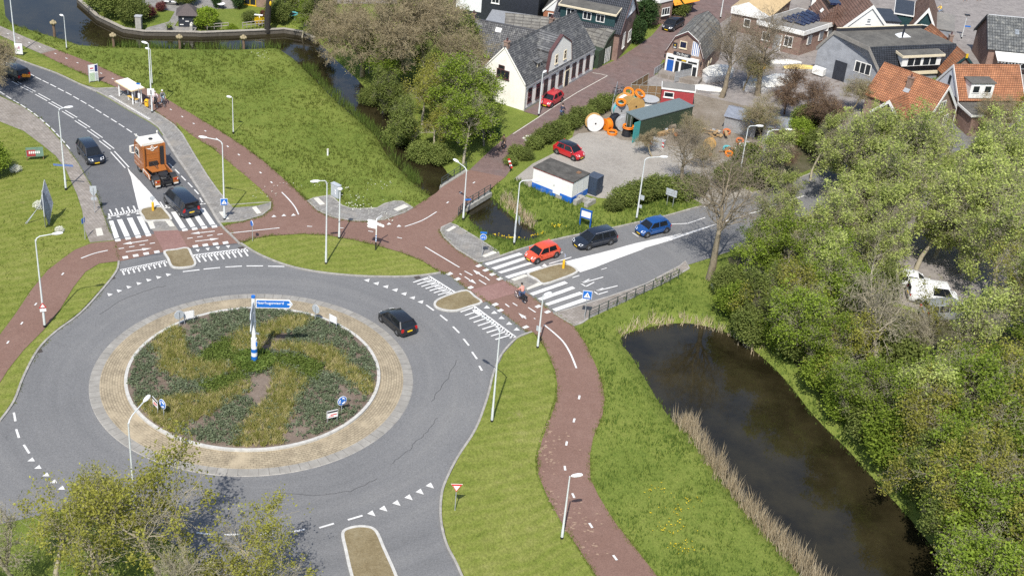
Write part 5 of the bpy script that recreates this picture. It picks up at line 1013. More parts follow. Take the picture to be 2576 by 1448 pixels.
# --- right hand wood: far, pale part
G = 'pale trees in the wood at the right'
for k, (x, y, key, sc) in enumerate([(2055, 375, 'pale_b', .68), (2130, 385, 'pale_a', .75), (2240, 390, 'pale_b', .8), (2350, 385, 'pale_a', .75), (2450, 380, 'pale_b', .75), (2560, 390, 'pale_a', .85), (2000, 420, 'pale_b', .72), (2110, 415, 'pale_a', .9), (2215, 430, 'pale_b', .95), (2325, 425, 'pale_a', 1), (2430, 440, 'pale_b', 1), (2545, 450, 'pale_a', 1),
        (2150, 505, 'pale_b', .9), (2265, 515, 'pale_a', 1), (2385, 525, 'pale_b', 1), (2500, 540, 'pale_a', 1), (2590, 560, 'pale_b', .9), (2060, 590, 'pale_a', .8), (2175, 600, 'pale_b', .95), (2450, 575, 'pale_b', .9), (2540, 650, 'pale_a', 1), (2110, 680, 'pale_b', .8), (1950, 505, 'pale_b', .55), (1925, 580, 'pale_a', .6)]):
    plant(key, x, y, 5.6 * sc, sc, 'pale green leafy tree standing in the wood beyond the vans', G)
for k, (x, y, key, sc, lab) in enumerate([(2515, 300, 'olive', .7, 'olive brown budding tree below the bright orange roof, near the right edge'), (2575, 300, 'yel_a', .75, 'yellow tinged tree at the right edge below the slate house')]): plant(key, x, y, 5 * sc, sc, lab)
G = 'dense green trees along the pond bank'
for x, y, key, sc in [(1880, 640, 'fresh_a', .68), (1870, 740, 'fresh_b', .7), (1965, 670, 'fresh_a', .85), (1960, 760, 'yel_a', .75), (2045, 740, 'fresh_a', .85), (1925, 800, 'fresh_b', .55), (2050, 840, 'fresh_a', .8), (2130, 800, 'fresh_b', .85), (2120, 900, 'yel_a', .7), (2170, 985, 'fresh_a', .7)]:
    plant(key, x, y, 4.2 * sc, sc, 'dense fresh green tree on the far bank of the pond, left of the white vans', G)
G = 'green trees of the wood at the lower right'
for x, y, key, sc in [(2440, 965, 'fresh_a', .8), (2520, 890, 'pale_b', .9), (2330, 985, 'fresh_b', .8), (2440, 1000, 'fresh_a', .95), (2555, 1010, 'fresh_a', .95), (2345, 1090, 'yel_a', .85), (2450, 1110, 'fresh_a', .95), (2560, 1130, 'yel_a', .95),
        (2340, 1160, 'fresh_b', .7), (2400, 1200, 'fresh_a', .85), (2510, 1230, 'yel_a', .95), (2590, 1260, 'sparse', .9), (2420, 1285, 'fresh_b', .7), (2470, 1320, 'fresh_a', .85), (2570, 1360, 'yel_a', .95), (2490, 1400, 'fresh_b', .7), (2530, 1440, 'fresh_a', .9), (2470, 1500, 'fresh_b', .7), (2600, 1500, 'yel_a', .9)]:
    plant(key, x, y, 4.6 * sc, sc, 'green leafy tree in the lower right wood beside the dark pond', G)
G = 'understory of the wood beside the pond'
for x, y, key, sc in [(1960, 880, 'bush', .8), (2010, 905, 'bush_mid', .9), (2075, 985, 'bush', .9), (2120, 1045, 'bush', .9), (2185, 1105, 'bush_mid', .9), (2230, 1165, 'bush', 1), (2290, 1230, 'bush', .9), (2360, 1290, 'bush_mid', .9), (2425, 1370, 'bush', 1), (2475, 1430, 'bush', .9), (1850, 800, 'bush', .8), (1890, 850, 'bush_mid', .8), (1830, 740, 'bush_mid', .7), (2150, 900, 'bush', 1), (2240, 950, 'bush_mid', 1.1)]:
    plant(key, x, y, 0, sc, 'green shrub at the foot of the wood along the pond', G, base=True)
G = 'trees filling the wood behind the pond'
for x, y, key, sc in [(2000, 690, 'pale_b', .6), (2080, 650, 'fresh_a', .75), (2150, 720, 'fresh_b', .75), (2010, 620, 'yel_a', .65), (2210, 680, 'pale_a', .7), (2300, 1060, 'fresh_a', .8), (2390, 1080, 'pale_b', .8), (2500, 1060, 'fresh_b', .9), (2350, 1180, 'yel_a', .75), (2480, 1170, 'fresh_b', .85), (2560, 1290, 'fresh_a', .9), (2420, 1270, 'yel_a', .8), (2520, 1390, 'pale_b', .8), (2100, 860, 'fresh_a', .7), (2570, 800, 'pale_a', .9), (2530, 780, 'pale_b', .8), (2590, 900, 'fresh_a', .9), (2480, 950, 'yel_a', .85), (2380, 960, 'fresh_a', .75), (2110, 540, 'pale_b', .8), (2200, 555, 'pale_a', .85), (2330, 580, 'pale_a', .9), (2490, 480, 'pale_b', .95), (2290, 440, 'pale_a', .85), (2180, 440, 'pale_b', .8)]:
    plant(key, x, y, 4.8 * sc, sc, 'leafy tree inside the wood between the pond and the right edge', G)
plant('bare_pale', 2222, 985, 0, .95, 'nearly bare pale branched tree spreading left of the white vans', base=True, sx=1.15); plant('bare_pale', 2310, 925, 0, .6, 'small bare tree with pale twigs directly below the silver people carrier', base=True); plant('bare_pale', 2500, 1180, 6, .7, 'bare yellowish branches rising from the lower right wood'); plant('sparse', 2365, 775, 5, .62, 'small thinly leaved tree in front of the white vans'); plant('sparse', 2560, 690, 6, .8, 'thinly leaved tree behind the vans at the right edge')
# --- bare trees round the yard and along the right arm
plant('bare_tall', 1785, 702, 0, 1.18, 'tall bare tree standing on the grass right of the railing, beside the right arm road', base=True, rz=40, sx=.85)
plant('bare_tall', 1712, 490, 0, .72, 'bare bushy tree behind the white direction board', base=True); plant('bare_tall', 1815, 245, 0, .9, 'tall bare tree with dark trunk in front of the brick bar and solar roof', base=True, rz=100)
plant('bare_tall', 1905, 240, 0, .95, 'bare tree in front of the grey clad house', base=True, rz=10); plant('bare_wide', 1640, 395, 0, .3, 'small bare tree beside the pallet stacks', base=True)
for x, y, key, sc, lab in [(1985, 225, 'bare_rust', .75, 'brown twigged tree before the grey clad house gable'), (2040, 262, 'bare_rust', .72, 'brown twigged tree left of the orange cottage'), (2085, 300, 'bare_rust', .75, 'brown twigged tree below the orange cottage front wing'), (1925, 300, 'olive', .62, 'olive twigged tree by the corrugated sheds'), (1880, 170, 'olive', .7, 'olive twigged tree below the flat roofed house'), (1730, 325, 'olive', .42, 'olive shrubby tree at the end of the green container'), (1775, 390, 'olive', .36, 'olive shrubby tree over the cable scrap'), (1960, 375, 'bare_rust', .6, 'brown budding tree behind the bent lamp posts'), (2150, 240, 'olive', .55, 'olive tree at the foot of the orange cottage')]:
    plant(key, x, y, 4.4 * sc, sc, lab)
# --- canal side by the white house
for x, y, z, key, sc, lab in [(915, 80, 5, 'bare_wide', 1.1, 'wide bare tree leaning over the canal bend'), (960, 45, 6, 'bare_wide', 1.35, 'large bare tree at the top edge above the canal'), (1080, 45, 6, 'olive', 1.25, 'budding tree at the top edge left of the dark house'), (1000, 165, 4.5, 'fresh_a', .8, 'bright green tree between the bare canal trees'), (965, 215, 4, 'fresh_b', .72, 'green tree hanging over the canal water'), (1130, 150, 5, 'olive', .95, 'tan budding tree against the rear wing roof'), (1190, 175, 5, 'olive', .62, 'tan budding tree touching the white house gable'),
        (1065, 255, 4, 'yel_a', .72, 'yellow twigged tree on the canal bank'), (1160, 265, 4.5, 'fresh_a', 1.0, 'bright green tree in front of the white house gable'), (1235, 260, 4, 'fresh_a', .72, 'bright green tree hiding the white house corner'), (1040, 300, 3.5, 'fresh_b', .72, 'mid green tree low on the canal bank'), (1170, 350, 3.6, 'fresh_a', .82, 'bright green tree overhanging the street bend near the cyclist'), (1095, 340, 3, 'yel_a', .62, 'yellowish tree over the canal near the bridge'), (1240, 310, 2.6, 'bush_dark', .8, 'dark evergreen shrub at the street corner'), (1080, 195, 4, 'fresh_b', .75, 'mid green tree behind the yellow twigged tree'),
        (1020, 95, 5, 'olive', .95, 'tan budding tree behind the bare canal trees'), (930, 150, 3, 'yel_a', .6, 'yellowish tree under the wide bare tree'), (1120, 220, 4, 'yel_a', .7, 'yellow green tree between the canal and the white house'), (1220, 330, 3, 'fresh_b', .6, 'mid green tree at the street edge by the white house'), (1110, 95, 5, 'fresh_b', .9, 'mid green tree against the long dark wing'),
        (760, 40, 4, 'fresh_a', .6, 'green garden tree on the lawn by the canal bend'), (830, 40, 5, 'fresh_b', .7, 'green tree at the top edge beside the big bare trees'), (1165, 40, 4, 'bush_dark', 1.1, 'dark shrub beside the dark house')]:
    plant(key, x, y, z * sc, sc, lab)
for x, y, key, sc, lab in [(1005, 345, 'bush_mid', .7, 'green shrub at the canal edge'), (1105, 400, 'bush_mid', .6, 'green shrub by the left bridge railing'), (935, 250, 'bush_mid', .6, 'green shrub under the bare canal tree'), (1060, 390, 'bush_mid', .65, 'green shrub on the bank before the bridge')]: plant(key, x, y, 0, sc, lab, base=True)
# --- left edge and lower left
plant('bare_wide', -45, 262, 0, .8, 'bare tree at the left edge shading the road', base=True); plant('bare_wide', -95, 330, 0, .75, 'bare tree at the left edge, below the one shading the road', base=True); plant('bush', -30, 400, 1.8, .8, 'dense green shrub at the left edge beside the red board')
G = 'sparsely leaved trees at the lower left'
for x, y, key, sc, lab in [(215, 1265, 'yel_a', .62, 'small bright yellow green tree at the left of the lower left group'), (120, 1350, 'sparse', .85, 'thinly leaved tree between the pale bare one and the bright one'), (400, 1350, 'sparse', .9, 'thinly leaved tree in front of the lamp post'), (235, 1290, 'sparse', .72, 'thin crowned tree with a bright green top at the lower left, beside the lamp post'), (470, 1290, 'sparse', .95, 'sparsely leaved tree reaching over the ochre apron'), (45, 1350, 'bare_pale', .8, 'pale bare tree in the lower left corner'), (200, 1400, 'sparse', .8, 'thinly leaved tree low in the left corner'),
        (600, 1400, 'sparse', .75, 'thinly leaved tree over the give way line'), (730, 1475, 'sparse', .7, 'open crowned tree at the bottom edge beside the sandy island'), (430, 1440, 'bare_pale', .75, 'bare branched tree at the bottom edge'), (90, 1470, 'fresh_b', .75, 'green tree cut by the bottom left corner'), (520, 1500, 'yel_a', .7, 'yellow green tree at the bottom edge, right of the bare one')]:
    plant(key, x, y, 6.3 * sc, sc, lab)
# --- hedges and shrubs by the street, the yard and the pond
G = 'clipped shrubs of the street hedge'
for k in range(9):
    x, y = 1345 + k * 22, 372 - k * 12.5; plant('bush_low', x, y, 0, .82 + .1 * (k % 3), 'green shrub in the row between the brick street and the yard', G, base=True)
for x, y, sc in ((1300, 395, .8), (1320, 400, .7), (1285, 415, .6)): plant('bush_low', x, y, 0, sc, 'low green shrub beside the red and white board', 'shrubs beside the red and white board', base=True)
G = 'shrubs along the right arm road'
for x, y, sc in ((1570, 515, 1.1), (1600, 508, 1.2), (1630, 500, 1.2), (1660, 490, 1.2), (1700, 495, 1.3), (1735, 490, 1.2), (1545, 528, .8), (1755, 480, 1)): plant('bush_low', x, y, 0, sc, 'green shrub on the verge between the gravel yard and the right arm road', G, base=True)
for x, y, key, sc, lab in [(1420, 322, 'bush_white', 0.42, 'white flowering shrub beside the street hedge'), (1352, 352, 'bush_white', 0.36, 'white flowering shrub at the start of the yard'), (40, 432, 'bush_white', 0.48, 'white flowering plant nearest the left edge board'), (100, 525, 'bush_white', 0.54, 'white flowering plant on the left slope'), (150, 583, 'bush_white', 0.36, 'white flowering plant behind the election boards'), (2030, 325, 'bush_mid', .8, 'green shrub below the brown twigged trees'), (2005, 362, 'bush', .7, 'bright shrub at the right bent lamp post'), (2062, 392, 'bush_mid', .8, 'shrub between the bent lamp posts and the pale wood'), (1830, 470, 'bush_mid', .7, 'shrub at the yard entrance'), (1905, 465, 'bush', .75, 'bright green shrub between the yard entrance and the road'), (1880, 430, 'bush_mid', .8, 'green shrub below the bent lamp posts'), (1600, 110, 'bush_dark', 1.0, 'dark evergreen shrub beside the teal dormer house'), (1622, 70, 'bush_dark', 1.2, 'tall dark evergreen between the brick houses'),
        (1960, 880, 'bush_white', 0.42, 'white flowering shrub on the pond bank'), (1800, 725, 'bush_white', 0.42, 'white flowering shrub at the foot of the tall bare tree'), (2345, 240, 'bush', .5, 'green garden shrub beside the weathered orange cottage'), (2380, 225, 'bush_lime', .5, 'lime shrub before the slate house'), (1700, 40, 'bush_low', 1.3, 'low green bed behind the black car')]:
    plant(key, x, y, 0, sc, lab, base=True)
# --- canal garden
for x, y, key, sc, lab in [(518, 66, 'bush_lime', 1.15, 'tall clipped lime green hedge shrub beside the black garden shed'), (585, 72, 'bush_lime', .55, 'low clipped lime shrub on the quay'), (300, 40, 'bush_mid', 1.1, 'large shrub on the quay left of the garden paving'), (335, 55, 'bush_mid', .8, 'green shrub beside the grey pillar'), (260, 18, 'bush_mid', 1.1, 'shrub at the upper left end of the quay'), (375, 45, 'bush_red', .8, 'purple leaved garden shrub'), (405, 28, 'bush_red', .6, 'dark purple bush in the round bed'), (600, 22, 'bush_dark', .7, 'ivy green column on the brick house'), (630, 55, 'bush_low', .8, 'round green shrub in the canal garden'), (652, 60, 'bush_yellow', .7, 'yellow flowering shrub in the canal garden'), (668, 48, 'bush_red', .6, 'purple shrub beside the yellow one'), (700, 55, 'bush_mid', .7, 'green shrub beside the black trunk'), (722, 30, 'bush_low', 1.5, 'grey green rounded shrub beside the boat shaped tub'), (545, 20, 'bush_dark', .5, 'small dark evergreen by the white garden table'), (470, 12, 'bush_mid', .6, 'shrub behind the garden shed')]:
    plant(key, x, y, 0, sc, lab, base=True)
for k in set(PROTO) - used_proto:
    r = PROTO[k][0]
    for c in list(r.children): bpy.data.objects.remove(c)
    bpy.data.objects.remove(r)

# ---------------------------------------------------------------- grass, reeds, beds (ground cover: stuff)
def scatter_poly(P, dens, rg, pad=0):
    xs = [p[0] for p in P]; ys = [p[1] for p in P]; A = (max(xs) - min(xs)) * (max(ys) - min(ys)); n = int(A * dens)
    x = rg.uniform(min(xs), max(xs), n); y = rg.uniform(min(ys), max(ys), n); k = inside(P, x, y); return x[k], y[k]
def blades(name, x, y, z, h, wd, mat, rg, n=3, lean=.45, label=None, spread=.12, tone=None):
    m = len(x) * n; X_ = np.repeat(x, n) + rg.normal(0, spread, m); Y_ = np.repeat(y, n) + rg.normal(0, spread, m); Z_ = np.repeat(z, n); H = np.repeat(h if hasattr(h, '__len__') else np.full(len(x), h), n) * rg.uniform(.6, 1.3, m)
    a = rg.uniform(0, 6.283, m); b = rg.uniform(0, 6.283, m); l = rg.uniform(0, lean, m) * H
    P = np.stack([np.stack([X_ - np.cos(a) * wd, Y_ - np.sin(a) * wd, Z_ - .03], 1), np.stack([X_ + np.cos(a) * wd, Y_ + np.sin(a) * wd, Z_ - .03], 1), np.stack([X_ + np.cos(b) * l, Y_ + np.sin(b) * l, Z_ + H], 1)], 1).reshape(-1, 3)
    t_ = np.repeat(rg.uniform(0, 1, len(x)) if tone is None else tone, n) * .6 + rg.uniform(0, .4, m)
    return tag(np_mesh(name, P, np.arange(3 * m).reshape(m, 3), mat, vcol=np.repeat(t_, 3)), label, kind='stuff')
rg = np.random.default_rng(99)
L_grass = foliage('grass_blades', [(0, (.095, .13, .024)), (.5, (.14, .172, .034)), (1, (.195, .205, .055))], 0.3); L_lush = foliage('lush_bank_grass', [(0, (.075, .125, .022)), (.5, (.115, .168, .032)), (1, (.165, .21, .05))], 0.3); L_dryg = foliage('dry_reed', [(0, (.36, .28, .17)), (.5, (.5, .41, .27)), (1, (.6, .52, .38))], 0.25)
def field(P, dens, h, wd, mat, name, label, keep=None, n=4):
    x, y = scatter_poly(P, dens, rg); d = sdist(x, y); k = d > .05
    if keep is not None: k &= keep(x, y, d)
    x, y, d = x[k], y[k], d[k]; cl = .5 + .5 * np.sin(x * .55 + 2 * np.sin(y * .31)) * np.sin(y * .62 + 2 * np.sin(x * .27)); cl = np.clip(cl + rg.normal(0, .25, len(x)), 0, 1)
    k = rg.random(len(x)) < .35 + .65 * cl; x, y, d, cl = x[k], y[k], d[k], cl[k]
    return blades(name, x, y, ground_z(x, y, d), h * (.55 + .7 * cl), wd, mat, rg, n, label=label, tone=.75 - cl * .45)
mead = pts([(0, 66), (143, 124), (233, 157), (315, 195), (400, 235), (475, 280), (550, 325), (612, 365), (662, 402), (717, 450), (752, 483), (774, 503), (840, 500), (880, 522), (930, 525), (960, 510), (1000, 512), (1035, 521), (1095, 484), (1110, 468), (1050, 464), (949, 336), (819, 221), (744, 146), (705, 120), (475, 123), (208, 113), (38, 60), (0, 20)])
field(mead, 9, .24, .05, L_grass, 'meadow_grass', 'green meadow grass between the cycle path and the canal')
wb = pts([(1450, 820), (1476, 866), (1502, 920), (1518, 960), (1525, 1006), (1519, 1045), (1496, 1101), (1488, 1144), (1489, 1203), (1509, 1246), (1552, 1315), (1601, 1377), (1657, 1448), (1740, 1560), (2080, 1500), (1990, 1400), (1850, 1235), (1742, 1088), (1640, 962), (1572, 852), (1640, 825), (1800, 830), (1900, 895), (1800, 700), (1700, 680), (1620, 720)])
field(wb, 10, .3, .05, L_lush, 'bank_grass', 'lush grass between the red path and the pond')
field(pts([(1240, 470), (1300, 452), (1380, 490), (1500, 520), (1610, 505), (1770, 500), (1720, 530), (1590, 562), (1450, 590), (1310, 625), (1258, 642), (1170, 585), (1140, 562), (1160, 545)]), 14, .36, .055, L_lush, 'ditch_grass', 'lush grass round the ditch beside the right arm road')
field(pts([(1900, 905), (1960, 950), (2040, 1048), (2120, 1128), (2200, 1218), (2290, 1318), (2390, 1440), (2440, 1440), (2330, 1290), (2230, 1180), (2150, 1090), (2080, 1010), (2000, 920), (1900, 830), (1800, 790), (1800, 828)]), 9, .35, .05, L_lush, 'bank_grass', 'grass on the wooded bank of the pond')
field(pts([(0, 320), (60, 340), (100, 370), (140, 400), (165, 435), (195, 500), (207, 560), (212, 600), (185, 628), (120, 680), (40, 790), (0, 835)]), 5, .15, .04, L_grass, 'verge_grass', 'rough grass on the left slope')
# reeds on the near pond bank
rl = pts([(1725, 1058), (1760, 1105), (1800, 1165), (1850, 1228), (1900, 1290), (1950, 1345), (2000, 1398), (2050, 1450), (2090, 1500)], WL)
def along(P, n, sd, rg, off=0):
    P = np.array([[p[0], p[1]] for p in P]); s = rg.uniform(0, len(P) - 1.001, n); i = s.astype(int); f = (s - i)[:, None]; q = P[i] * (1 - f) + P[i + 1] * f + rg.normal(0, sd, (n, 2)); return q[:, 0] + off, q[:, 1]
x, y = along(rl, 560, .42, rg, -.3); blades('reeds', x, y, np.maximum(ground_z(x, y), WL), 1.15, .03, L_dryg, rg, 5, .5, 'dry pale reeds along the near bank of the pond', .15)
x, y = along(pts([(1560, 845), (1600, 825), (1660, 812), (1720, 808), (1790, 822), (1850, 850), (1900, 888)], WL), 110, .3, rg); blades('reeds', x, y, np.maximum(ground_z(x, y), WL), .7, .03, L_dryg, rg, 4, .8, 'dry reeds at the head of the pond', .15)
x, y = along(pts([(705, 121), (475, 124), (375, 122), (280, 119)], WL), 260, .3, rg); blades('reeds', x, y, np.maximum(ground_z(x, y), WL), 1.0, .03, L_lush, rg, 4, .5, 'thin green reeds at the canal edge', .2)
x, y = along(pts([(1270, 505), (1300, 540), (1340, 570)], WL), 120, .25, rg); blades('reeds', x, y, np.maximum(ground_z(x, y), WL), .8, .035, L_dryg, rg, 4, .6, 'dry reed tufts on the ditch bank', .15)
x, y = along(pts([(770, 165), (819, 221), (894, 289), (949, 336), (1025, 437), (1050, 460)], WL), 500, .35, rg); blades('reeds', x, y, np.maximum(ground_z(x, y), WL), .75, .03, L_lush, rg, 4, .5, 'tall grass lining the meadow side of the canal', .2)
def flowers(name, C, n, sd, mat, h, sz, label):
    x = np.concatenate([rg.normal(c.x, sd, n) for c in C]); y = np.concatenate([rg.normal(c.y, sd * .6, n) for c in C]); z = ground_z(x, y) + h
    o = leaf_mesh(name, np.stack([x, y, z], 1), rg, 2, .03, sz, mat, None, .6); return tag(o, label, kind='stuff')
flowers('buttercups', pts([(1680, 1335), (1720, 1375), (1655, 1236), (1728, 1265), (1700, 1330), (1715, 1390), (1690, 1290)]), 15, .6, L_yflow, .28, .085, 'yellow flowers in the grass by the pond')
flowers('daisies', pts([(915, 525), (890, 515), (940, 530), (960, 545), (985, 555), (900, 500), (820, 470), (860, 480), (700, 470), (960, 470), (640, 140), (970, 190), (680, 490)]), 14, .9, L_white, .2, .1, 'white daisies in the meadow')
flowers('yellow_irises', pts([(1262, 582), (1280, 588), (1300, 592), (1350, 585), (1400, 575)]), 16, .4, L_yflow, .4, .12, 'yellow flowers at the ditch edge')
# planting beds of the roundabout
L_lav = foliage('grey_green_lavender', [(0, (.085, .115, .06)), (.5, (.15, .185, .105)), (1, (.22, .255, .16))], 0.15); L_sedge = foliage('ochre_sedge', [(0, (.26, .235, .08)), (.5, (.46, .41, .16)), (1, (.64, .55, .32))], 0.2); L_bed = foliage('bright_ground_cover', [(0, (.075, .115, .02)), (.5, (.125, .175, .034)), (1, (.18, .23, .055))], 0.25); L_sedgeg = foliage('green_sedge', [(0, (.12, .14, .024)), (.5, (.21, .225, .045)), (1, (.31, .3, .085))], 0.2)
beds = []
def bed5(l): return [Vector((p.x, p.y, 0)) for p in pts(F5(l), .55)]
B_bed = [bed5([(640, 690), (740, 610), (860, 530), (900, 545), (935, 640), (950, 700), (800, 712)]), bed5([(1185, 665), (1350, 650), (1480, 680), (1570, 740), (1500, 840), (1420, 800), (1330, 740), (1200, 720)]), bed5([(680, 850), (820, 815), (1000, 770), (1000, 820), (890, 890), (760, 930), (700, 900)])]
B_sedge = [bed5([(290, 545), (430, 430), (560, 450), (580, 640), (720, 690), (930, 720), (985, 770), (800, 820), (560, 830), (400, 760), (390, 640)]), bed5([(880, 540), (960, 460), (1150, 420), (1330, 350), (1500, 350), (1450, 430), (1250, 480), (1140, 530), (1080, 640), (940, 640)]), bed5([(1210, 620), (1230, 560), (1480, 560), (1660, 580), (1740, 680), (1960, 850), (1920, 930), (1840, 880), (1650, 780), (1560, 700), (1440, 640)]),
           bed5([(1210, 740), (1320, 740), (1470, 850), (1400, 930), (1330, 1090), (1280, 1190), (1260, 1300), (930, 1300), (960, 1180), (1040, 1060), (1190, 960)]), bed5([(200, 980), (440, 940), (700, 930), (900, 890), (1000, 830), (1020, 900), (940, 950), (760, 1060), (560, 1130), (450, 1190), (280, 1090)])]
B_soil = [bed5([(1040, 800), (1130, 785), (1200, 830), (1190, 940), (1090, 1030), (1010, 960)]), bed5([(1080, 540), (1300, 515), (1280, 570), (1200, 620), (1090, 640)])]
N_ = 15000; a = rg.uniform(0, 6.283, N_); r_ = 9.75 * np.sqrt(rg.random(N_)); x, y = r_ * np.cos(a), r_ * np.sin(a); xj, yj = x + rg.normal(0, .22, N_), y + rg.normal(0, .22, N_); ins = lambda L_: np.any([inside(P, xj, yj) for P in L_], 0)
k_so, k_b, k_s = ins(B_soil), ins(B_bed), ins(B_sedge); cen = np.hypot(x - at(640, 912, .7).x, y - at(640, 912, .7).y) < 1.55
k_b &= ~cen; k_s &= ~cen & ~k_b; zz = isl_z(r_); lav = ~(k_so | k_b | (k_s & (rg.random(N_) < .9)) | cen) & (rg.random(N_) < .42 * (.35 + .65 * (np.sin(x * .8 + 1) * np.sin(y * .7) > -.35)))
def clumps(nm, kk, mat, lab, n, sp, ls, hh, rate=1.):
    k = kk & (rg.random(N_) < rate); C = np.stack([x[k], y[k], zz[k] + hh], 1); tag(leaf_mesh(nm, C, rg, n, sp, ls, mat, None, .1, squash=.8), lab, kind='stuff')
clumps('lavender_planting', lav, L_lav, 'grey green lavender clumps on the roundabout', 24, .12, .12, .17, .75)
clumps('ground_cover_planting', k_b, L_bed, 'bright green ground cover on the roundabout', 20, .14, .13, .1)
clumps('ground_cover_planting', cen, L_lush, 'dark green grass round the sign mast', 22, .13, .2, .2)
k2 = k_s & (rg.random(N_) < .42); blades('sedge_planting', x[k2], y[k2], zz[k2], .34, .022, L_sedge, rg, 13, 1.3, 'ochre sedge tufts on the roundabout', .08)
k2 = k_s & (rg.random(N_) < .34); blades('sedge_planting', x[k2], y[k2], zz[k2], .42, .022, L_sedgeg, rg, 14, 1.0, 'green sedge tufts on the roundabout', .08)

M_crumb = plain('dried_mud', (.28, .19, .135), .95, var=.2)
for nm, P, n_ in (('path_edge_grass', pathA_up, 1500), ('path_edge_grass', pathA_low, 4200), ('path_edge_grass', left_edge, 900)):
    x, y = along(P, n_, .1, rg); d = sdist(x, y); k = (d > .3) & (rg.random(len(x)) < .5 + .5 * np.sin(x * 1.3) * np.sin(y * 1.1 + 1)); blades(nm, x[k], y[k], ground_z(x[k], y[k], d[k]) + .03, .12, .035, L_grass, rg, 4, .9, 'grass creeping over the edges of paths and roads', .1)
b = MB(); zc_ = 0
for c, sd, n_ in ((at(1372, 1095), .7, 40), (at(1372, 1130), .8, 60), (at(1385, 1165), .6, 30), (at(1420, 1262), .7, 40), (at(1432, 1300), .8, 70), (at(1455, 1330), .7, 40), (at(1478, 1385), .6, 20), (at(1360, 1060), .5, 14)):
    for k in range(n_ // 2):
        x, y = c.x + rg.normal(0, sd), c.y + rg.normal(0, sd); q = rg.uniform(.03, .13); a0 = rg.uniform(0, 6); b.face([(x + q * rg.uniform(.5, 1.2) * math.cos(a0 + i * 1.047) * 1.4, y + q * rg.uniform(.5, 1.2) * math.sin(a0 + i * 1.047), .0385 + zc_) for i in range(6)]); zc_ += .00004
tag(b.build('soil_crumbs', M_crumb, flip=False), 'crumbs of dried soil on the red path', kind='stuff')
# ================================================================ vehicles
def paint(name, c, flake=0.): 
    m = plain(name, c, .35, var=.04, scale=1.5, coat=.8); m.node_tree.nodes['Principled BSDF'].inputs['Metallic'].default_value = flake; return m
V_glass = plain('car_glass', (.012, .014, .017), .05, var=.2); V_tyre = plain('tyre_rubber', (.018, .018, .018), .85); V_rim = plain('alloy_rim', (.42, .43, .45), .3, metal=.8); V_dark = plain('black_plastic', (.02, .02, .022), .6)
V_lamp = plain('headlight_glass', (.72, .74, .76), .12); V_red = plain('red_lens', (.42, .012, .012), .2); V_amber = plain('amber_lens', (.7, .25, .02), .25); V_plate = plain('yellow_plate', (.75, .5, .02), .5); V_chrome = plain('chrome', (.6, .61, .63), .15, metal=.9)
def wheel(root, x, y, r, wd=.2, twin=False):
    s = 1 if y > 0 else -1; w_ = empty('wheel', (x, y, r)); w_.parent = root
    b = MB(); pr = [(r * .62, -wd / 2), (r * .94, -wd / 2), (r, -wd / 2 + .03), (r, wd / 2 - .03), (r * .94, wd / 2), (r * .62, wd / 2)]
    b.hull([[Vector((q * math.cos(a), v, q * math.sin(a))) for a in [2 * math.pi * k / 18 for k in range(18)]] for q, v in pr], cap=False); b.build('tyre', V_tyre, w_, True)
    b = MB(); b.cyl((0, s * (wd / 2 - .05), 0), r * .63, .04, 18, 'Y')
    for k in range(5):
        a = 2 * math.pi * k / 5; b.box((r * .33 * math.cos(a), s * (wd / 2 - .02), r * .33 * math.sin(a)), (r * .56, .03, .07), M=Matrix.Rotation(-a, 4, 'Y'))
    b.build('rim', V_rim, w_); return w_
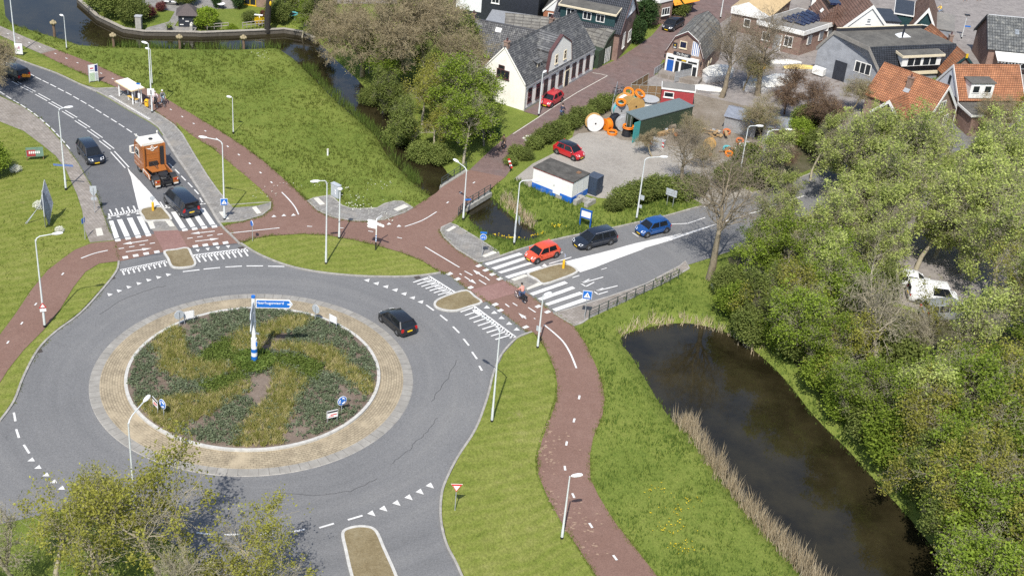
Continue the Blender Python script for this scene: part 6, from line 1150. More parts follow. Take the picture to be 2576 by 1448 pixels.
def car(name, label, mat, L, W, H, wb, pa, pb, side, cat='car', kind='hatch', front=.0, plates='fr', r=.31, group=None, roof=None, glassrear=True, zs=None, beltf=.60, turn=0):
    """pa, pb: ground points under the near front and near rear wheel; side +1: its left side is the near one"""
    pa, pb = Vector(pa), Vector(pb); hd = (pa - pb).normalized(); lf = Vector((-hd.y, hd.x, 0)); c = (pa + pb) / 2 - lf * side * (W / 2 - .06)
    root = empty(name, (c.x, c.y, .03), math.atan2(hd.y, hd.x), label, cat, group)
    xf, xr = L / 2, -L / 2; hw = W / 2; xw = wb / 2; off = {'hatch': .04, 'estate': -.05, 'van': 0.05, 'mini': .02, 'mpv': .05}[kind]
    zb = H * beltf; hood = {'hatch': .58, 'mini': .60, 'estate': .55, 'van': .53, 'mpv': .57}[kind] * H
    xA = xf - L * {'hatch': .21, 'mini': .2, 'estate': .225, 'van': .15, 'mpv': .17}[kind]        # windscreen foot
    xB = xA - L * {'hatch': .17, 'mini': .16, 'estate': .16, 'van': .12, 'mpv': .17}[kind]        # roof front
    xC = xr + L * {'hatch': .15, 'mini': .16, 'estate': .09, 'van': .02, 'mpv': .09}[kind]; xD = xr + L * {'hatch': .035, 'mini': .04, 'estate': .025, 'van': .005, 'mpv': .02}[kind]
    # lower body
    st = [(xr, .34, H * .42, .80), (xr + .04, .27, zb * .9, .9), (xr + .16, .22, zb, .97), (xr + .6, .19, zb, 1.), (xA - .3, .19, zb * .985, 1.), (xA, .19, zb * .96, .99), (xf - L * .1, .2, hood * .93, .96), (xf - .16, .22, hood * .82, .88), (xf - .03, .26, hood * .64, .76), (xf, .32, hood * .5, .66)]
    rings = []
    for x, z0, zt, k in st:
        w_ = hw * k; h_ = zt - z0
        rings.append([Vector((x, s * w_ * a, z0 + h_ * q)) for s, a, q in ((1, .86, 0), (1, .97, .12), (1, 1, .4), (1, .985, .72), (1, .93, .93), (1, .8, 1), (1, .3, 1.025), (-1, .3, 1.025), (-1, .8, 1), (-1, .93, .93), (-1, .985, .72), (-1, 1, .4), (-1, .97, .12), (-1, .86, 0))])
    b = MB(); b.hull(rings); b.build('body', mat, root, True)
    # cabin glass and roof
    def cab(x, z, k): return [Vector((x, s * hw * k, z)) for s in (1, -1)]
    zr = H - .03; rb, rr = .93, .70
    P0 = [(xD + .04, zb - .03), (xC, zr - .05), (xB, zr - .05), (xA + .06, zb - .05)]
    sd = [[Vector((x, s * hw * (rb if z < zb else rr), z)) for x, z in P0] for s in (1, -1)]
    b = MB(); b.hull([sd[1], sd[0]]); gl = b.build('windows', V_glass, root)
    rf = roof or mat; b = MB(); rg_ = []
    for x, z, k in ((xC - .14, zr - .10, rr + .035), (xC + .1, zr - .03, rr + .03), ((xC + xB) / 2, zr + .02, rr + .03), (xB - .05, zr - .01, rr + .03), (xB + .12, zr - .09, rr + .05)):
        rg_.append([Vector((x, s * hw * k * q, z + dz)) for s, q, dz in ((1, 1, -.06), (1, .96, .0), (1, .6, .035), (-1, .6, .035), (-1, .96, 0), (-1, 1, -.06))])
    b.hull(rg_); b.build('roof', rf, root, True)
    for s in (1, -1):
        b = MB(); q = lambda x, z, k, o=.012: Vector((x, s * (hw * k + o), z))
        b.tube([q(xA + .05, zb - .03, rb), q(xB + .02, zr - .07, rr)], .045, 5); b.tube([q(xD + .05, zb, rb), q(xC, zr - .07, rr)], .085 if kind != 'van' else .1, 5)
        m_ = (xA + xD) / 2 + L * .02; b.tube([q(m_, zb - .02, rb), q(m_ - .03, zr - .05, rr)], .035, 5)
        if kind in ('estate', 'mpv', 'van'): m2 = xD + L * .2; b.tube([q(m2, zb - .02, rb), q(m2 + .02, zr - .05, rr)], .06, 5)
        if kind == 'van': b.hull([[q(x, z, rb if z < zb else rr, o) for x, z in ((xD + .05, zb - .02), (xC, zr - .06), (m_ - .1, zr - .06), (m_, zb - .02))] for o in (-.02, .016)])
        if kind in ('hatch', 'mini'): b.hull([[q(x, z, rb if z < zb else rr, o) for x, z in ((xD + .04, zb - .02), (xC, zr - .06), (xC + .12, zr - .06), (xD + .36, zb - .02))] for o in (-.02, .014)])
        b.tube([q(xA + .02, zb - .02, rb), q(xD + .06, zb - .01, rb)], .03, 4); b.tube([q(xB, zr - .07, rr), q(xC, zr - .07, rr)], .03, 4); b.build('side_frame', mat, root)
    for s in (1, -1):
        for x in (xw + off, -xw + off):
            b = MB(); b.cyl((x, s * (hw - .055), r + .02), r + .065, .1, 18, 'Y'); b.build('wheel_arch', V_dark, root); wheel(root, x, s * (hw - .085), r)
        b = MB(); b.hull([[Vector((xf - .05, s * hw * .42, hood * .62)), Vector((xf - .16, s * hw * .80, hood * .66)), Vector((xf - .34, s * hw * .86, hood * .84)), Vector((xf - .2, s * hw * .46, hood * .80))], [Vector((xf - .0, s * hw * .42, hood * .64)), Vector((xf - .08, s * hw * .82, hood * .68)), Vector((xf - .3, s * hw * .89, hood * .88)), Vector((xf - .14, s * hw * .46, hood * .84))]]); b.build('headlight', V_lamp, root)
        b = MB(); b.box((xr + .08, s * hw * .8, H * .5), (.14, hw * .26, H * .2), bev=.02); b.build('tail_light', V_red, root)
        b = MB(); b.sphere((xA - .12, s * (hw + .1), zb + .06), .11, 8, 5, (.7, 1, .75)); b.tube([(xA - .12, s * hw * .94, zb), (xA - .12, s * (hw + .06), zb + .04)], .03, 4); b.build('mirror', mat, root)
        b = MB(); b.box((0.05, s * (hw * .985 + .005), zb * .8), (.16, .03, .035)); b.box((-wb * .3, s * (hw * .985 + .005), zb * .8), (.16, .03, .035)); b.build('door_handle', mat if kind != 'van' else V_dark, root)
    b = MB(); b.box((xf - .02, 0, hood * .42), (.06, hw * 1.0, .14)); b.box((xf - .04, 0, .3), (.08, hw * 1.25, .1)); b.build('grille', V_dark, root)
    b = MB(); b.box((xr + .06, 0, .36), (.16, hw * 1.6, .16)); b.build('rear_bumper', V_dark if kind == 'van' else mat, root)
    b = MB(); b.box((xf + .012, 0, hood * .36), (.02, .5, .11)); b.build('number_plate', V_plate, root); b = MB(); b.box((xr - .0, 0, H * .42 if kind != 'van' else H * .36), (.05, .5, .11)); b.build('number_plate', V_plate, root)
    b = MB(); b.tube([(xA + .1, -hw * .3, zb + .0), (xA - .12, hw * .1, zb + .16)], .012, 4); b.tube([(xA + .1, hw * .2, zb), (xA - .12, hw * .55, zb + .16)], .012, 4); b.build('wiper', V_dark, root)
    if kind == 'estate':
        for s in (1, -1): b = MB(); b.tube([(xC + .1, s * hw * .66, zr + .05), (xB - .1, s * hw * .66, zr + .05)], .02, 5); b.build('roof_rail', V_chrome, root)
    return root
FX = fr(900, 1080, 3.6757); FQ = fr(480, 490, 6.5818); FW = fr(3240, 980, 5.568)
C_or = paint('orange_red_paint', (.62, .075, .03)); C_nv = paint('dark_navy_paint', (.012, .016, .026)); C_bl = paint('blue_paint_metallic', (.012, .075, .26), .2); C_rd = paint('red_car_paint', (.42, .012, .016)); C_rd2 = paint('red_paint_faded', (.42, .03, .035)); C_bk = paint('black_car_paint', (.012, .013, .016)); C_bk2 = paint('black_blue_paint', (.014, .02, .034)); C_wh = paint('white_car_paint', (.72, .73, .74)); C_sv = paint('silver_car_paint', (.34, .36, .38), .4)
P2 = lambda fr_, a, b: pts(fr_([a, b]))
car('car', 'orange red hatchback first in the queue before the zebra crossing', C_or, 3.47, 1.62, 1.46, 2.34, *P2(F3, (1108, 378), (1305, 312)), 1, group='cars queuing on the right arm road')
car('car', 'dark navy estate car second in the queue, behind the orange red one', C_nv, 4.5, 1.82, 1.5, 2.65, *P2(F2, (1625, 1177), (1840, 1125)), 1, kind='estate', group='cars queuing on the right arm road')
car('car', 'bright blue small hatchback third in the queue near the bare tree', C_bl, 3.6, 1.66, 1.48, 2.42, *P2(F2, (2225, 1050), (2400, 1006)), 1, group='cars queuing on the right arm road')
car('parked_car', 'bright red rounded small car with dark roof parked on the gravel yard', C_rd, 3.55, 1.63, 1.49, 2.3, *P2(F2, (1468, 277), (1308, 211)), -1, kind='mini', roof=C_bk)
car('parked_car', 'faded red small hatchback parked beside the white house', C_rd2, 3.5, 1.55, 1.48, 2.36, *P2(FH, (997, 1083), (1078, 1033)), 1)
car('parked_car', 'black hatchback parked in the street above the brick bar', C_bk, 4.2, 1.75, 1.47, 2.55, *P2(FB, (705, 400), (848, 318)), 1)
car('car', 'black hatchback driving round the roundabout', C_bk, 4.0, 1.74, 1.48, 2.51, *P2(FX, (1945, 470), (2165, 657)), 1)
car('car', 'dark blue people carrier driving towards the left zebra', C_bk2, 4.25, 1.78, 1.64, 2.7, *P2(F6, (868, 437), (800, 352)), -1, kind='mpv', beltf=.56)
van = car('van', 'black delivery van on the left zebra crossing', C_bk2, 4.75, 1.9, 1.9, 3.2, *P2(F6, (1690, 862), (1790, 957)), 1, cat='van', kind='van', beltf=.55)
e = car('car', 'black estate car with an orange load at its tailgate, at the upper left road end', C_bk, 4.6, 1.8, 1.5, 2.7, *P2(F1, (28, 748), (122, 772)), 1, kind='estate')
b = MB(); b.box((-2.42, -.1, .75), (.25, 1.0, .3), M=Matrix.Rotation(.3, 4, 'X')); b.build('orange_load', W_orangec, e)
e.rotation_euler = (0, 0, R(148)); p_ = at(*F1([(118, 712)])[0], .7); e.location = (p_.x, p_.y, .03)
car('parked_car', 'white car parked under the trees, uppermost of the three', C_wh, 4.3, 1.78, 1.5, 2.6, *P2(FW, (1180, 640), (700, 560)), -1, cat='car')
car('van', 'white van parked under the trees, the middle one', C_wh, 4.8, 1.9, 1.95, 3.0, *P2(FW, (1700, 960), (1180, 900)), -1, cat='van', kind='van', beltf=.55)
car('parked_car', 'silver people carrier parked under the trees, lowest of the three', C_sv, 4.8, 1.9, 1.8, 2.9, *P2(FW, (2060, 1250), (1500, 1290)), -1, cat='car', kind='mpv')

# ---- tractor unit (lorry without trailer)
T_br = paint('copper_brown_paint', (.36, .125, .03)); T_wh = paint('cream_white_paint', (.7, .68, .62))
pa, pb = pts(FQ([(325, 1045), (612, 1360)])); hd = (pa - pb).normalized(); lf = Vector((-hd.y, hd.x, 0)); hd.z = 0
c = (pa + pb) / 2 - lf * 1.1; tk = empty('lorry', (c.x, c.y, .03), math.atan2(hd.y, hd.x), 'copper brown lorry tractor unit with white roof and no trailer', 'lorry')
b = MB(); xs = [(.75, 0), (.8, .0), (2.55, 0), (3.0, .0), (3.05, .06)]
cabp = [(.75, .95), (.75, 3.35), (2.6, 3.35), (2.98, 2.5), (3.05, 1.0), (3.0, .55), (1.0, .55)]
b.hull([[Vector((x, y, z)) for x, z in cabp] for y in (-1.22, 1.22)]); b.build('cab', T_br, tk)
b = MB(); b.hull([[Vector((.72, s * 1.24, 3.34)) if k == 0 else Vector((.72, s * 1.1, 3.62)) for s, k in ((-1, 0), (1, 0), (1, 1), (-1, 1))], [Vector((2.3, s * 1.24, 3.34)) if k == 0 else Vector((2.1, s * 1.05, 3.8)) for s, k in ((-1, 0), (1, 0), (1, 1), (-1, 1))], [Vector((2.85, s * 1.2, 3.0)) if k == 0 else Vector((2.72, s * 1.0, 3.35)) for s, k in ((-1, 0), (1, 0), (1, 1), (-1, 1))]]); rf_ = b.build('cab_roof', T_wh, tk)
b = MB(); b.cyl((1.35, 0, 3.72), .22, .08, 14); b.build('roof_hatch', V_dark, rf_)
for s in (-1, 1):
    b = MB(); b.cyl((2.35, s * 1.1, 3.9), .09, .22, 10); b.build('beacon', T_wh, rf_)
    b = MB(); b.hull([[Vector((x, s * 1.235 + o, z)) for x, z in ((1.45, 1.75), (1.55, 2.65), (2.45, 2.65), (2.75, 1.85))] for o in (-.01, .012)]); w_ = b.build('door_frame', T_wh, tk); b = MB(); b.hull([[Vector((x, s * (1.25) + o, z)) for x, z in ((1.6, 1.95), (1.65, 2.5), (2.35, 2.5), (2.55, 1.95))] for o in (-.004, .012)]); b.build('side_window', V_glass, w_)
    b = MB(); b.tube([(2.8, s * 1.25, 2.6), (2.95, s * 1.6, 2.55), (2.95, s * 1.6, 1.8), (2.8, s * 1.25, 1.75)], .07, 6); b.box((2.92, s * 1.6, 2.2), (.14, .22, .7), bev=.03); b.build('mirror', T_wh, tk)
    b = MB(); b.hull([[Vector((x, s * 1.22 - s * d, z)) for x, z in ((.7, .45), (.7, 1.0), (-1.1, .95), (-1.25, .45))] for d in (0, .12)]); sk = b.build('side_skirt', T_br, tk)
    b = MB(); P_ = [(.6, .5), (.6, .95), (-1.0, .9), (-1.15, .5)]; b.tube([(x, s * 1.235, z) for x, z in P_], .03, 4); b.build('skirt_stripe', T_wh, sk)
    b = MB(); b.hull([[Vector((.72 + dx, s * 1.2, z)), Vector((.72 + dx, s * 1.02, z))][::1] + [Vector((.45 + dx, s * 1.02, z)), Vector((.45 + dx, s * 1.2, z))] for dx, z in ((0, .9), (0, 3.4))]); b.build('side_deflector', T_br, tk)
    b = MB(); n = 9; b.hull([[Vector((-1.9 + r2 * math.cos(a), y, .52 + r2 * math.sin(a))) for a in [R(15 + 150 * k / n) for k in range(n + 1)] for r2 in (.66,)] + [Vector((-1.9 + .62 * math.cos(a), y, .52 + .62 * math.sin(a))) for a in [R(165 - 150 * k / n) for k in range(n + 1)]] for y in (s * .62, s * 1.22)]); b.build('mudguard', V_dark, tk)
    b = MB(); b.box((-2.62, s * .95, .72), (.12, .55, .55), bev=.02); tl_ = b.build('rear_panel', T_br, tk); b = MB(); b.box((-2.69, s * .95, .85), (.04, .34, .14)); b.build('tail_light', V_red, tl_); b = MB(); b.box((-2.69, s * 1.12, .85), (.045, .1, .14)); b.build('reverse_light', V_lamp, tl_); b = MB(); b.box((-2.66, s * .95, .38), (.06, .5, .16)); b.build('mudflap', T_wh, tl_)
    w_ = wheel(tk, 1.95, s * 1.05, .5, .3); w_ = wheel(tk, -1.9, s * .95, .5, .5)
    b = MB(); b.box((-1.2, s * .42, .8), (3.6, .1, .26)); b.build('chassis_rail', V_dark, tk)
b = MB(); b.hull([[Vector((x, y, .98)) for x, y in ((.7, 1.0), (.7, -1.0), (-.75, -.75), (-.75, .75))], [Vector((x, y, 1.06)) for x, y in ((.7, 1.0), (.7, -1.0), (-.75, -.75), (-.75, .75))]]); b.build('deck_plate', T_br, tk)
b = MB(); b.cyl((-1.7, 0, 1.12), .48, .1, 18); b.box((-2.1, .16, 1.08), (.6, .2, .1), rz=.2); b.box((-2.1, -.16, 1.08), (.6, .2, .1), rz=-.2); b.build('fifth_wheel', V_dark, tk)
b = MB(); b.box((-2.6, 0, .55), (.2, 1.2, .2)); b.box((-2.3, 0, .8), (.15, .9, .12)); b.tube([(-2.5, .3, .9), (-1.3, 0, .95), (-2.5, -.3, .9)], .03, 5); b.build('rear_frame', V_dark, tk)
b = MB(); b.box((.6, -.85, 2.0), (.26, .42, 2.1), bev=.05); b.build('air_intake', V_dark, tk)
b = MB(); b.box((.62, .1, 1.25), (.2, .9, .5)); b.tube([(.55, .4, 1.4), (.2, .3, 1.6), (-.4, .1, 1.2)], .03, 6); b.tube([(.55, -.1, 1.4), (.2, 0, 1.5), (-.4, 0, 1.2)], .03, 6); b.build('air_lines', V_dark, tk)
b = MB()
for z, h_ in ((2.35, .5), (1.75, .3)):
    for y0, y1 in ((-.55, .95),): b.box((.735, (y0 + y1) / 2, z), (.03, y1 - y0, .03)); b.box((.735, y0, z - .25), (.03, .03, .5)); b.box((.735, y1, z - .25), (.03, .03, .5))
b.build('panel_rib', T_br, tk)
b = MB(); b.tube([Vector((.73, .1 + .18 * math.cos(a), 2.85 + .17 * math.sin(a))) for a in [R(20 * k) for k in range(19)]], .035, 5)
for s in (-1, 1): b.tube([(.73, .1 + s * .18, 2.9), (.73, .1 + s * .42, 2.95), (.73, .1 + s * .6, 3.05)], [.07, .05, .02], 5)
b.tube([(.73, -.05, 3.08), (.73, .1, 3.2), (.73, .25, 3.08)], .04, 5); b.sphere((.73, .1, 2.85), .06, 8, 5); b.build('emblem', T_wh, tk)
b = MB(); b.box((3.06, 0, 2.2), (.04, 2.1, .85), M=Matrix.Rotation(-.32, 4, 'Y')); b.build('windscreen', V_glass, tk)

# ---- bicycles and people
SK = plain('skin', (.52, .33, .24), .6, var=.05)
def cloth(n, c): return plain(n, c, .9, var=.12, scale=9)
def skin_mesh(name, P, E, rad, mat, parent, lv=1):
    me = bpy.data.meshes.new(name); me.from_pydata([tuple(p) for p in P], E, []); o = bpy.data.objects.new(name, me); COL.objects.link(o)
    m = o.modifiers.new('s', 'SKIN'); o.modifiers.new('u', 'SUBSURF').levels = lv
    for v, r_ in zip(me.skin_vertices[0].data, rad): v.radius = (r_, r_) if not hasattr(r_, '__len__') else r_
    me.skin_vertices[0].data[0].use_root = True; dg = bpy.context.evaluated_depsgraph_get(); dg.update()
    m2 = bpy.data.meshes.new_from_object(o.evaluated_get(dg)); bpy.data.objects.remove(o); m2.materials.clear()
    for f in m2.polygons: f.use_smooth = True
    return link_mesh(name, m2, mat, parent)
def bicycle(p, hd, label, frame=None, group=None, bag=None):
    r = empty('bicycle', (p[0], p[1], p[2] if len(p) > 2 else .036), hd, label, 'bicycle', group); fm = frame or V_dark
    for x in (-.55, .55):
        w_ = empty('wheel', (x, 0, .35)); w_.parent = r; b = MB(); b.tube([(.33 * math.cos(a), 0, .33 * math.sin(a)) for a in [2 * math.pi * k / 20 for k in range(21)]], .022, 5, False); b.build('tyre', V_tyre, w_)
        b = MB(); b.tube([(.3 * math.cos(a), 0, .3 * math.sin(a)) for a in [2 * math.pi * k / 20 for k in range(21)]], .014, 4, False)
        for k in range(8): a = math.pi * k / 8; b.tube([(.3 * math.cos(a), 0, .3 * math.sin(a)), (-.3 * math.cos(a), 0, -.3 * math.sin(a))], .004, 3)
        b.build('rim', V_rim, w_)
    b = MB(); 
    for A in ([(-.55, 0, .35), (-.1, 0, .32), (.4, 0, .78)], [(-.55, 0, .35), (-.25, 0, .82)], [(-.1, 0, .32), (-.28, 0, .92)], [(-.25, 0, .8), (.4, 0, .85)], [(.55, 0, .35), (.38, 0, 1.0)]): b.tube(A, .02, 6)
    b.build('frame', fm, r); b = MB(); b.tube([(.2, -.28, 1.05), (.37, -.12, 1.06), (.38, 0, 1.03), (.37, .12, 1.06), (.2, .28, 1.05)], .016, 6); b.build('handlebar', V_dark, r)
    b = MB(); b.hull([[Vector((-.42, y, .93)) for y in (-.1, .1)] + [Vector((-.42, y, .97)) for y in (.1, -.1)], [Vector((-.15, y, .93)) for y in (-.03, .03)] + [Vector((-.15, y, .96)) for y in (.03, -.03)]]); b.build('saddle', V_dark, r)
    b = MB(); b.box((-.6, 0, .74), (.42, .12, .02)); b.build('rack', V_dark, r); b = MB(); b.tube([(-.1, -.12, .32), (-.1, .12, .32)], .012, 5); b.cyl((-.1, -.05, .32), .09, .015, 12, 'Y'); b.build('pedals', V_dark, r)
    if bag is not None:
        for s in (-1, 1): b = MB(); b.box((-.6, s * .16, .56), (.36, .14, .34), bev=.03); b.build('pannier', bag, r)
    return r
def person(p, hd, label, top, trousers, hair, pose='ride', group=None, hat=None, sleeve=None):
    """one continuous body; clothes and hair are its parts"""
    r = empty('person', (p[0], p[1], p[2] if len(p) > 2 else .036), hd, label, 'person', group)
    if pose == 'ride':
        pel = Vector((-.28, 0, 1.0)); ch = Vector((-.12, 0, 1.38)); nk = Vector((-.08, 0, 1.55)); hdv = Vector((-.03, 0, 1.72)); kn = [Vector((.12, s * .12, .88 if s > 0 else .68)) for s in (1, -1)]; an = [Vector((-.08, s * .12, .48 if s > 0 else .25)) for s in (1, -1)]; el = [Vector((.05, s * .26, 1.22)) for s in (1, -1)]; ha = [Vector((.24, s * .26, 1.08)) for s in (1, -1)]
    elif pose == 'walk':
        pel = Vector((0, 0, .92)); ch = Vector((.03, 0, 1.32)); nk = Vector((.04, 0, 1.48)); hdv = Vector((.07, 0, 1.63)); kn = [Vector((.16 * s, s * .1, .5)) for s in (1, -1)]; an = [Vector((.28 * s - .08, s * .1, .09)) for s in (1, -1)]; el = [Vector((-.12 * s, s * .26, 1.1)) for s in (1, -1)]; ha = [Vector((-.1 * s + .1, s * .27, .88)) for s in (1, -1)]
    else:
        pel = Vector((0, 0, .92)); ch = Vector((.02, 0, 1.32)); nk = Vector((.03, 0, 1.48)); hdv = Vector((.05, 0, 1.63)); kn = [Vector((.03, s * .1, .5)) for s in (1, -1)]; an = [Vector((0, s * .11, .09)) for s in (1, -1)]; el = [Vector((.06, s * .25, 1.12)) for s in (1, -1)]; ha = [Vector((.28, s * .18, 1.02)) for s in (1, -1)]
    P = [pel, (pel + ch) / 2, ch, nk, hdv, hdv + Vector((.01, 0, .1))]; E = [(0, 1), (1, 2), (2, 3), (3, 4), (4, 5)]; rad = [.14, .125, .15, .06, .095, .075]
    arms, legs = [], []
    for i, s in enumerate((1, -1)):
        sh = ch + Vector((0, s * .18, .08)); hp = pel + Vector((0, s * .1, -.03)); toe = an[i] + Vector((.16, 0, -.06)); n = len(P)
        P += [sh, el[i], ha[i]]; E += [(2, n), (n, n + 1), (n + 1, n + 2)]; rad += [.065, .05, .036]; n2 = len(P)
        P += [hp, kn[i], an[i], toe]; E += [(0, n2), (n2, n2 + 1), (n2 + 1, n2 + 2), (n2 + 2, n2 + 3)]; rad += [.095, .07, .045, .035]
    body = skin_mesh('body', P, E, rad, SK, r)
    bm = bmesh.new(); bm.from_mesh(body.data); t_ = MB(); t_.bm.free(); t_.bm = bm
    for i, s in enumerate((1, -1)):                   # palm, four bent fingers and a thumb
        d = (ha[i] - el[i]).normalized(); sidev = Vector((0, -s, 0)); h0 = ha[i] + d * .03; t_.tube([ha[i], h0 + d * .06], [.034, .04], 6)
        for k in range(4):
            o = Vector((0, 0, 1)).cross(d).normalized() * (k - 1.5) * .02; ln = (.065, .075, .07, .055)[k]; t_.tube([h0 + d * .05 + o, h0 + d * (.05 + ln * .6) + o, h0 + d * (.05 + ln * .8) + o - Vector((0, 0, ln * .45))], .009, 4)
        t_.tube([h0 + sidev * .03, h0 + sidev * .06 + d * .03, h0 + sidev * .055 + d * .06], .011, 4)
    fc = hdv + Vector((.092, 0, .03))                 # face: nose, eyes, mouth, ears
    t_.hull([[fc + Vector((0, y, z)) for y, z in ((-.012, 0), (.012, 0), (0, .04))], [fc + Vector((.022, 0, .004))] * 3], cap=False)
    for s in (1, -1): t_.sphere(hdv + Vector((0, s * .092, .02)), .025, 6, 4, (.6, .4, 1)); t_.sphere(fc + Vector((-.012, s * .033, .04)), .011, 6, 4)
    t_.box(fc + Vector((-.004, 0, -.035)), (.01, .045, .01)); bm.to_mesh(body.data); bm.free()
    A = 6; skin_mesh('jacket', [P[0] + Vector((0, 0, .03))] + P[1:4] + [P[6], P[7], P[8] - (P[8] - P[7]) * .15, P[13], P[14], P[15] - (P[15] - P[14]) * .15], [(0, 1), (1, 2), (2, 3), (2, 4), (4, 5), (5, 6), (2, 7), (7, 8), (8, 9)], [.165, .15, .172, .07, .085, .066, .052, .085, .066, .052], top, r)
    skin_mesh('trousers', [P[0], P[9], P[10], P[11], P[16], P[17], P[18]], [(0, 1), (1, 2), (2, 3), (0, 4), (4, 5), (5, 6)], [.158, .112, .085, .062, .112, .085, .062], trousers, r)
    for i in (11, 18): skin_mesh('shoe', [P[i] - Vector((.05, 0, .05)), P[i] + Vector((.06, 0, -.06)), P[i + 1]], [(0, 1), (1, 2)], [.05, .05, .04], V_dark, r)
    b = MB(); b.sphere(hdv + Vector((-.015, 0, .065)), .125, 10, 7, (.95, .86, .85)); b.build('hat' if hat else 'hair', hat or hair, r, True)
    return r
H_dk = cloth('dark_hair', (.025, .018, .014)); H_gr = cloth('grey_hair', (.4, .38, .35)); J_pink = cloth('pink_shirt', (.62, .27, .22)); J_navy = cloth('navy_coat', (.025, .03, .055)); J_brown = cloth('brown_coat', (.1, .065, .045)); J_yel = cloth('yellow_jacket', (.7, .47, .1)); J_grey = cloth('grey_jacket', (.16, .165, .165)); J_white = cloth('white_top', (.6, .5, .5)); Tr_blue = cloth('blue_jeans', (.06, .09, .17)); Tr_black = cloth('black_trousers', (.025, .025, .028)); Tr_lb = cloth('light_jeans', (.25, .32, .42)); Hat_w = plain('white_cap', (.7, .7, .68), .8)
def cyclist(p, hd, lab, lab_b, top, tr, hair, frame=None, hat=None, bag=None, lean=0):
    bicycle(p, hd, lab_b, frame, bag=bag); return person(p, hd, lab, top, tr, hair, 'ride', hat=hat)
FZ = fr(1900, 1040, 12.064); FV = fr(300, 200, 6.295)
a, b_ = pts(FZ([(410, 900), (800, 1190)])); d = a - b_; cyclist((a + b_) / 2 + Vector((0, 0, .05)), math.atan2(d.y, d.x), 'cyclist in a pink checked shirt and jeans on the red crossing', 'black city bicycle with panniers on the red crossing', J_pink, Tr_blue, H_dk, bag=V_dark)
p = at(*FV([(1960, 1235)])[0]); cyclist((p.x, p.y, .04), R(-60), 'cyclist with white cap and grey jacket on the path by the bus stop', 'black bicycle on the red path by the bus stop', J_grey, Tr_lb, H_gr, hat=Hat_w)
p = at(*FV([(1790, 1265)])[0]); cyclist((p.x, p.y, .04), R(-60), 'cyclist in a pale top partly behind the lamp post', 'bicycle with pale bags partly behind the lamp post', J_white, Tr_black, H_gr, bag=J_white)
p = at(*FH([(1090, 1190)])[0]); cyclist((p.x, p.y, .036), R(68), 'cyclist in a navy coat in the street below the red car', 'bicycle in the brick street under the navy coated rider', J_navy, Tr_blue, H_dk, frame=V_rim)
p = at(*F2([(763, 170)])[0]); cyclist((p.x, p.y, .036), R(250), 'cyclist in a brown top under the green street trees', 'bicycle under the trees at the street bend', J_brown, Tr_black, H_dk)
p = at(*FE([(1030, 285)])[0]) if False else at(*fr(3300, 0, 4.7704)([(1035, 290)])[0]); cyclist((p.x, p.y, .02), R(200), 'cyclist in a yellow jacket on the village square', 'bicycle on the village square under the yellow jacket rider', J_yel, Tr_lb, H_gr)
for x, y, lab, tr in ((1520, 25, 'pedestrian in blue jeans cut by the top edge', Tr_lb), (1765, 15, 'pedestrian in black cut by the top edge', Tr_black)):
    p = at(*fr(3300, 0, 4.7704)([(x, y)])[0]); person((p.x, p.y, .02), R(180), lab, J_navy, tr, H_dk, 'walk')
# ================================================================ street furniture
M_galv = plain('galvanised_steel', (.42, .44, .46), .45, metal=.35, var=.12, scale=4); M_pale = plain('pale_pole_paint', (.55, .58, .58), .5, var=.08); M_signb = plain('sign_blue', (.015, .14, .5), .4, var=.05); M_signw = plain('sign_white', (.78, .78, .77), .4, var=.04); M_signr = plain('sign_red', (.55, .02, .02), .4, var=.05); M_back = plain('sign_back_grey', (.4, .43, .46), .45, var=.1); M_yel = plain('bollard_yellow', (.75, .42, .02), .5); M_black = plain('black_paint', (.02, .02, .022), .5); M_conc = plain('raw_concrete', (.3, .29, .26), .9, var=.25, scale=3); M_lens = plain('lamp_lens', (.62, .64, .66), .2)
def height(b, t):
    """height of a vertical thing whose foot is at picture point b and top at t"""
    p = at(*b); best = (1e9, 0)
    for z in np.linspace(.2, 14, 277):
        q = np.array([p.x, p.y, z]) - CAM; u = 1288 + FP * (q @ CR) / (q @ CF); v = 724 - FP * (q @ CU) / (q @ CF); e = abs(v - t[1]) + .2 * abs(u - t[0])
        if e < best[0]: best = (e, z)
    return best[1]
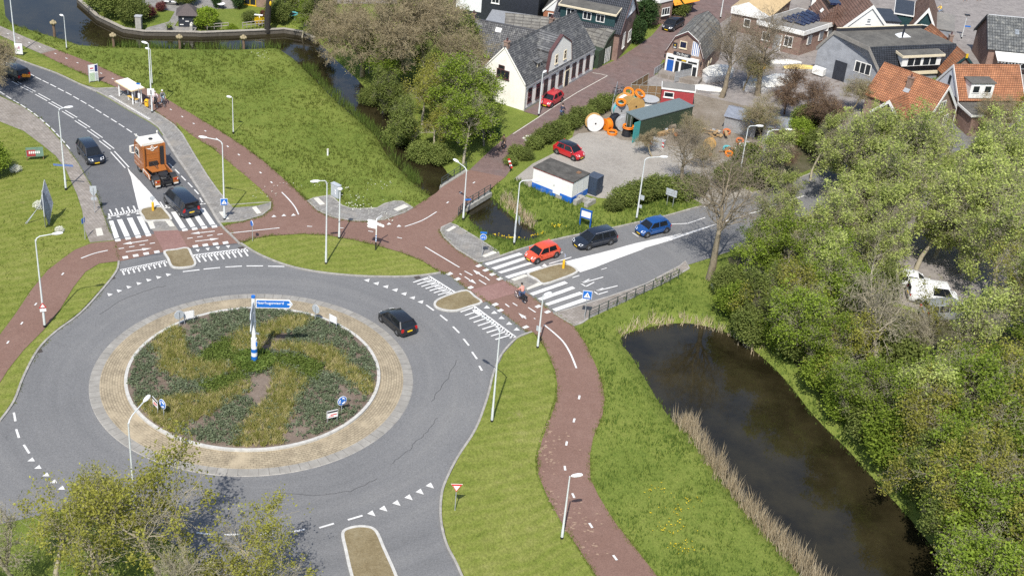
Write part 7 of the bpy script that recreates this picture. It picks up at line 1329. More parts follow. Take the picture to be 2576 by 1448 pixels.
def lamp(b, t, hd, label, style='arm', group='street lamps', mat=None, z0=0., H=None):
    """foot, pole top and lantern given as picture points"""
    p = at(*b); H = H or height(b, t); r = empty('street_lamp', (p.x, p.y, z0), 0, label, 'street lamp', group); mt = mat or M_pale
    e = at(hd[0], hd[1], H) - p; e.z = 0
    if e.length > 3: e = e.normalized() * 3
    if style == 'globe': e = Vector((0, 0, 0))
    d = e.normalized() if e.length > .01 else Vector((1, 0, 0)); k = .011 * H / 8 + .004; rb = .085 if H > 5 else .055; rt = .05 if H > 5 else .036
    q = MB(); q.tube([(0, 0, 0), (0, 0, H * .16), (0, 0, H * .17), (0, 0, H * .97 if style == 'arm' else H)], [rb * 1.25, rb * 1.2, rb, rt], 10); q.build('pole', mt, r, True)
    q = MB(); q.cyl((0, 0, .12), rb * 1.4, .3, 10); q.build('pole_base', M_black, r)
    if style == 'arm':
        L_ = e.length; q = MB(); q.tube([Vector((0, 0, H * .95)), d * L_ * .06 + Vector((0, 0, H * .985)), d * L_ * .2 + Vector((0, 0, H + .02)), d * L_ * .75 + Vector((0, 0, H + .06))], [rt, rt, rt * .9, rt * .8], 8); q.build('arm', mt, r, True); hp = d * L_ * .72 + Vector((0, 0, H + .06))
    elif style == 'short': hp = d * .1 + Vector((0, 0, H))
    else: hp = Vector((0, 0, H))
    if style == 'globe':
        q = MB(); q.sphere((0, 0, H + .12), .26, 14, 8, (1, 1, .55)); q.build('lantern', M_lens, r, True)
    elif style == 'square':
        q = MB(); q.box((0, 0, H + .05), (.75, .55, .12), bev=.03); q.build('lantern', M_black, r)
    else:
        ang = math.atan2(d.y, d.x); q = MB(); hl = .85 if H > 5 else .6
        rings = [[hp + Matrix.Rotation(ang, 3, 'Z') @ Vector((x, y * w_, z * h_ + .0)) for y, z in ((-1, 0), (-.7, .8), (0, 1), (.7, .8), (1, 0), (.6, -.6), (-.6, -.6))] for x, w_, h_ in ((0, .06, .06), (.18, .14, .1), (hl * .6, .17, .11), (hl * .92, .13, .08), (hl, .06, .04))]
        q.hull(rings); q.build('lantern', M_signw, r, True)
        q = MB(); q.box(hp + d * hl * .55 + Vector((0, 0, -.075)), (hl * .5, .2, .03), rz=ang); q.build('lens', M_lens, r)
    return r, p, H
lamp((820, 665), (822, 455), (797, 457), 'tall grey street lamp on the oval grass verge above the roundabout')
l2 = lamp((1293, 615), (1312, 455), (1349, 455), 'street lamp with two grey sign backs beside the ditch')
l3 = lamp((1165, 553), (1180, 424), (1145, 404), 'street lamp with amber tipped lantern beside the bridge')
l4 = lamp((1601, 552), (1627, 397), (1674, 396), 'street lamp on the verge before the gravel yard, right of the blue framed board')
lamp((1237, 1062), (1258, 824), (1192, 782), 'tall street lamp on the big verge right of the roundabout')
l6 = lamp((1352, 876), (1368, 743), (1382, 737), 'street lamp on the grass tip beside the right zebra', 'short')
lamp((1413, 1356), (1437, 1197), (1462, 1193), 'street lamp beside the winding red path at the bottom', 'short')
l8 = lamp((113, 823), (91, 596), (148, 588), 'street lamp with a small triangular sign beside the left red path')
l9 = lamp((166, 478), (148, 275), (167, 272), 'street lamp with blue name plates beside the left pavement')
l10 = lamp((565, 554), (557, 354), (507, 346), 'street lamp with a pedestrian sign beside the footway of the left zebra')
lamp((587, 337), (585, 246), (578, 244), 'short street lamp standing alone in the meadow edge by the red path', 'short')
l12 = lamp((383, 285), (373, 110), (357, 105), 'tall street lamp by the bus stop with an information plate', 'short')
lamp((383, 214), (376, 124), (370, 122), 'thin street lamp behind the bus stop', 'short')
lamp((168, 125), (160, 41), (153, 38), 'small street lamp on the canal bank', 'short')
lamp((41, 140), (24, -40), (15, -45), 'tall street lamp with a poster board at its foot at the upper left')
lamp((853, 601), (860, 478), (861, 472), 'globe topped lamp between the red path and the oval verge', 'globe')
lamp((341, 1305), (329, 1056), (383, 988), 'street lamp rising out of the lower left trees', 'arm')
lamp((1355, 291), (1367, 184), (1371, 180), 'thin street lamp in front of the white house', 'short')
lamp((1812, 47), (1826, -60), (1830, -64), 'street lamp behind the gambrel roofed bar', 'short')
q_ = fr(3300, 0, 4.7704); l20 = lamp(q_([(1455, 695)])[0], q_([(1578, 280)])[0], q_([(1580, 278)])[0], 'square topped lamp with a blue name plate on the village square', 'square')
lamp((1855, 470), (1887, 318), (1908, 318), 'bent arm street lamp at the scrap heap, left one of two'); lamp((1905, 470), (1942, 328), (1990, 327), 'bent arm street lamp at the scrap heap, right one of two')

def disc(q, c, n, r, t=.03, s=24):
    q.cyl(c, r, t, s, n)
def face_to(px_vec=None): pass
def board(q, c, n, w, h, t=.03):
    n = Vector(n).normalized(); x = Vector((-n.y, n.x, 0)).normalized(); u = n.cross(x)
    a = Vector(c); q.hull([[a + x * sx * w / 2 + u * sy * h / 2 + n * o for sx, sy in ((-1, -1), (1, -1), (1, 1), (-1, 1))] for o in (-t / 2, t / 2)]); return x, u, n
def pole(name, b, h, label, cat, r=.035, z0=0., group=None, mat=None):
    p = at(*b, z0); o = empty(name, (p.x, p.y, z0), 0, label, cat, group); q = MB(); q.tube([(0, 0, -.1), (0, 0, h)], r, 8); q.build('post', mat or M_galv, o); return o, p
def sub(o, fn, name, mat, par=None): q = MB(); fn(q); return q.build(name, mat, par or o)
N_cam = lambda p: Vector((CAM[0] - p.x, CAM[1] - p.y, 0)).normalized()
# --- roundabout: blue round signs, sponsor boards, mast
for k, (b, c, front, az_, lab) in enumerate([(F5([(1700, 1060)])[0], F5([(1702, 985)])[0], True, -50, 'round blue roundabout sign at the lower right of the planting'), (F5([(415, 1085)])[0], F5([(408, 1012)])[0], True, -130, 'round blue roundabout sign at the lower left of the planting'),
        (F5([(530, 440)])[0], F5([(527, 373)])[0], False, 125, 'grey back of a round sign at the upper left of the planting'), (F5([(1510, 395)])[0], F5([(1517, 335)])[0], False, 55, 'grey back of a round sign at the upper right of the planting')]):
    z0 = .4; o, p = pole('round_sign', b, 1.55, lab, 'traffic sign', z0=z0, group='roundabout signs'); n = Vector((math.cos(R(az_)), math.sin(R(az_)), 0)); c0 = Vector((0, 0, 1.25)) + n * .05
    sub(o, lambda q: disc(q, c0, n, .42), 'sign_back', M_back); d_ = sub(o, lambda q: disc(q, c0 + n * .02, n, .42, .02), 'sign_rim', M_signw); sub(o, lambda q: disc(q, c0 + n * .035, n, .38, .02), 'sign_face', M_signb)
    x = Vector((-n.y, n.x, 0)); q = MB()
    for j in range(3):
        A = [R(120 * j + 20 + 12 * i) for i in range(6)]; q.tube([c0 + n * .055 + (x * math.cos(a) + Vector((0, 0, 1)) * math.sin(a)) * .24 for a in A], [.04] * 5 + [.005], 4)
        a = A[-2]; e = c0 + n * .055 + (x * math.cos(a) + Vector((0, 0, 1)) * math.sin(a)) * .24; tdir = (-x * math.sin(a) + Vector((0, 0, 1)) * math.cos(a)); rd = (x * math.cos(a) + Vector((0, 0, 1)) * math.sin(a)); q.hull([[e - rd * .1, e + rd * .1, e + tdir * .16], [e - rd * .1 + n * .01, e + rd * .1 + n * .01, e + tdir * .16 + n * .01]])
    q.build('arrow_symbol', M_signw, o)
for b, az_, lab in [(F5([(598, 408)])[0], 120, 'white sponsor board at the upper left of the planting'), (F5([(1638, 440)])[0], 235 + 180, 'white sponsor board at the upper right of the planting'), (F5([(355, 1048)])[0], -140, 'dark edged sponsor board at the lower left of the planting'), (F5([(1633, 1130)])[0], -60, 'sponsor board at the lower right of the planting')]:
    p = at(*b, .4); o = empty('sponsor_board', (p.x, p.y, .4), R(az_ - 90), lab, 'board', 'sponsor boards on the roundabout')
    for s in (-.4, .4): sub(o, lambda q: q.tube([(s, 0, -.1), (s, 0, 1.25)], .025, 6), 'post', M_galv)
    pn = sub(o, lambda q: q.box((0, 0, .88), (.92, .03, .68)), 'panel', M_signw); sub(o, lambda q: q.box((0, .02, 1.1), (.86, .02, .14)), 'heading_band', M_black, pn); sub(o, lambda q: (q.box((-.1, .02, .82), (.5, .015, .08)), q.box((.1, .02, .68), (.4, .015, .05))), 'lettering', M_signr, pn)
p = at(640, 913, .7); m_ = empty('sign_mast', (p.x, p.y, .68), 0, 'tall white and blue direction mast with a blue pointer in the middle of the roundabout', 'signpost')
zs = [0, .35, .9, 1.3, 1.75, 2.15, 6.2, 6.32]; rr_ = [.24, .24, .24, .24, .24, .24, .17, .17]
for nm, z0, z1, r0, r1, mt in (('mast_foot', 0, .3, .25, .25, M_black), ('blue_band', .3, .8, .25, .25, M_signb), ('white_section', .8, 1.15, .25, .25, M_signw), ('blue_band', 1.15, 1.5, .25, .25, M_signb), ('white_section', 1.5, 2.45, .25, .24, M_signw), ('white_tube', 2.45, 6.3, .17, .15, M_signw), ('blue_cap', 6.3, 6.45, .17, .17, M_signb)):
    sub(m_, lambda q: q.tube([(0, 0, z0), (0, 0, z1)], [r0, r1], 14), nm, mt)
sub(m_, lambda q: q.box((.2, -.12, 2.0), (.16, .1, .35)), 'blue_mark', M_signb); sub(m_, lambda q: q.box((.05, -.1, 3.9), (.3, .2, .5)), 'bracket', M_signw); sub(m_, lambda q: q.box((.3, -.1, 3.0), (.3, .03, .16)), 'number_tag', M_signw)
def pointer(o, dirv, z, ln, h, face, back=None):
    d = Vector(dirv).normalized(); n = Vector((d.y, -d.x, 0)); 
    if n.dot(Vector((CAM[0], CAM[1], 0)) - Vector((p.x, p.y, 0))) < 0: n = -n
    sh = [(.2, -h / 2), (ln - .25, -h / 2), (ln, 0), (ln - .25, h / 2), (.2, h / 2)]
    pn = sub(o, lambda q: q.hull([[d * a + Vector((0, 0, z + v)) + n * t for a, v in sh] for t in (-.04, .04)]), 'pointer_panel', back or M_signw)
    if face: sub(o, lambda q: q.hull([[d * (a + (.06 if a < .5 else -.07)) + Vector((0, 0, z + v * .84)) + n * t for a, v in sh] for t in (.03, .05)]), 'pointer_face', face, pn)
    return pn, d, n
pn, d, n = pointer(m_, (1, .14, 0), 5.75, 3.1, .78, M_signb)
tx = text('Heerhugowaard', .34, M_signw, pn, d * 1.3 + Vector((0, 0, 5.85)) + n * .06, (90, 0, math.degrees(math.atan2(d.y, d.x))))
sub(m_, lambda q: (q.hull([[d * a + Vector((0, 0, 5.75 + v)) + n * t for a, v in ((2.68, -.05), (2.85, -.05), (2.85, -.16), (3.0, 0), (2.85, .16), (2.85, .05), (2.68, .05))] for t in (.05, .062)])), 'arrow_symbol', M_signw, pn)
for z in (5.6, 4.5): pointer(m_, (.1, -1, 0), z, 2.2, .85, None, M_back)
# --- yellow bollards on the islands
for b, lab in ((F6([(1540, 918)])[0], 'yellow bollard with round sign on the left splitter island'), (F3([(1372, 425)])[0], 'yellow bollard with round sign on the right splitter island')):
    p = at(*b); o = empty('bollard', (p.x, p.y, .13), 0, lab, 'bollard', 'yellow keep right bollards'); n = Vector((-.3, .95, 0)) if b[0] < 800 else Vector((.95, .3, 0))
    sub(o, lambda q: q.tube([(0, 0, -.05), (0, 0, .85), (0, 0, .9)], [.13, .12, .06], 12), 'bollard_body', M_yel); sub(o, lambda q: q.tube([(0, 0, .9), (0, 0, 1.35)], .03, 6), 'post', M_galv); sub(o, lambda q: disc(q, (0, 0, 1.3), n, .24), 'sign_back', M_back); sub(o, lambda q: disc(q, Vector((0, 0, 1.3)) + n * .025, n, .22, .02), 'sign_face', M_signb)
# --- pedestrian crossing signs
def zebra_sign(o, c, n, s=.8):
    x = Vector((-n.y, n.x, 0)); pn = sub(o, lambda q: board(q, c, n, s, s), 'sign_rim', M_signw); sub(o, lambda q: board(q, Vector(c) + n * .02, n, s * .92, s * .92), 'sign_face', M_signb, pn); c = Vector(c) + n * .045
    sub(o, lambda q: q.hull([[c + x * a * s + Vector((0, 0, v * s)) + n * t for a, v in ((-.36, -.3), (.36, -.3), (0, .33))] for t in (-.005, .005)]), 'white_triangle', M_signw, pn); sub(o, lambda q: q.tube([c + n * .012 + Vector((0, 0, -.18 * s)), c + n * .012 + Vector((0, 0, .1 * s))], .035, 5), 'walker_symbol', M_black, pn)
o, p = pole('crossing_sign', F3([(1585, 928)])[0], 2.7, 'square blue pedestrian crossing sign by the right railing', 'traffic sign'); zebra_sign(o, (0, 0, 2.55), N_cam(p), .85)
p = l10[1]; zebra_sign(l10[0], Vector((0, 0, 2.1)) + N_cam(p) * .14, N_cam(p), .7)
# --- other signs
o, p = pole('cycle_sign', F2([(555, 1238)])[0], 2.65, 'round blue cycle path sign with a small plate above, on the right footway', 'traffic sign'); n = N_cam(p); c = Vector((0, 0, 2.15)) + n * .05
sub(o, lambda q: disc(q, c, n, .33), 'sign_rim', M_signw); sub(o, lambda q: disc(q, c + n * .02, n, .3), 'sign_face', M_signb); x = Vector((-n.y, n.x, 0))
sub(o, lambda q: [q.tube([c + n * .045 + x * (s * .12 + .075 * math.cos(a)) + Vector((0, 0, -.04 + .075 * math.sin(a))) for a in [R(45 * k) for k in range(9)]], .014, 4) for s in (-1, 1)] + [q.tube([c + n * .045 + x * -.12 + Vector((0, 0, -.04)), c + n * .045 + x * -.03 + Vector((0, 0, .1)), c + n * .045 + x * .1 + Vector((0, 0, .1)), c + n * .045 + x * .12 + Vector((0, 0, -.04))], .014, 4)], 'bicycle_symbol', M_signw); sub(o, lambda q: board(q, Vector((0, 0, 2.62)) + n * .04, n, .62, .2), 'name_plate', M_signb)
o, p = pole('cycle_sign', FA([(395, 1090)])[0], 2.25, 'narrow seen blue cycle sign at the end of the left crossing', 'traffic sign'); n = Vector((-.8, -.6, 0)); sub(o, lambda q: disc(q, Vector((0, 0, 2.0)) + n * .05, n, .3), 'sign_rim', M_signw); sub(o, lambda q: disc(q, Vector((0, 0, 2.0)) + n * .07, n, .27), 'sign_face', M_signb)
o, p = pole('cycle_sign', F6([(857, 1200)])[0], 2.3, 'blue sign seen edge on beside the left pavement', 'traffic sign'); n = Vector((-1, .25, 0)); sub(o, lambda q: board(q, Vector((0, 0, 2.0)) + n * .04, n, .5, .5), 'sign_face', M_signb)
o, p = pole('sign_back_post', F6([(955, 935)])[0], 2.75, 'grey backs of a square and a triangular sign by the left zebra', 'traffic sign'); n = Vector((-.2, 1, 0)).normalized()
sub(o, lambda q: board(q, Vector((0, 0, 2.6)) + n * .04, n, .62, .6), 'square_back', M_back); sub(o, lambda q: q.hull([[Vector((0, 0, 2.05)) + n * (.04 + t) + Vector((n.y, -n.x, 0)) * a + Vector((0, 0, v)) for a, v in ((-.34, .26), (.34, .26), (0, -.32))] for t in (0, .03)]), 'triangle_back', M_back); sub(o, lambda q: board(q, Vector((0, 0, 1.55)) + n * .04, n, .5, .32), 'plate_back', M_back)
def giveway(o, c, n, s):
    x = Vector((-n.y, n.x, 0)); T = lambda k, o_: [[Vector(c) + x * a * k + Vector((0, 0, v * k)) + n * (o_ + t) for a, v in ((-.5 * s, .43 * s), (.5 * s, .43 * s), (0, -.43 * s))] for t in (-.008, .008)]
    sub(o, lambda q: q.hull(T(1., 0)), 'sign_rim', M_signw); sub(o, lambda q: q.hull(T(.92, .02)), 'red_border', M_signr); sub(o, lambda q: q.hull(T(.58, .04)), 'white_field', M_signw)
o, p = pole('give_way_sign', F7([(420, 850)])[0], 2.5, 'red edged give way triangle on the verge at the bottom arm', 'traffic sign'); n = Vector((.1, -1, 0)).normalized(); giveway(o, Vector((0, 0, 2.2)) + n * .05, n, .85)
p = l8[1]; n = N_cam(p); x = Vector((-n.y, n.x, 0)); c = Vector((0, 0, 2.2)) + n * .13
for k, o_, mt, nm in ((1, 0, M_signr, 'red_triangle'), (.62, .02, M_signw, 'white_field')): sub(l8[0], lambda q: q.hull([[c + x * a * k + Vector((0, 0, v * k)) + n * (o_ + t) for a, v in ((-.3, -.2), (.3, -.2), (0, .32))] for t in (-.008, .008)]), nm, mt)
sub(l8[0], lambda q: board(q, c + Vector((0, 0, -.42)), n, .5, .26), 'sub_plate', M_signw)
for l_, dz, w_, h_, dx, mt in ((l2, 2.7, .6, .75, .18, M_back), (l2, 1.9, .6, 1.1, -.12, M_back), (l4, 2.5, .42, .5, .25, M_back), (l4, 1.5, .45, .35, .12, M_back), (l6, 1.95, .5, .5, -.1, M_back)):
    n = Vector((.95, .25, 0)).normalized() if l_ is l2 else Vector((.5, .85, 0)).normalized(); sub(l_[0], lambda q: board(q, Vector((dx, 0, dz)) + n * .1, n, w_, h_), 'sign_back', mt)
sub(l9[0], lambda q: (q.box((-.55, 0, 2.7), (.95, .04, .2)), q.box((.5, 0.0, 2.75), (.85, .04, .2))), 'name_plate', plain('name_plate_blue', (.1, .16, .36), .4)); sub(l3[0], lambda q: q.box((.35, -.05, 2.35), (.6, .03, .16), rz=.3), 'name_plate', M_signb); sub(l20[0], lambda q: q.box((.45, 0, 1.9), (.8, .03, .2)), 'name_plate', M_signb)
p = l12[1]; sub(l12[0], lambda q: board(q, Vector((0, -.12, 2.6)), (.2, -1, 0), .75, .8), 'information_plate', M_signw); sub(l12[0], lambda q: (q.box((.03, -.17, 2.5), (.1, .04, .32)), q.box((.03, -.17, 2.78), (.11, .04, .1))), 'letter_i', M_black)
# white finger post on the oval verge
o, p = pole('finger_post', FA([(1632, 1180)])[0], 3.45, 'white finger post with a black foot on the oval verge', 'signpost', r=.06, mat=M_signw); sub(o, lambda q: q.tube([(0, 0, -.05), (0, 0, 1.0)], .066, 8), 'black_foot', M_black)
for z in (1.1, 1.35, 1.6): sub(o, lambda q: q.tube([(0, 0, z), (0, 0, z + .09)], .068, 8), 'blue_ring', M_signb)
for d, z, ln in (((-1, .25, 0), 3.1, .95), ((-1, .25, 0), 2.8, .95), ((-1, .25, 0), 2.5, .95), ((.95, -.5, 0), 2.95, .9), ((.5, .9, 0), 3.4, .9)):
    d = Vector(d).normalized(); n = Vector((d.y, -d.x, 0)); sub(o, lambda q: q.hull([[d * a + Vector((0, 0, z + v)) + n * t for a, v in ((.05, -.13), (ln - .1, -.13), (ln, 0), (ln - .1, .13), (.05, .13))] for t in (-.02, .02)]), 'finger', M_signw)
# blue framed board, direction board, hazard board
a, b_ = pts(F2([(1537, 930), (1640, 962)])); o = empty('framed_board', (a + b_) / 2, math.atan2((b_ - a).y, (b_ - a).x), 'blue framed board with an empty white panel beside the right arm road', 'board'); hw_ = (b_ - a).length / 2; H = height(F2([(1537, 930)])[0], F2([(1560, 760)])[0])
for s in (-1, 1): sub(o, lambda q: q.box((s * hw_, 0, H / 2), (.12, .12, H)), 'post', W_blue)
[sub(o, lambda q: q.box((0, 0, z), (hw_ * 2 + dx, .14, .14)), 'crossbar', W_blue) for z, dx in ((H, .12), (H - .85, -.12))]; sub(o, lambda q: q.box((0, 0, H - .43), (hw_ * 2 - .13, .05, .7)), 'panel', M_signw)
a, b_ = pts(F2([(2413, 725), (2470, 745)])); o = empty('direction_board', (a + b_) / 2, math.atan2((b_ - a).y, (b_ - a).x), 'white direction board on two legs seen from behind at the yard hedge', 'board')
for s in (-.35, .35): sub(o, lambda q: q.tube([(s, 0, -.1), (s, 0, 2.0)], .03, 6), 'leg', M_galv)
for z in (1.35, 1.62, 1.88): sub(o, lambda q: q.box((0, 0, z), (1.25, .04, .22)), 'board_strip', M_back)
p = at(*F2([(840, 385)])[0]); o = empty('hazard_board', p, R(-35), 'red and white striped hazard board leaning at the bridge end', 'board'); sub(o, lambda q: q.box((0, 0, .4), (.08, .08, .8)), 'post', M_black)
for k in range(5): sub(o, lambda q: q.box((-.1 - .17 * (k - 2) * .6, 0, .95 + .2 * (k - 2)), (.3, .04, .2), M=Matrix.Rotation(-.5, 4, 'Y')), 'red_stripe' if k % 2 == 0 else 'white_stripe', M_signr if k % 2 == 0 else M_signw)
# cabinet, marker post
p = at(*FA([(1232, 640)])[0]); o = empty('utility_cabinet', p, R(-38), 'grey utility cabinet at the meadow corner of the footway', 'cabinet'); sub(o, lambda q: q.box((0, 0, .72), (1.05, .42, 1.4), bev=.02), 'housing', plain('cabinet_grey', (.4, .43, .45), .5, var=.1)); sub(o, lambda q: q.box((0, 0, 1.45), (1.12, .5, .07)), 'lid', M_back); sub(o, lambda q: (q.box((-.26, -.22, .75), (.48, .02, 1.25)), q.box((.26, -.22, .75), (.48, .02, 1.25))), 'door', M_back); sub(o, lambda q: q.tube([(.1, -.24, 1.0), (.2, -.24, .8), (.1, -.24, .7), (.22, -.24, .5)], .03, 4), 'graffiti', M_signw)
p = at(*FA([(1150, 222)])[0]); o = empty('marker_post', p, 0, 'small white marker post alone in the meadow', 'post'); sub(o, lambda q: q.tube([(0, 0, -.1), (0, 0, .55), (0, 0, .62)], [.09, .09, .05], 8), 'post', M_signw); sub(o, lambda q: q.box((0, 0, .7), (.2, .2, .12)), 'cap', M_cream)
# map board and poster board
a, b_ = pts(F1([(900, 842), (992, 828)])); o = empty('map_board', (a + b_) / 2, math.atan2((b_ - a).y, (b_ - a).x), 'white map board on two posts beside the red path', 'board'); hw_ = (b_ - a).length / 2; H = height(F1([(900, 842)])[0], F1([(888, 655)])[0])
for s in (-1, 1): sub(o, lambda q: q.tube([(s * hw_, 0, -.1), (s * hw_, 0, H)], .05, 8), 'post', M_galv)
pn = sub(o, lambda q: q.box((0, 0, H - 1.05), (hw_ * 2, .08, 2.0)), 'panel', M_signw); sub(o, lambda q: q.box((hw_ * .62, -.045, H - .5), (hw_ * .55, .02, .8)), 'blue_panel', plain('navy_panel', (.02, .03, .14), .4), pn); sub(o, lambda q: q.box((-hw_ * .3, -.045, H - 1.5), (hw_ * 1.1, .02, 1.0)), 'map_sheet', plain('map_print', (.4, .5, .36), .5, var=.25, scale=5), pn); sub(o, lambda q: (q.box((-hw_ * .3, -.045, H - .45), (hw_ * .7, .02, .13)), ), 'map_heading', M_signr, pn); sub(o, lambda q: (q.box((-hw_ * .25, -.045, H - .72), (hw_ * .9, .02, .08)), q.box((hw_ * .6, -.045, H - 1.5), (hw_ * .5, .02, .9))), 'map_text', M_back, pn)
p = at(*F1([(195, 568)])[0]); o = empty('poster_board', p, R(8), 'white poster board with a floral print at the foot of the upper left lamp', 'board'); sub(o, lambda q: q.box((0, 0, .95), (.9, .12, 1.3)), 'frame', M_signw); pn = sub(o, lambda q: q.box((0, -.07, .95), (.78, .02, 1.15)), 'poster', M_signw)
sub(o, lambda q: [q.sphere((x, -.085, z), r_, 7, 4, (1, .15, 1)) for x, z, r_ in ((.08, 1.2, .1), (-.05, 1.05, .09), (.14, .98, .07))], 'printed_flower', plain('plum_print', (.3, .05, .14), .5), pn); sub(o, lambda q: [q.sphere((x, -.085, z), .07, 7, 4, (1, .15, 1)) for x, z in ((-.12, .75), (.05, .7))], 'printed_leaf', plain('leaf_print', (.1, .3, .08), .5), pn)
# --- bus stop
a, b_ = pts(FV([(935, 1025), (1255, 1220)])); d = (b_ - a).normalized(); o = empty('bus_shelter', (a + b_) / 2, math.atan2(d.y, d.x), 'open bus shelter with a cream roof on white posts', 'bus shelter'); hl = (b_ - a).length / 2; H = height(FV([(935, 1025)])[0], FV([(905, 690)])[0])
for x, y in ((-hl, 0), (hl, 0), (-hl, 1.1), (0, 1.1), (hl, 1.1)): sub(o, lambda q: q.tube([(x, y, .0), (x, y, H)], .085, 8), 'post', M_signw)
rf_ = sub(o, lambda q: q.box((0, .55, H + .07), (hl * 2 + .7, 1.75, .14), bev=.02), 'roof', plain('cream_fascia', (.62, .5, .32), .6)); sub(o, lambda q: q.box((0, .55, H + .15), (hl * 2 + .5, 1.55, .03)), 'roof_sheet', M_signw, rf_)
sub(o, lambda q: q.box((0, 1.1, 1.2), (hl * 2 - .2, .02, 1.5)), 'back_glass', G_curt) if False else None
a, b_ = pts(FV([(1190, 1120), (1320, 1180)])); d = (b_ - a).normalized(); o = empty('bench', ((a + b_) / 2).to_tuple()[:2] + (.09,), math.atan2(d.y, d.x), 'yellow bench under the bus shelter', 'bench'); sub(o, lambda q: q.box((0, 0, .45), (1.5, .42, .06)), 'seat', plain('bench_yellow', (.7, .45, .1), .5))
for x in (-.6, .6): sub(o, lambda q: (q.box((x, 0, .22), (.06, .36, .44)),), 'leg', M_signw)
o, p = pole('bus_stop_sign', FV([(1410, 1280)])[0], 2.9, 'white bus stop flag on a thin post beside the shelter', 'sign'); sub(o, lambda q: board(q, (0, -.04, 2.65), (.1, -1, 0), .55, .6), 'flag', M_signw); sub(o, lambda q: board(q, (0, -.07, 2.9), (.1, -1, 0), .4, .16), 'blue_header', M_signb); sub(o, lambda q: board(q, (0, -.05, 1.45), (.1, -1, 0), .22, .62), 'timetable', M_signw)
p = at(*FV([(1590, 1300)])[0]); o = empty('litter_bin', p, R(-20), 'yellow litter bin on a post at the bus stop', 'bin'); sub(o, lambda q: q.tube([(.2, .1, 0), (.2, .1, 1.0)], .04, 6), 'post', M_galv); sub(o, lambda q: q.hull([[Vector((x, y, z)) for x, y in ((-.2, -.18), (.2, -.18), (.2, .14), (-.2, .14))] for z in (.3, .95)] + [[Vector((x, y, 1.1)) for x, y in ((-.15, -.12), (.15, -.12), (.15, .1), (-.15, .1))]]), 'bin_body', M_yel); sub(o, lambda q: q.box((0, -.185, .86), (.22, .02, .12)), 'slot', M_black)
# --- election boards and red board on the left slope
M_post = plain('poster_dark', (.03, .055, .06), .5, var=.4, scale=2.5); M_post2 = plain('poster_ochre', (.42, .25, .03), .5, var=.3, scale=2); M_post3 = plain('poster_grey', (.24, .27, .34), .5, var=.5, scale=2.5)
FL = fr(60, 540, 4.5265)
def tri_board(b_px, t_px, wide, label, mats, az_):
    p = at(*b_px); H = height(b_px, t_px); n = Vector((math.cos(R(az_)), math.sin(R(az_)), 0)); x = Vector((-n.y, n.x, 0)); o = empty('election_board', p, 0, label, 'board', 'leaning diamond shaped boards'); m = H * .5
    P = [Vector((0, 0, 0)), x * wide + Vector((0, 0, m * .85)), Vector((0, 0, H)), -x * wide + Vector((0, 0, m * 1.1))]
    sub(o, lambda q: q.hull([[v + n * t for v in P] for t in (-.03, .03)]), 'board_panel', mats[0])
    if len(mats) > 1: sub(o, lambda q: q.hull([[v + n * t for v in (P[0], P[0].lerp(P[1], .85), P[0].lerp(P[2], .45), P[0].lerp(P[3], .6))] for t in (-.045, .045)]), 'poster', mats[1])
    sub(o, lambda q: [q.tube([u_, v_], .045, 5) for u_, v_ in zip(P, P[1:] + P[:1])], 'frame', M_galv); return o, P, n
o, P, n = tri_board(FL([(505, 1415)])[0], FL([(495, 790)])[0], .95, 'dark and ochre diamond board with prop poles, nearer to the meadow', (M_post, M_post2), -160)
for k in (0, .12): sub(o, lambda q: q.tube([Vector((-1.95 - k, .35, 0)), P[3] + Vector((0, 0, .25 - k))], .035, 5), 'prop', M_galv)
tri_board(FL([(560, 1370)])[0], FL([(590, 610)])[0], .75, 'grey blue diamond board, nearer to the pavement', (M_post3,), -25)
p = at(*FL([(330, 275)])[0]); o = empty('notice_board', p, R(20), 'red and green notice board with white lettering on the left slope', 'board')
for s in (-.8, .8): sub(o, lambda q: q.box((s, 0, .7), (.08, .08, 1.5)), 'post', W_wood)
pn = sub(o, lambda q: q.box((0, -.05, .95), (1.7, .04, 1.05)), 'panel', plain('board_green', (.15, .24, .19), .5, var=.2)); sub(o, lambda q: q.box((-.35, -.08, .85), (.85, .02, .7)), 'red_field', W_red, pn); text('KERMIS', .36, M_signw, pn, (-.05, -.1, .9)) if False else sub(o, lambda q: [q.box((-.5 + k * .19, -.1, .93), (.13, .02, .26)) for k in range(6)], 'lettering', M_signw, pn)

# ---------------------------------------------------------------- railings, fences, bridge
def railing(A, B, h, n, rails, mat, label, cat='railing', r=.03, z=0., name='railing', ztop=None):
    A, B = Vector(A), Vector(B); d = B - A; o = empty(name, (A.x, A.y, z), math.atan2(d.y, d.x), label, cat); L_ = d.length
    for i in range(n + 1): sub(o, lambda q: q.box((L_ * i / n, 0, h / 2), (.07, .07, h)), 'post', mat)
    for k in range(rails): sub(o, lambda q: q.tube([(0, 0, h * (k + 1) / rails - .03), (L_, 0, h * (k + 1) / rails - .03)], r, 6), 'rail', mat)
    return o
M_rail = plain('dark_green_rail', (.05, .065, .06), .5)
A, B = pts(F3([(1630, 925), (2528, 520)])); railing(A, B, 1.05, 10, 3, M_rail, 'long dark railing between the right arm road and the pond')
for (a, b_), lab, z in ((((150, 525), (395, 365)), 'dark green bridge railing on the canal side', .0), (((400, 742), (636, 600)), 'dark bridge railing above the ditch', .05), (((318, 828), (398, 745)), 'short sloping rail at the bridge corner', 0.)):
    A, B = pts(F2([a, b_])); railing(A, B, .95, 4, 3, M_rail, lab, z=z)
A0, B0 = pts(F2([(400, 742), (636, 600)])); A1, B1 = pts(F2([(150, 527), (395, 372)])); br = empty('bridge', ((A0 + B1) / 2).to_tuple(), 0, 'low concrete bridge carrying the red path over the canal', 'bridge'); c0 = (A0 + B1) / 2
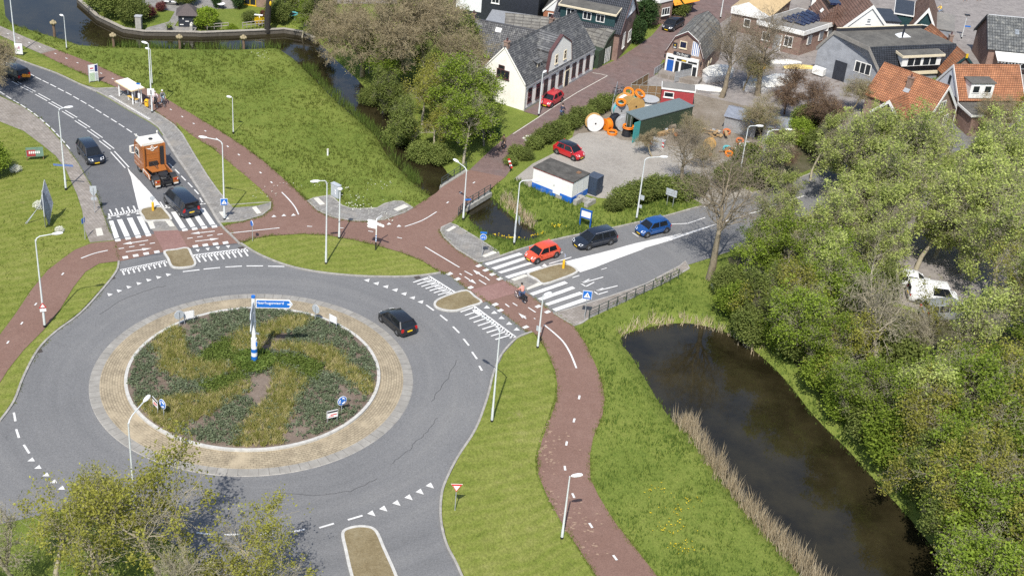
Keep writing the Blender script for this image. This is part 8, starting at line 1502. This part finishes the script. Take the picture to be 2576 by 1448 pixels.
def bar(P, Q, wd, z0, z1, name, mat): sub(br, lambda q: q.kerb([Vector(P) - c0, Vector(Q) - c0], wd, z0, z1), name, mat)
bar(A0, B0, .35, -.42, .07, 'edge_beam', M_conc); bar(A1, B1, .35, -.42, .07, 'edge_beam', M_conc)
sub(br, lambda q: q.hull([[Vector((v.x, v.y, z)) - Vector((c0.x, c0.y, 0)) for v in (A0, B0, B1, A1)] for z in (-.4, .012)]), 'deck', M_conc)
for P, Q in ((A0, A1), (B0, B1)): bar(P, Q, .5, -1.6, .0, 'abutment', M_conc)
a, b_ = pts(FH([(1652, 540), (1880, 372)])); railing(a, b_, .85, 7, 2, M_signw, 'white picket fence along the street below the teal dormer house', 'fence', name='picket_fence')
for (a, b_, lab) in (((735, 1000), (1095, 925), 'tall grey mesh fence of the bar terrace'), ((490, 910), (620, 830), 'short grey fence left of the bar terrace')):
    A, B = pts(FB([a, b_])); o = railing(A, B, 1.5 if a[0] > 600 else 1.0, 4, 2, M_galv, lab, 'fence', name='mesh_fence'); L_ = (B - A).length; sub(o, lambda q: q.box((L_ / 2, 0, .75 if a[0] > 600 else .5), (L_, .015, 1.3 if a[0] > 600 else .8)), 'mesh_panel', W_grey)
for (a, b_, h_, lab) in (((195, 1180), (405, 1055), 1.9, 'brown board fence along the street at the yard corner'), ((195, 1195), (500, 1210), 1.9, 'brown board fence behind the cable reels'), ((500, 1210), (860, 1240), 1.9, 'brown board fence in front of the red shed')):
    A, B = pts(FB([a, b_])); o = railing(A, B, h_, 3, 2, M_conc, lab, 'fence', name='board_fence'); L_ = (B - A).length
    for k in range(6): sub(o, lambda q: q.box((L_ / 2, .03, .25 + k * .29), (L_, .04, .26)), 'plank', W_wood)
A, B = pts(FK([(560, 480), (640, 150)])); railing(A, B, 1.9, 4, 3, M_galv, 'grey mesh fence beside the hedge at the reels', 'fence', .02, name='mesh_fence')

# ---------------------------------------------------------------- the yard
a, b_, c = pts(F2([(1057, 548), (1450, 706), (1580, 602)])); d = (b_ - a).normalized(); L_ = (b_ - a).length; W_ = (c - b_).length; o = empty('site_cabin', a, math.atan2(d.y, d.x), 'white site cabin with blue lower band and dark roof on the gravel yard', 'cabin')
sub(o, lambda q: q.box((L_ / 2, W_ / 2, 1.4), (L_, W_, 2.0)), 'white_wall', W_trim); sub(o, lambda q: q.box((L_ / 2, W_ / 2, .35), (L_ + .03, W_ + .03, .68)), 'blue_band', plain('cabin_blue', (.015, .12, .48), .45, var=.1, grime=(.2, .25, .32))); rf_ = sub(o, lambda q: q.box((L_ / 2, W_ / 2, 2.45), (L_ + .12, W_ + .12, .1)), 'roof', plain('mossy_roof', (.075, .07, .062), .9, var=.5, scale=1.2)); sub(o, lambda q: q.box((L_ / 2, -.03, 2.37), (L_ + .14, .05, .05)), 'red_edge', W_red); sub(o, lambda q: q.box((L_ - .8, W_ - .8, 2.55), (.4, .4, .12)), 'roof_vent', plain('rust', (.2, .11, .06), .9), rf_)
sub(o, lambda q: q.box((L_ * .62, -.02, 1.35), (.9, .04, 1.85)), 'door', M_signw); sub(o, lambda q: q.box((L_ * .62 - .35, -.05, 1.3), (.05, .05, .18)), 'handle', M_black); sub(o, lambda q: (q.box((L_ + .02, W_ * .3, 1.35), (.03, .03, 1.8)), q.box((L_ + .02, W_ * .65, 1.35), (.03, .03, 1.8))), 'wall_rib', M_back)
p = at(*F2([(1650, 615)])[0]); o = empty('dark_locker', (p.x, p.y, 0), R(-32), 'tall dark blue steel locker beside the site cabin', 'locker'); sub(o, lambda q: q.box((0, .6, 1.0), (1.25, 1.25, 2.0)), 'housing', plain('dark_slate_paint', (.03, .045, .075), .6, var=.25)); sub(o, lambda q: q.box((0, .6, 2.03), (1.3, 1.3, .06)), 'lid', plain('dark_slate_top', (.055, .07, .1), .6)); sub(o, lambda q: (q.box((-.3, -.035, 1.0), (.55, .02, 1.8)), q.box((.3, -.035, 1.0), (.55, .02, 1.8))), 'door', plain('dark_slate_paint', (.03, .045, .075)))
for k, (x, y, a_, dx, dy, h_, lab) in enumerate(((1590, 690, -32, 1.9, .5, .55, 'grey concrete block below the dark locker'), (1530, 700, 55, 1.6, .45, .6, 'grey concrete block at the cabin corner'), (1340, 650, -32, .9, .5, .45, 'small pale concrete block along the cabin side'), (1640, 720, 55, 1.6, .45, .5, 'grey concrete block at the end of the row'))):
    p = at(*F2([(x, y)])[0]); o = empty('concrete_block', p, R(a_), lab, 'block', 'concrete blocks by the cabin'); sub(o, lambda q: q.box((0, 0, h_ / 2), (dx, dy, h_), bev=.03), 'block', M_conc); sub(o, lambda q: q.tube([(-.1, 0, h_), (0, 0, h_ + .08), (.1, 0, h_)], .02, 5), 'lifting_eye', M_black)
# long green container open at the near end
a = at(*FK([(960, 890)])[0]); b_ = at(*FK([(1195, 960)])[0]); o = empty('shipping_container', (32.3, 54.6, 0), R(41), 'long dark green container with open doors and a grey roof beside the cable reels', 'container'); LC, WC, HC = 8.4, 2.4, 2.55
sub(o, lambda q: (q.box((LC / 2, -WC / 2 + .04, HC / 2), (LC, .08, HC)), q.box((LC / 2, WC / 2 - .04, HC / 2), (LC, .08, HC)), q.box((LC - .04, 0, HC / 2), (.08, WC - .16, HC)), q.box((LC / 2, 0, .06), (LC, WC - .16, .12))), 'wall', W_green); sub(o, lambda q: q.box((LC / 2, 0, HC + .05), (LC + .2, WC + .2, .1)), 'roof', plain('grey_green_roof', (.13, .165, .17), .5, var=.12)); 
for k in range(26): sub(o, lambda q: q.box((.3 + k * .31, -WC / 2 - .01, HC / 2), (.1, .05, HC - .2)), 'corrugation', W_green)
for y, yaw, mt in ((.62, 0, W_green),): 
    dd_ = sub(o, lambda q: q.box((-.03, y, HC / 2), (.06, 1.12, HC - .1)), 'door', mt); [sub(o, lambda q: q.tube([(-.08, y + dy, .1), (-.08, y + dy, HC - .1)], .03, 5), 'lock_bar', M_galv, dd_) for dy in (-.3, .3)]
dd_ = sub(o, lambda q: q.box((-.55, -1.25, HC / 2), (1.15, .06, HC - .1), rz=.15), 'open_door', plain('turquoise_inner', (.05, .3, .3), .5)); sub(o, lambda q: (q.box((.05, 1.12, HC / 2), (.1, .1, HC)), q.box((.05, -1.12, HC / 2), (.1, .1, HC)), q.box((.05, 0, HC - .06), (.1, 2.2, .12))), 'door_frame', M_galv)
# cable reels and coils
M_reelw = plain('reel_white', (.68, .68, .67), .6, var=.06); M_reelo = plain('reel_ply', (.45, .28, .1), .7, var=.15); M_cabo = plain('orange_duct', (.72, .2, .01), .5, var=.15, scale=12); M_cabt = plain('turquoise_duct', (.1, .42, .46), .5, var=.12, scale=8); M_cabb = plain('black_duct', (.022, .024, .03), .45); M_reelg = plain('reel_grey', (.36, .37, .38), .7, var=.12)
def reel(px, r, wd, az_, fl, cab, label, lie=False, fl2=None, z=0.):
    p = at(*px); o = empty('cable_reel', (p.x, p.y, z), R(az_), label, 'cable reel', 'cable reels in the yard'); ax = Vector((0, 0, 1)) if lie else Vector((0, 1, 0)); c = Vector((0, 0, wd / 2 + .08 if lie else r))
    for s in (-1, 1): sub(o, lambda q: q.cyl(c + ax * s * (wd / 2 + .04), r, .07, 28, ax), 'flange', fl if s < 0 or fl2 is None else fl2)
    q = MB(); n = max(4, int(wd / .12))
    for k in range(n): q.cyl(c + ax * (-wd / 2 + wd * (k + .5) / n), r * (.8 + .025 * (k % 2)), wd / n * .96, 24, ax)
    q.build('wound_cable', cab, o, True); sub(o, lambda q: q.cyl(c - ax * (wd / 2 + .09), r * .1, .04, 10, ax), 'hub', M_black); return o
reel(FK([(225, 785)])[0], 1.02, .7, 20, M_reelw, M_reelw, 'cable reel with a large white disc facing the yard, leftmost of the reels', fl2=M_reelo)
reel(FK([(470, 780)])[0], .72, .5, -55, M_cabo, M_cabo, 'reel of bright orange duct standing beside the white disc reel')
reel(FK([(620, 745)])[0], .9, .5, 35, M_cabb, M_cabb, 'black cable reel standing behind the orange one')
reel(FK([(770, 790)])[0], .95, .4, 20, M_reelg, M_reelg, 'grey flanged reel leaning by the container'); reel(FK([(840, 880)])[0], .62, .8, 0, M_cabb, M_cabb, 'black reel lying flat beside the container door', lie=True)
reel(FK([(800, 470)])[0], 1.25, .9, 25, M_reelo, M_reelw, 'large brown flanged reel wound with white duct'); reel(FK([(960, 480)])[0], 1.15, .9, 25, M_reelo, M_cabt, 'large reel wound with turquoise duct against the container'); reel(FK([(700, 540)])[0], .95, .7, 25, M_reelg, M_cabt, 'reel of turquoise duct at the mesh fence'); reel(FK([(1240, 390)])[0], 1.2, 1.2, 25, M_reelg, M_reelw, 'large reel with a grey top behind the container', lie=True); reel(F4([(30, 285)])[0], .55, .8, -40, M_reelw, M_cream, 'small cream reel in the open container', z=.13)
def coil(px, r, z, tilt, mat, label, az_=0):
    p = at(*px); o = empty('duct_coil', (p.x, p.y, z), R(az_), label, 'duct coil', 'loose coils of duct'); o.rotation_euler = (R(tilt), 0, R(az_))
    for j, (rr, zz) in enumerate(((1, 0), (.88, .03), (.94, .12), (.8, .13), (1.0, .2))): sub(o, lambda q: q.tube([(r * rr * math.cos(a), r * rr * math.sin(a), zz + .06) for a in [R(15 * k) for k in range(25)]], .06, 6, False), 'loop', mat)
coil(FK([(850, 885)])[0], .62, .98, 0, M_cabo, 'orange duct coil lying on the flat black reel'); coil(FK([(570, 855)])[0], .55, .05, 4, M_cabo, 'orange duct coil loose on the gravel'); coil(FK([(830, 420)])[0], .6, 2.3, 35, M_cabo, 'orange duct coil on top of the reels, left one', 20); coil(FK([(1030, 470)])[0], .62, 2.4, 30, M_cabo, 'orange duct coil on top of the reels, right one', 60); coil(FK([(700, 560)])[0], .55, 1.9, 20, M_cabo, 'orange duct coil over the turquoise reel')
# pallets, scrap, barrier
M_pal = plain('pallet_wood', (.36, .24, .12), .85, var=.25, scale=7); M_pal2 = plain('grey_pallet_wood', (.25, .21, .16), .9, var=.25, scale=7)
def pallets(px, n, az_, mat, label):
    p = at(*px); o = empty('pallet_stack', p, R(az_), label, 'pallet stack', 'stacks of pallets and timber')
    for k in range(n):
        q = MB(); j = random.uniform(-.05, .05)
        for i in range(5): q.box((j, -.4 + i * .2, .13 + k * .15), (1.2, .13, .025))
        for i in (-.5, 0, .5): q.box((i + j, 0, .07 + k * .15), (.1, .9, .09))
        q.build('pallet', mat, o)
for x, y, n, a_, mt, lab in ((1410, 800, 6, 15, M_pal, 'pallet stack against the green container'), (1480, 870, 3, 35, M_pal, 'low pallet stack beside the taller one'), (1640, 800, 6, 10, M_pal2, 'grey pallet stack behind the striped barrier'), (1850, 900, 5, 25, M_pal2, 'grey pallet stack further to the right'), (1240, 1010, 4, -30, M_pal, 'timber stack at the container door'), (1960, 620, 7, 5, M_pal2, 'tall weathered pallet stack under the olive tree')): pallets(FK([(x, y)])[0], n, a_, mt, lab)
p = at(*FK([(1420, 1090)])[0]); o = empty('striped_barrier', p, R(-22), 'grey crate with red and white striped ends at the pallet stacks', 'crate'); sub(o, lambda q: q.box((0, 0, .45), (1.5, .8, .9)), 'crate_body', M_reelg)
for s in (-1, 1):
    for k in range(4): sub(o, lambda q: q.box((s * .7, -.42, .12 + k * .22), (.24, .03, .12), M=Matrix.Rotation(.4, 4, 'Y')), 'red_stripe' if k % 2 else 'white_stripe', M_signr if k % 2 else M_signw)
F4_ = lambda x, y: F4([(x, y)])[0]
for x, y, r_, mt, lab in ((1070, 560, .7, M_reelo, 'brown reel on the scrap heap'), (690, 430, .7, M_reelo, 'brown wooden reel among the bare twigs'),): reel(F4_(x, y), r_, .5, -30, mt, mt, lab)
for x, y, mt, lab in ((890, 490, M_cabo, 'orange duct coil on the scrap heap'), (1000, 360, plain('rust_orange_net', (.5, .16, .06), .8), 'rust orange net coil on the scrap heap'), (870, 270, plain('rust_orange_net', (.5, .16, .06)), 'orange coil at the rear of the scrap heap'), (870, 440, M_cabt, 'turquoise duct coil on the scrap heap')): coil(F4_(x, y), .42, .1, 15, mt, lab)
for k, (x, y, n_, lab) in enumerate(((250, 250, 12, 'heap of timber offcuts behind the pallets'), (400, 330, 14, 'heap of brown boards beside the striped crate'), (560, 260, 12, 'heap of weathered boards under the olive tree'), (760, 300, 12, 'heap of grey boards left of the orange net'), (650, 520, 12, 'heap of boards at the gravel edge'), (960, 480, 12, 'heap of mixed scrap boards between the coils'), (1120, 440, 12, 'heap of scrap under the bent lamp'))):
    p = at(*F4_(x, y)); o = empty('scrap_heap', p, 0, lab, 'scrap heap', 'heaps of boards and scrap in the yard'); q = MB()
    for i in range(n_): q.box((random.gauss(0, .55), random.gauss(0, .4), .1 + .07 * i * random.random()), (random.uniform(.5, 1.6), random.uniform(.1, .35), random.uniform(.03, .2)), M=Matrix.Rotation(random.uniform(0, 3), 4, 'Z') @ Matrix.Rotation(random.gauss(0, .2), 4, 'X'))
    q.build('boards', (M_pal, M_pal2, W_wood)[k % 3], o); sub(o, lambda q: [q.box((random.gauss(0, .5), random.gauss(0, .4), .5), (.35, .3, .25), rz=random.uniform(0, 3)) for i in range(2)], 'plastic_scrap', (M_reelg, M_cabo, M_cream)[k % 3])
p = at(*F4_(1030, 425)); o = empty('traffic_sign_scrap', (p.x, p.y, .5), 0, 'round red rimmed sign lying on the scrap heap', 'traffic sign'); sub(o, lambda q: q.cyl((0, 0, .0), .62, .04, 20), 'red_rim', M_signr); sub(o, lambda q: q.cyl((0, 0, .03), .5, .04, 20), 'white_face', M_signw); sub(o, lambda q: q.box((0, 0, -.28), (.8, .8, .5)), 'support', M_pal2)
o, p = pole('no_stopping_sign', F4_(1215, 650), 2.2, 'round blue and red no stopping sign at the scrap heap', 'traffic sign'); n = N_cam(p); sub(o, lambda q: disc(q, Vector((0, 0, 2.0)) + n * .05, n, .32), 'red_rim', M_signr); sub(o, lambda q: disc(q, Vector((0, 0, 2.0)) + n * .07, n, .25), 'blue_face', M_signb)
# covered boats and tarps behind the red shed
M_tarp = plain('white_tarpaulin', (.66, .65, .6), .6, var=.15, scale=2.5, grime=(.45, .43, .36)); M_tarpb = plain('grey_blue_tarpaulin', (.3, .34, .42), .5, var=.2, scale=2.5); M_tarpy = plain('yellow_tarpaulin', (.62, .48, .16), .6, var=.15, scale=2)
def boat(px, L_, W_, H_, az_, mat, label, z=.0):
    p = at(*px); o = empty('covered_boat', (p.x, p.y, z), R(az_), label, 'boat', 'covered boats in the yard'); rings = []
    for x, k in ((-.5, .8), (-.3, 1), (0, 1), (.3, .75), (.48, .15)): rings.append([Vector((x * L_, y * W_ * k / 2, zz * H_)) for y, zz in ((-.55, .0), (-1, .55), (-.92, .62), (.92, .62), (1, .55), (.55, 0))])
    sub(o, lambda q: q.hull(rings), 'hull', M_signw)
    rings = []
    for x, k, hh in ((-.52, .84, .72), (-.3, 1.04, .95), (0, 1.04, 1.0), (.3, .8, .9), (.49, .18, .7)): rings.append([Vector((x * L_, -W_ * k / 2, .6 * H_)), Vector((x * L_, -W_ * k * .2, hh * H_)), Vector((x * L_, W_ * k * .2, hh * H_)), Vector((x * L_, W_ * k / 2, .6 * H_))])
    sub(o, lambda q: q.hull(rings), 'cover', mat)
for x, y, L_, W_, H_, a_, mt, lab in ((1260, 960, 4.5, 2.6, 1.9, 30, M_tarp, 'boat under a wrinkled white tarpaulin beside the bar fence'), (1960, 1070, 5.5, 3.0, 1.8, 35, M_tarp, 'boat under a white cover behind the bare trees'), (1720, 1090, 3.2, 2.0, 1.5, 20, M_tarp, 'small boat under a white cover left of the bigger one'), (1150, 1120, 4.2, 1.6, .9, -5, M_tarp, 'low flat boat beside the red shed'), (2250, 870, 4.6, 1.0, 1.0, 12, M_tarpy, 'long narrow boat under a yellow cover'), (2080, 800, 4.4, 1.1, .9, 12, M_tarp, 'pale rowing boat behind the yellow cover')): boat(FB([(x, y)])[0], L_, W_, H_, a_, mt, lab)
for x, y, lab in ((1690, 790, 'yellow plastic crate by the bar terrace, left one'), (1790, 825, 'yellow plastic crate by the bar terrace, right one')):
    p = at(*FB([(x, y)])[0]); o = empty('plastic_crate', p, .4, lab, 'crate'); sub(o, lambda q: q.box((0, 0, .3), (.9, .7, .6), bev=.04), 'crate_body', M_yel); sub(o, lambda q: q.box((0, 0, .62), (.75, .55, .02)), 'contents', M_cabo)
# stored bicycle pile at the street corner
for k, (x, y, a_) in enumerate(((690, 90, 30), (740, 110, 70), (700, 150, 10))): p = at(*FK([(x, y)])[0]); bicycle((p.x, p.y, .02), R(a_), 'silver bicycle parked at the mesh fence by the reels', V_rim, 'bicycles parked at the reel fence')
# parked blue car behind the cottage
p = at(*fr(1660, 0, 4.4414)([(1480, 190)])[0], .5); car('parked_car', 'dark blue car behind the white boarded cottage at the top edge', C_nv, 4.3, 1.75, 1.45, 2.6, (p.x - 1, p.y + 1.6, 0), (p.x + .6, p.y - .6, 0), -1)

# ---------------------------------------------------------------- canal side
M_plank = plain('weathered_plank', (.3, .275, .235), .9, var=.25, scale=5); M_sheet = plain('dark_sheet_piling', (.09, .08, .065), .9, var=.3)
qy = pts([(195, -4), (245, 40), (312, 72), (362, 79), (490, 81), (505, 82), (640, 77), (715, 73), (760, 80), (790, 95)]); tag(MB().kerb(qy, .5, .02, .1).build('quay_edge', M_plank), 'weathered plank quay edge of the canal garden', kind='structure'); tag(MB().kerb([v + Vector((0, .02, 0)) for v in qy], .3, -1.2, .02).build('quay_wall', M_sheet), 'dark piling below the quay planks', kind='structure')
sheet('garden_paving', pts([(362, 79), (490, 81), (495, 70), (440, 66), (455, 40), (470, 25), (600, 22), (600, 0), (400, -10), (330, 10), (440, 30), (425, 55), (370, 70)]), .016, M_tile)
sheet('garden_terrace', pts([(560, 10), (1000, 10), (1000, -60), (560, -60)]), .014, M_tileL)
for x, y, lab in ((545, 345, 'knobbly pollard willow at the left canal bend'), (1142, 472, 'knobbly pollard willow at the canal, left of the tall lamp'), (1808, 488, 'knobbly pollard willow opposite the black garden shed'), (2450, 492, 'knobbly pollard willow at the right end of the meadow bank')):
    p = at(*F1([(x, y)])[0], -.2); o = empty('pollard_willow', (p.x, p.y, -.5), 0, lab, 'tree', 'pollard willows on the canal bank'); sub(o, lambda q: q.tube([(0, 0, -.3), (.04, 0, .7), (0, 0, 1.4), (0, 0, 1.75)], [.19, .16, .17, .26], 9), 'trunk', K_brown)
    sub(o, lambda q: [q.sphere((.26 * math.cos(a), .26 * math.sin(a), 1.8 + .1 * math.sin(3 * a)), .19, 7, 5) for a in [R(60 * k) for k in range(6)]] + [q.sphere((0, 0, 1.95), .24, 7, 5)], 'knobbly_head', K_tan)
p = at(*FG([(1728, 478)])[0]); o = empty('dead_trunk', (p.x, p.y, 0), 0, 'thick black bare trunk standing at the quay', 'tree'); sub(o, lambda q: q.tube([(0, 0, -.3), (.05, 0, 1.5), (.2, .1, 3.5), (.3, .1, 6), (.5, .2, 9)], [.42, .4, .36, .3, .2], 10), 'trunk', plain('charred_bark', (.025, .022, .018), .9, var=.4)); sub(o, lambda q: q.sphere((.45, -.1, 3.6), .28, 8, 6, (.6, .6, 1.3)), 'nest_box', W_yellow)
for (a, b_) in (((760, 480), (1100, 455)), ((1330, 455), (1535, 430)), ((1535, 430), (1700, 418))): A, B = pts(FG([a, b_])); railing(A, B, .75, 3, 2, M_plank, {760: 'grey plank fence along the quay, left length', 1330: 'grey plank fence along the quay, middle length', 1535: 'grey plank fence along the quay, right length'}[a[0]], 'fence', .05, name='plank_fence')
def table(px, label, r=.55):
    p = at(*px); o = empty('garden_table', p, 0, label, 'table'); sub(o, lambda q: q.cyl((0, 0, .72), r, .05, 18), 'table_top', M_signw); [sub(o, lambda q: q.tube([(r * .6 * math.cos(a), r * .6 * math.sin(a), .7), (r * .75 * math.cos(a), r * .75 * math.sin(a), 0)], .03, 5), 'leg', M_black) for a in (.8, 2.4, 3.9, 5.5)]
table(FG([(985, 145)])[0], 'round white garden table on the villa terrace')
def chair(px, label, az_=0):
    p = at(*px); o = empty('garden_chair', p, R(az_), label, 'chair', 'white garden chairs'); sub(o, lambda q: q.box((0, 0, .44), (.5, .5, .05)), 'seat', M_signw); sub(o, lambda q: q.box((0, .24, .72), (.48, .05, .5)), 'backrest', M_signw); [sub(o, lambda q: q.box((x, y, .21), (.05, .05, .42)), 'leg', M_signw) for x in (-.2, .2) for y in (-.2, .2)]
chair(FG([(885, 95)])[0], 'white garden chair left of the round table', 40); chair(FG([(920, 105)])[0], 'white garden chair nearest the round table', -20)
p = at(*FG([(190, 60)])[0]); o = empty('picnic_bench', p, 0, 'dark picnic bench with white cushions at the top edge', 'bench'); sub(o, lambda q: (q.box((0, 0, .75), (2.2, .8, .06)), q.box((0, -.7, .45), (2.2, .3, .05)), q.box((-.8, 0, .37), (.08, 1.4, .74)), q.box((.8, 0, .37), (.08, 1.4, .74))), 'bench_frame', W_black); [sub(o, lambda q: q.box((x, -.7, .52), (.7, .3, .08)), 'cushion', M_signw) for x in (-.5, .5)]
p = at(*FG([(155, 490)])[0]); o = empty('planter', p, 0, 'black planter tub with leafy plants on the quay', 'planter'); sub(o, lambda q: q.tube([(0, 0, 0), (0, 0, .45)], [.28, .36], 12), 'tub', M_black); leaf_mesh('plant', np.array([[math.cos(a) * .2, math.sin(a) * .2, .65] for a in np.linspace(0, 6, 7)]), rg, 26, .16, .13, L_fresh, o)
p = at(*FG([(505, 495)])[0]); o = empty('garden_statue', p, 0, 'small pale stone statue on a plinth beside the black shed', 'statue'); sub(o, lambda q: q.box((0, 0, .25), (.4, .4, .5)), 'plinth', M_conc); sub(o, lambda q: (q.sphere((0, 0, .72), .2, 8, 6, (1, .8, 1.3)), q.sphere((.06, 0, 1.02), .13, 8, 6)), 'figure', M_cream)
p = at(*FG([(2080, 300)])[0]); o = empty('boat_tub', (p.x, p.y, .45), .3, 'turquoise rimmed trampoline shaped tub on the canal lawn', 'trampoline'); sub(o, lambda q: q.tube([(1.1 * math.cos(a), .75 * math.sin(a), .2) for a in [R(15 * k) for k in range(25)]], .09, 6), 'rim', M_cabt); sub(o, lambda q: q.hull([[Vector((1.05 * math.cos(R(15 * k)), .7 * math.sin(R(15 * k)), z)) for k in range(24)] for z in (.16, .18)]), 'mat', V_dark); [sub(o, lambda q: q.tube([(x, y, .2), (x, y, -.45)], .03, 5), 'leg', M_galv) for x, y in ((.7, .5), (-.7, .5), (.7, -.5), (-.7, -.5))]
p = at(*F1([(1398, 285)])[0]); o = empty('stone_pillar', p, 0, 'grey stone pillar with a flat cap on the quay', 'pillar'); sub(o, lambda q: q.box((0, 0, .8), (.75, .55, 1.6)), 'shaft', M_conc); sub(o, lambda q: q.box((0, 0, 1.64), (.9, .7, .1)), 'cap', M_reelg)
p = at(*FG([(1590, 390)])[0]); o = empty('pergola', p, 0, 'white garden trellis table by the quay fence', 'trellis'); sub(o, lambda q: q.box((0, 0, 1.25), (1.1, .3, .07)), 'beam', M_signw); sub(o, lambda q: (q.box((.1, 0, .6), (.12, .12, 1.25)),), 'post', M_signw); sub(o, lambda q: q.cyl((.1, 0, .05), .25, .1, 10), 'foot', M_signw)
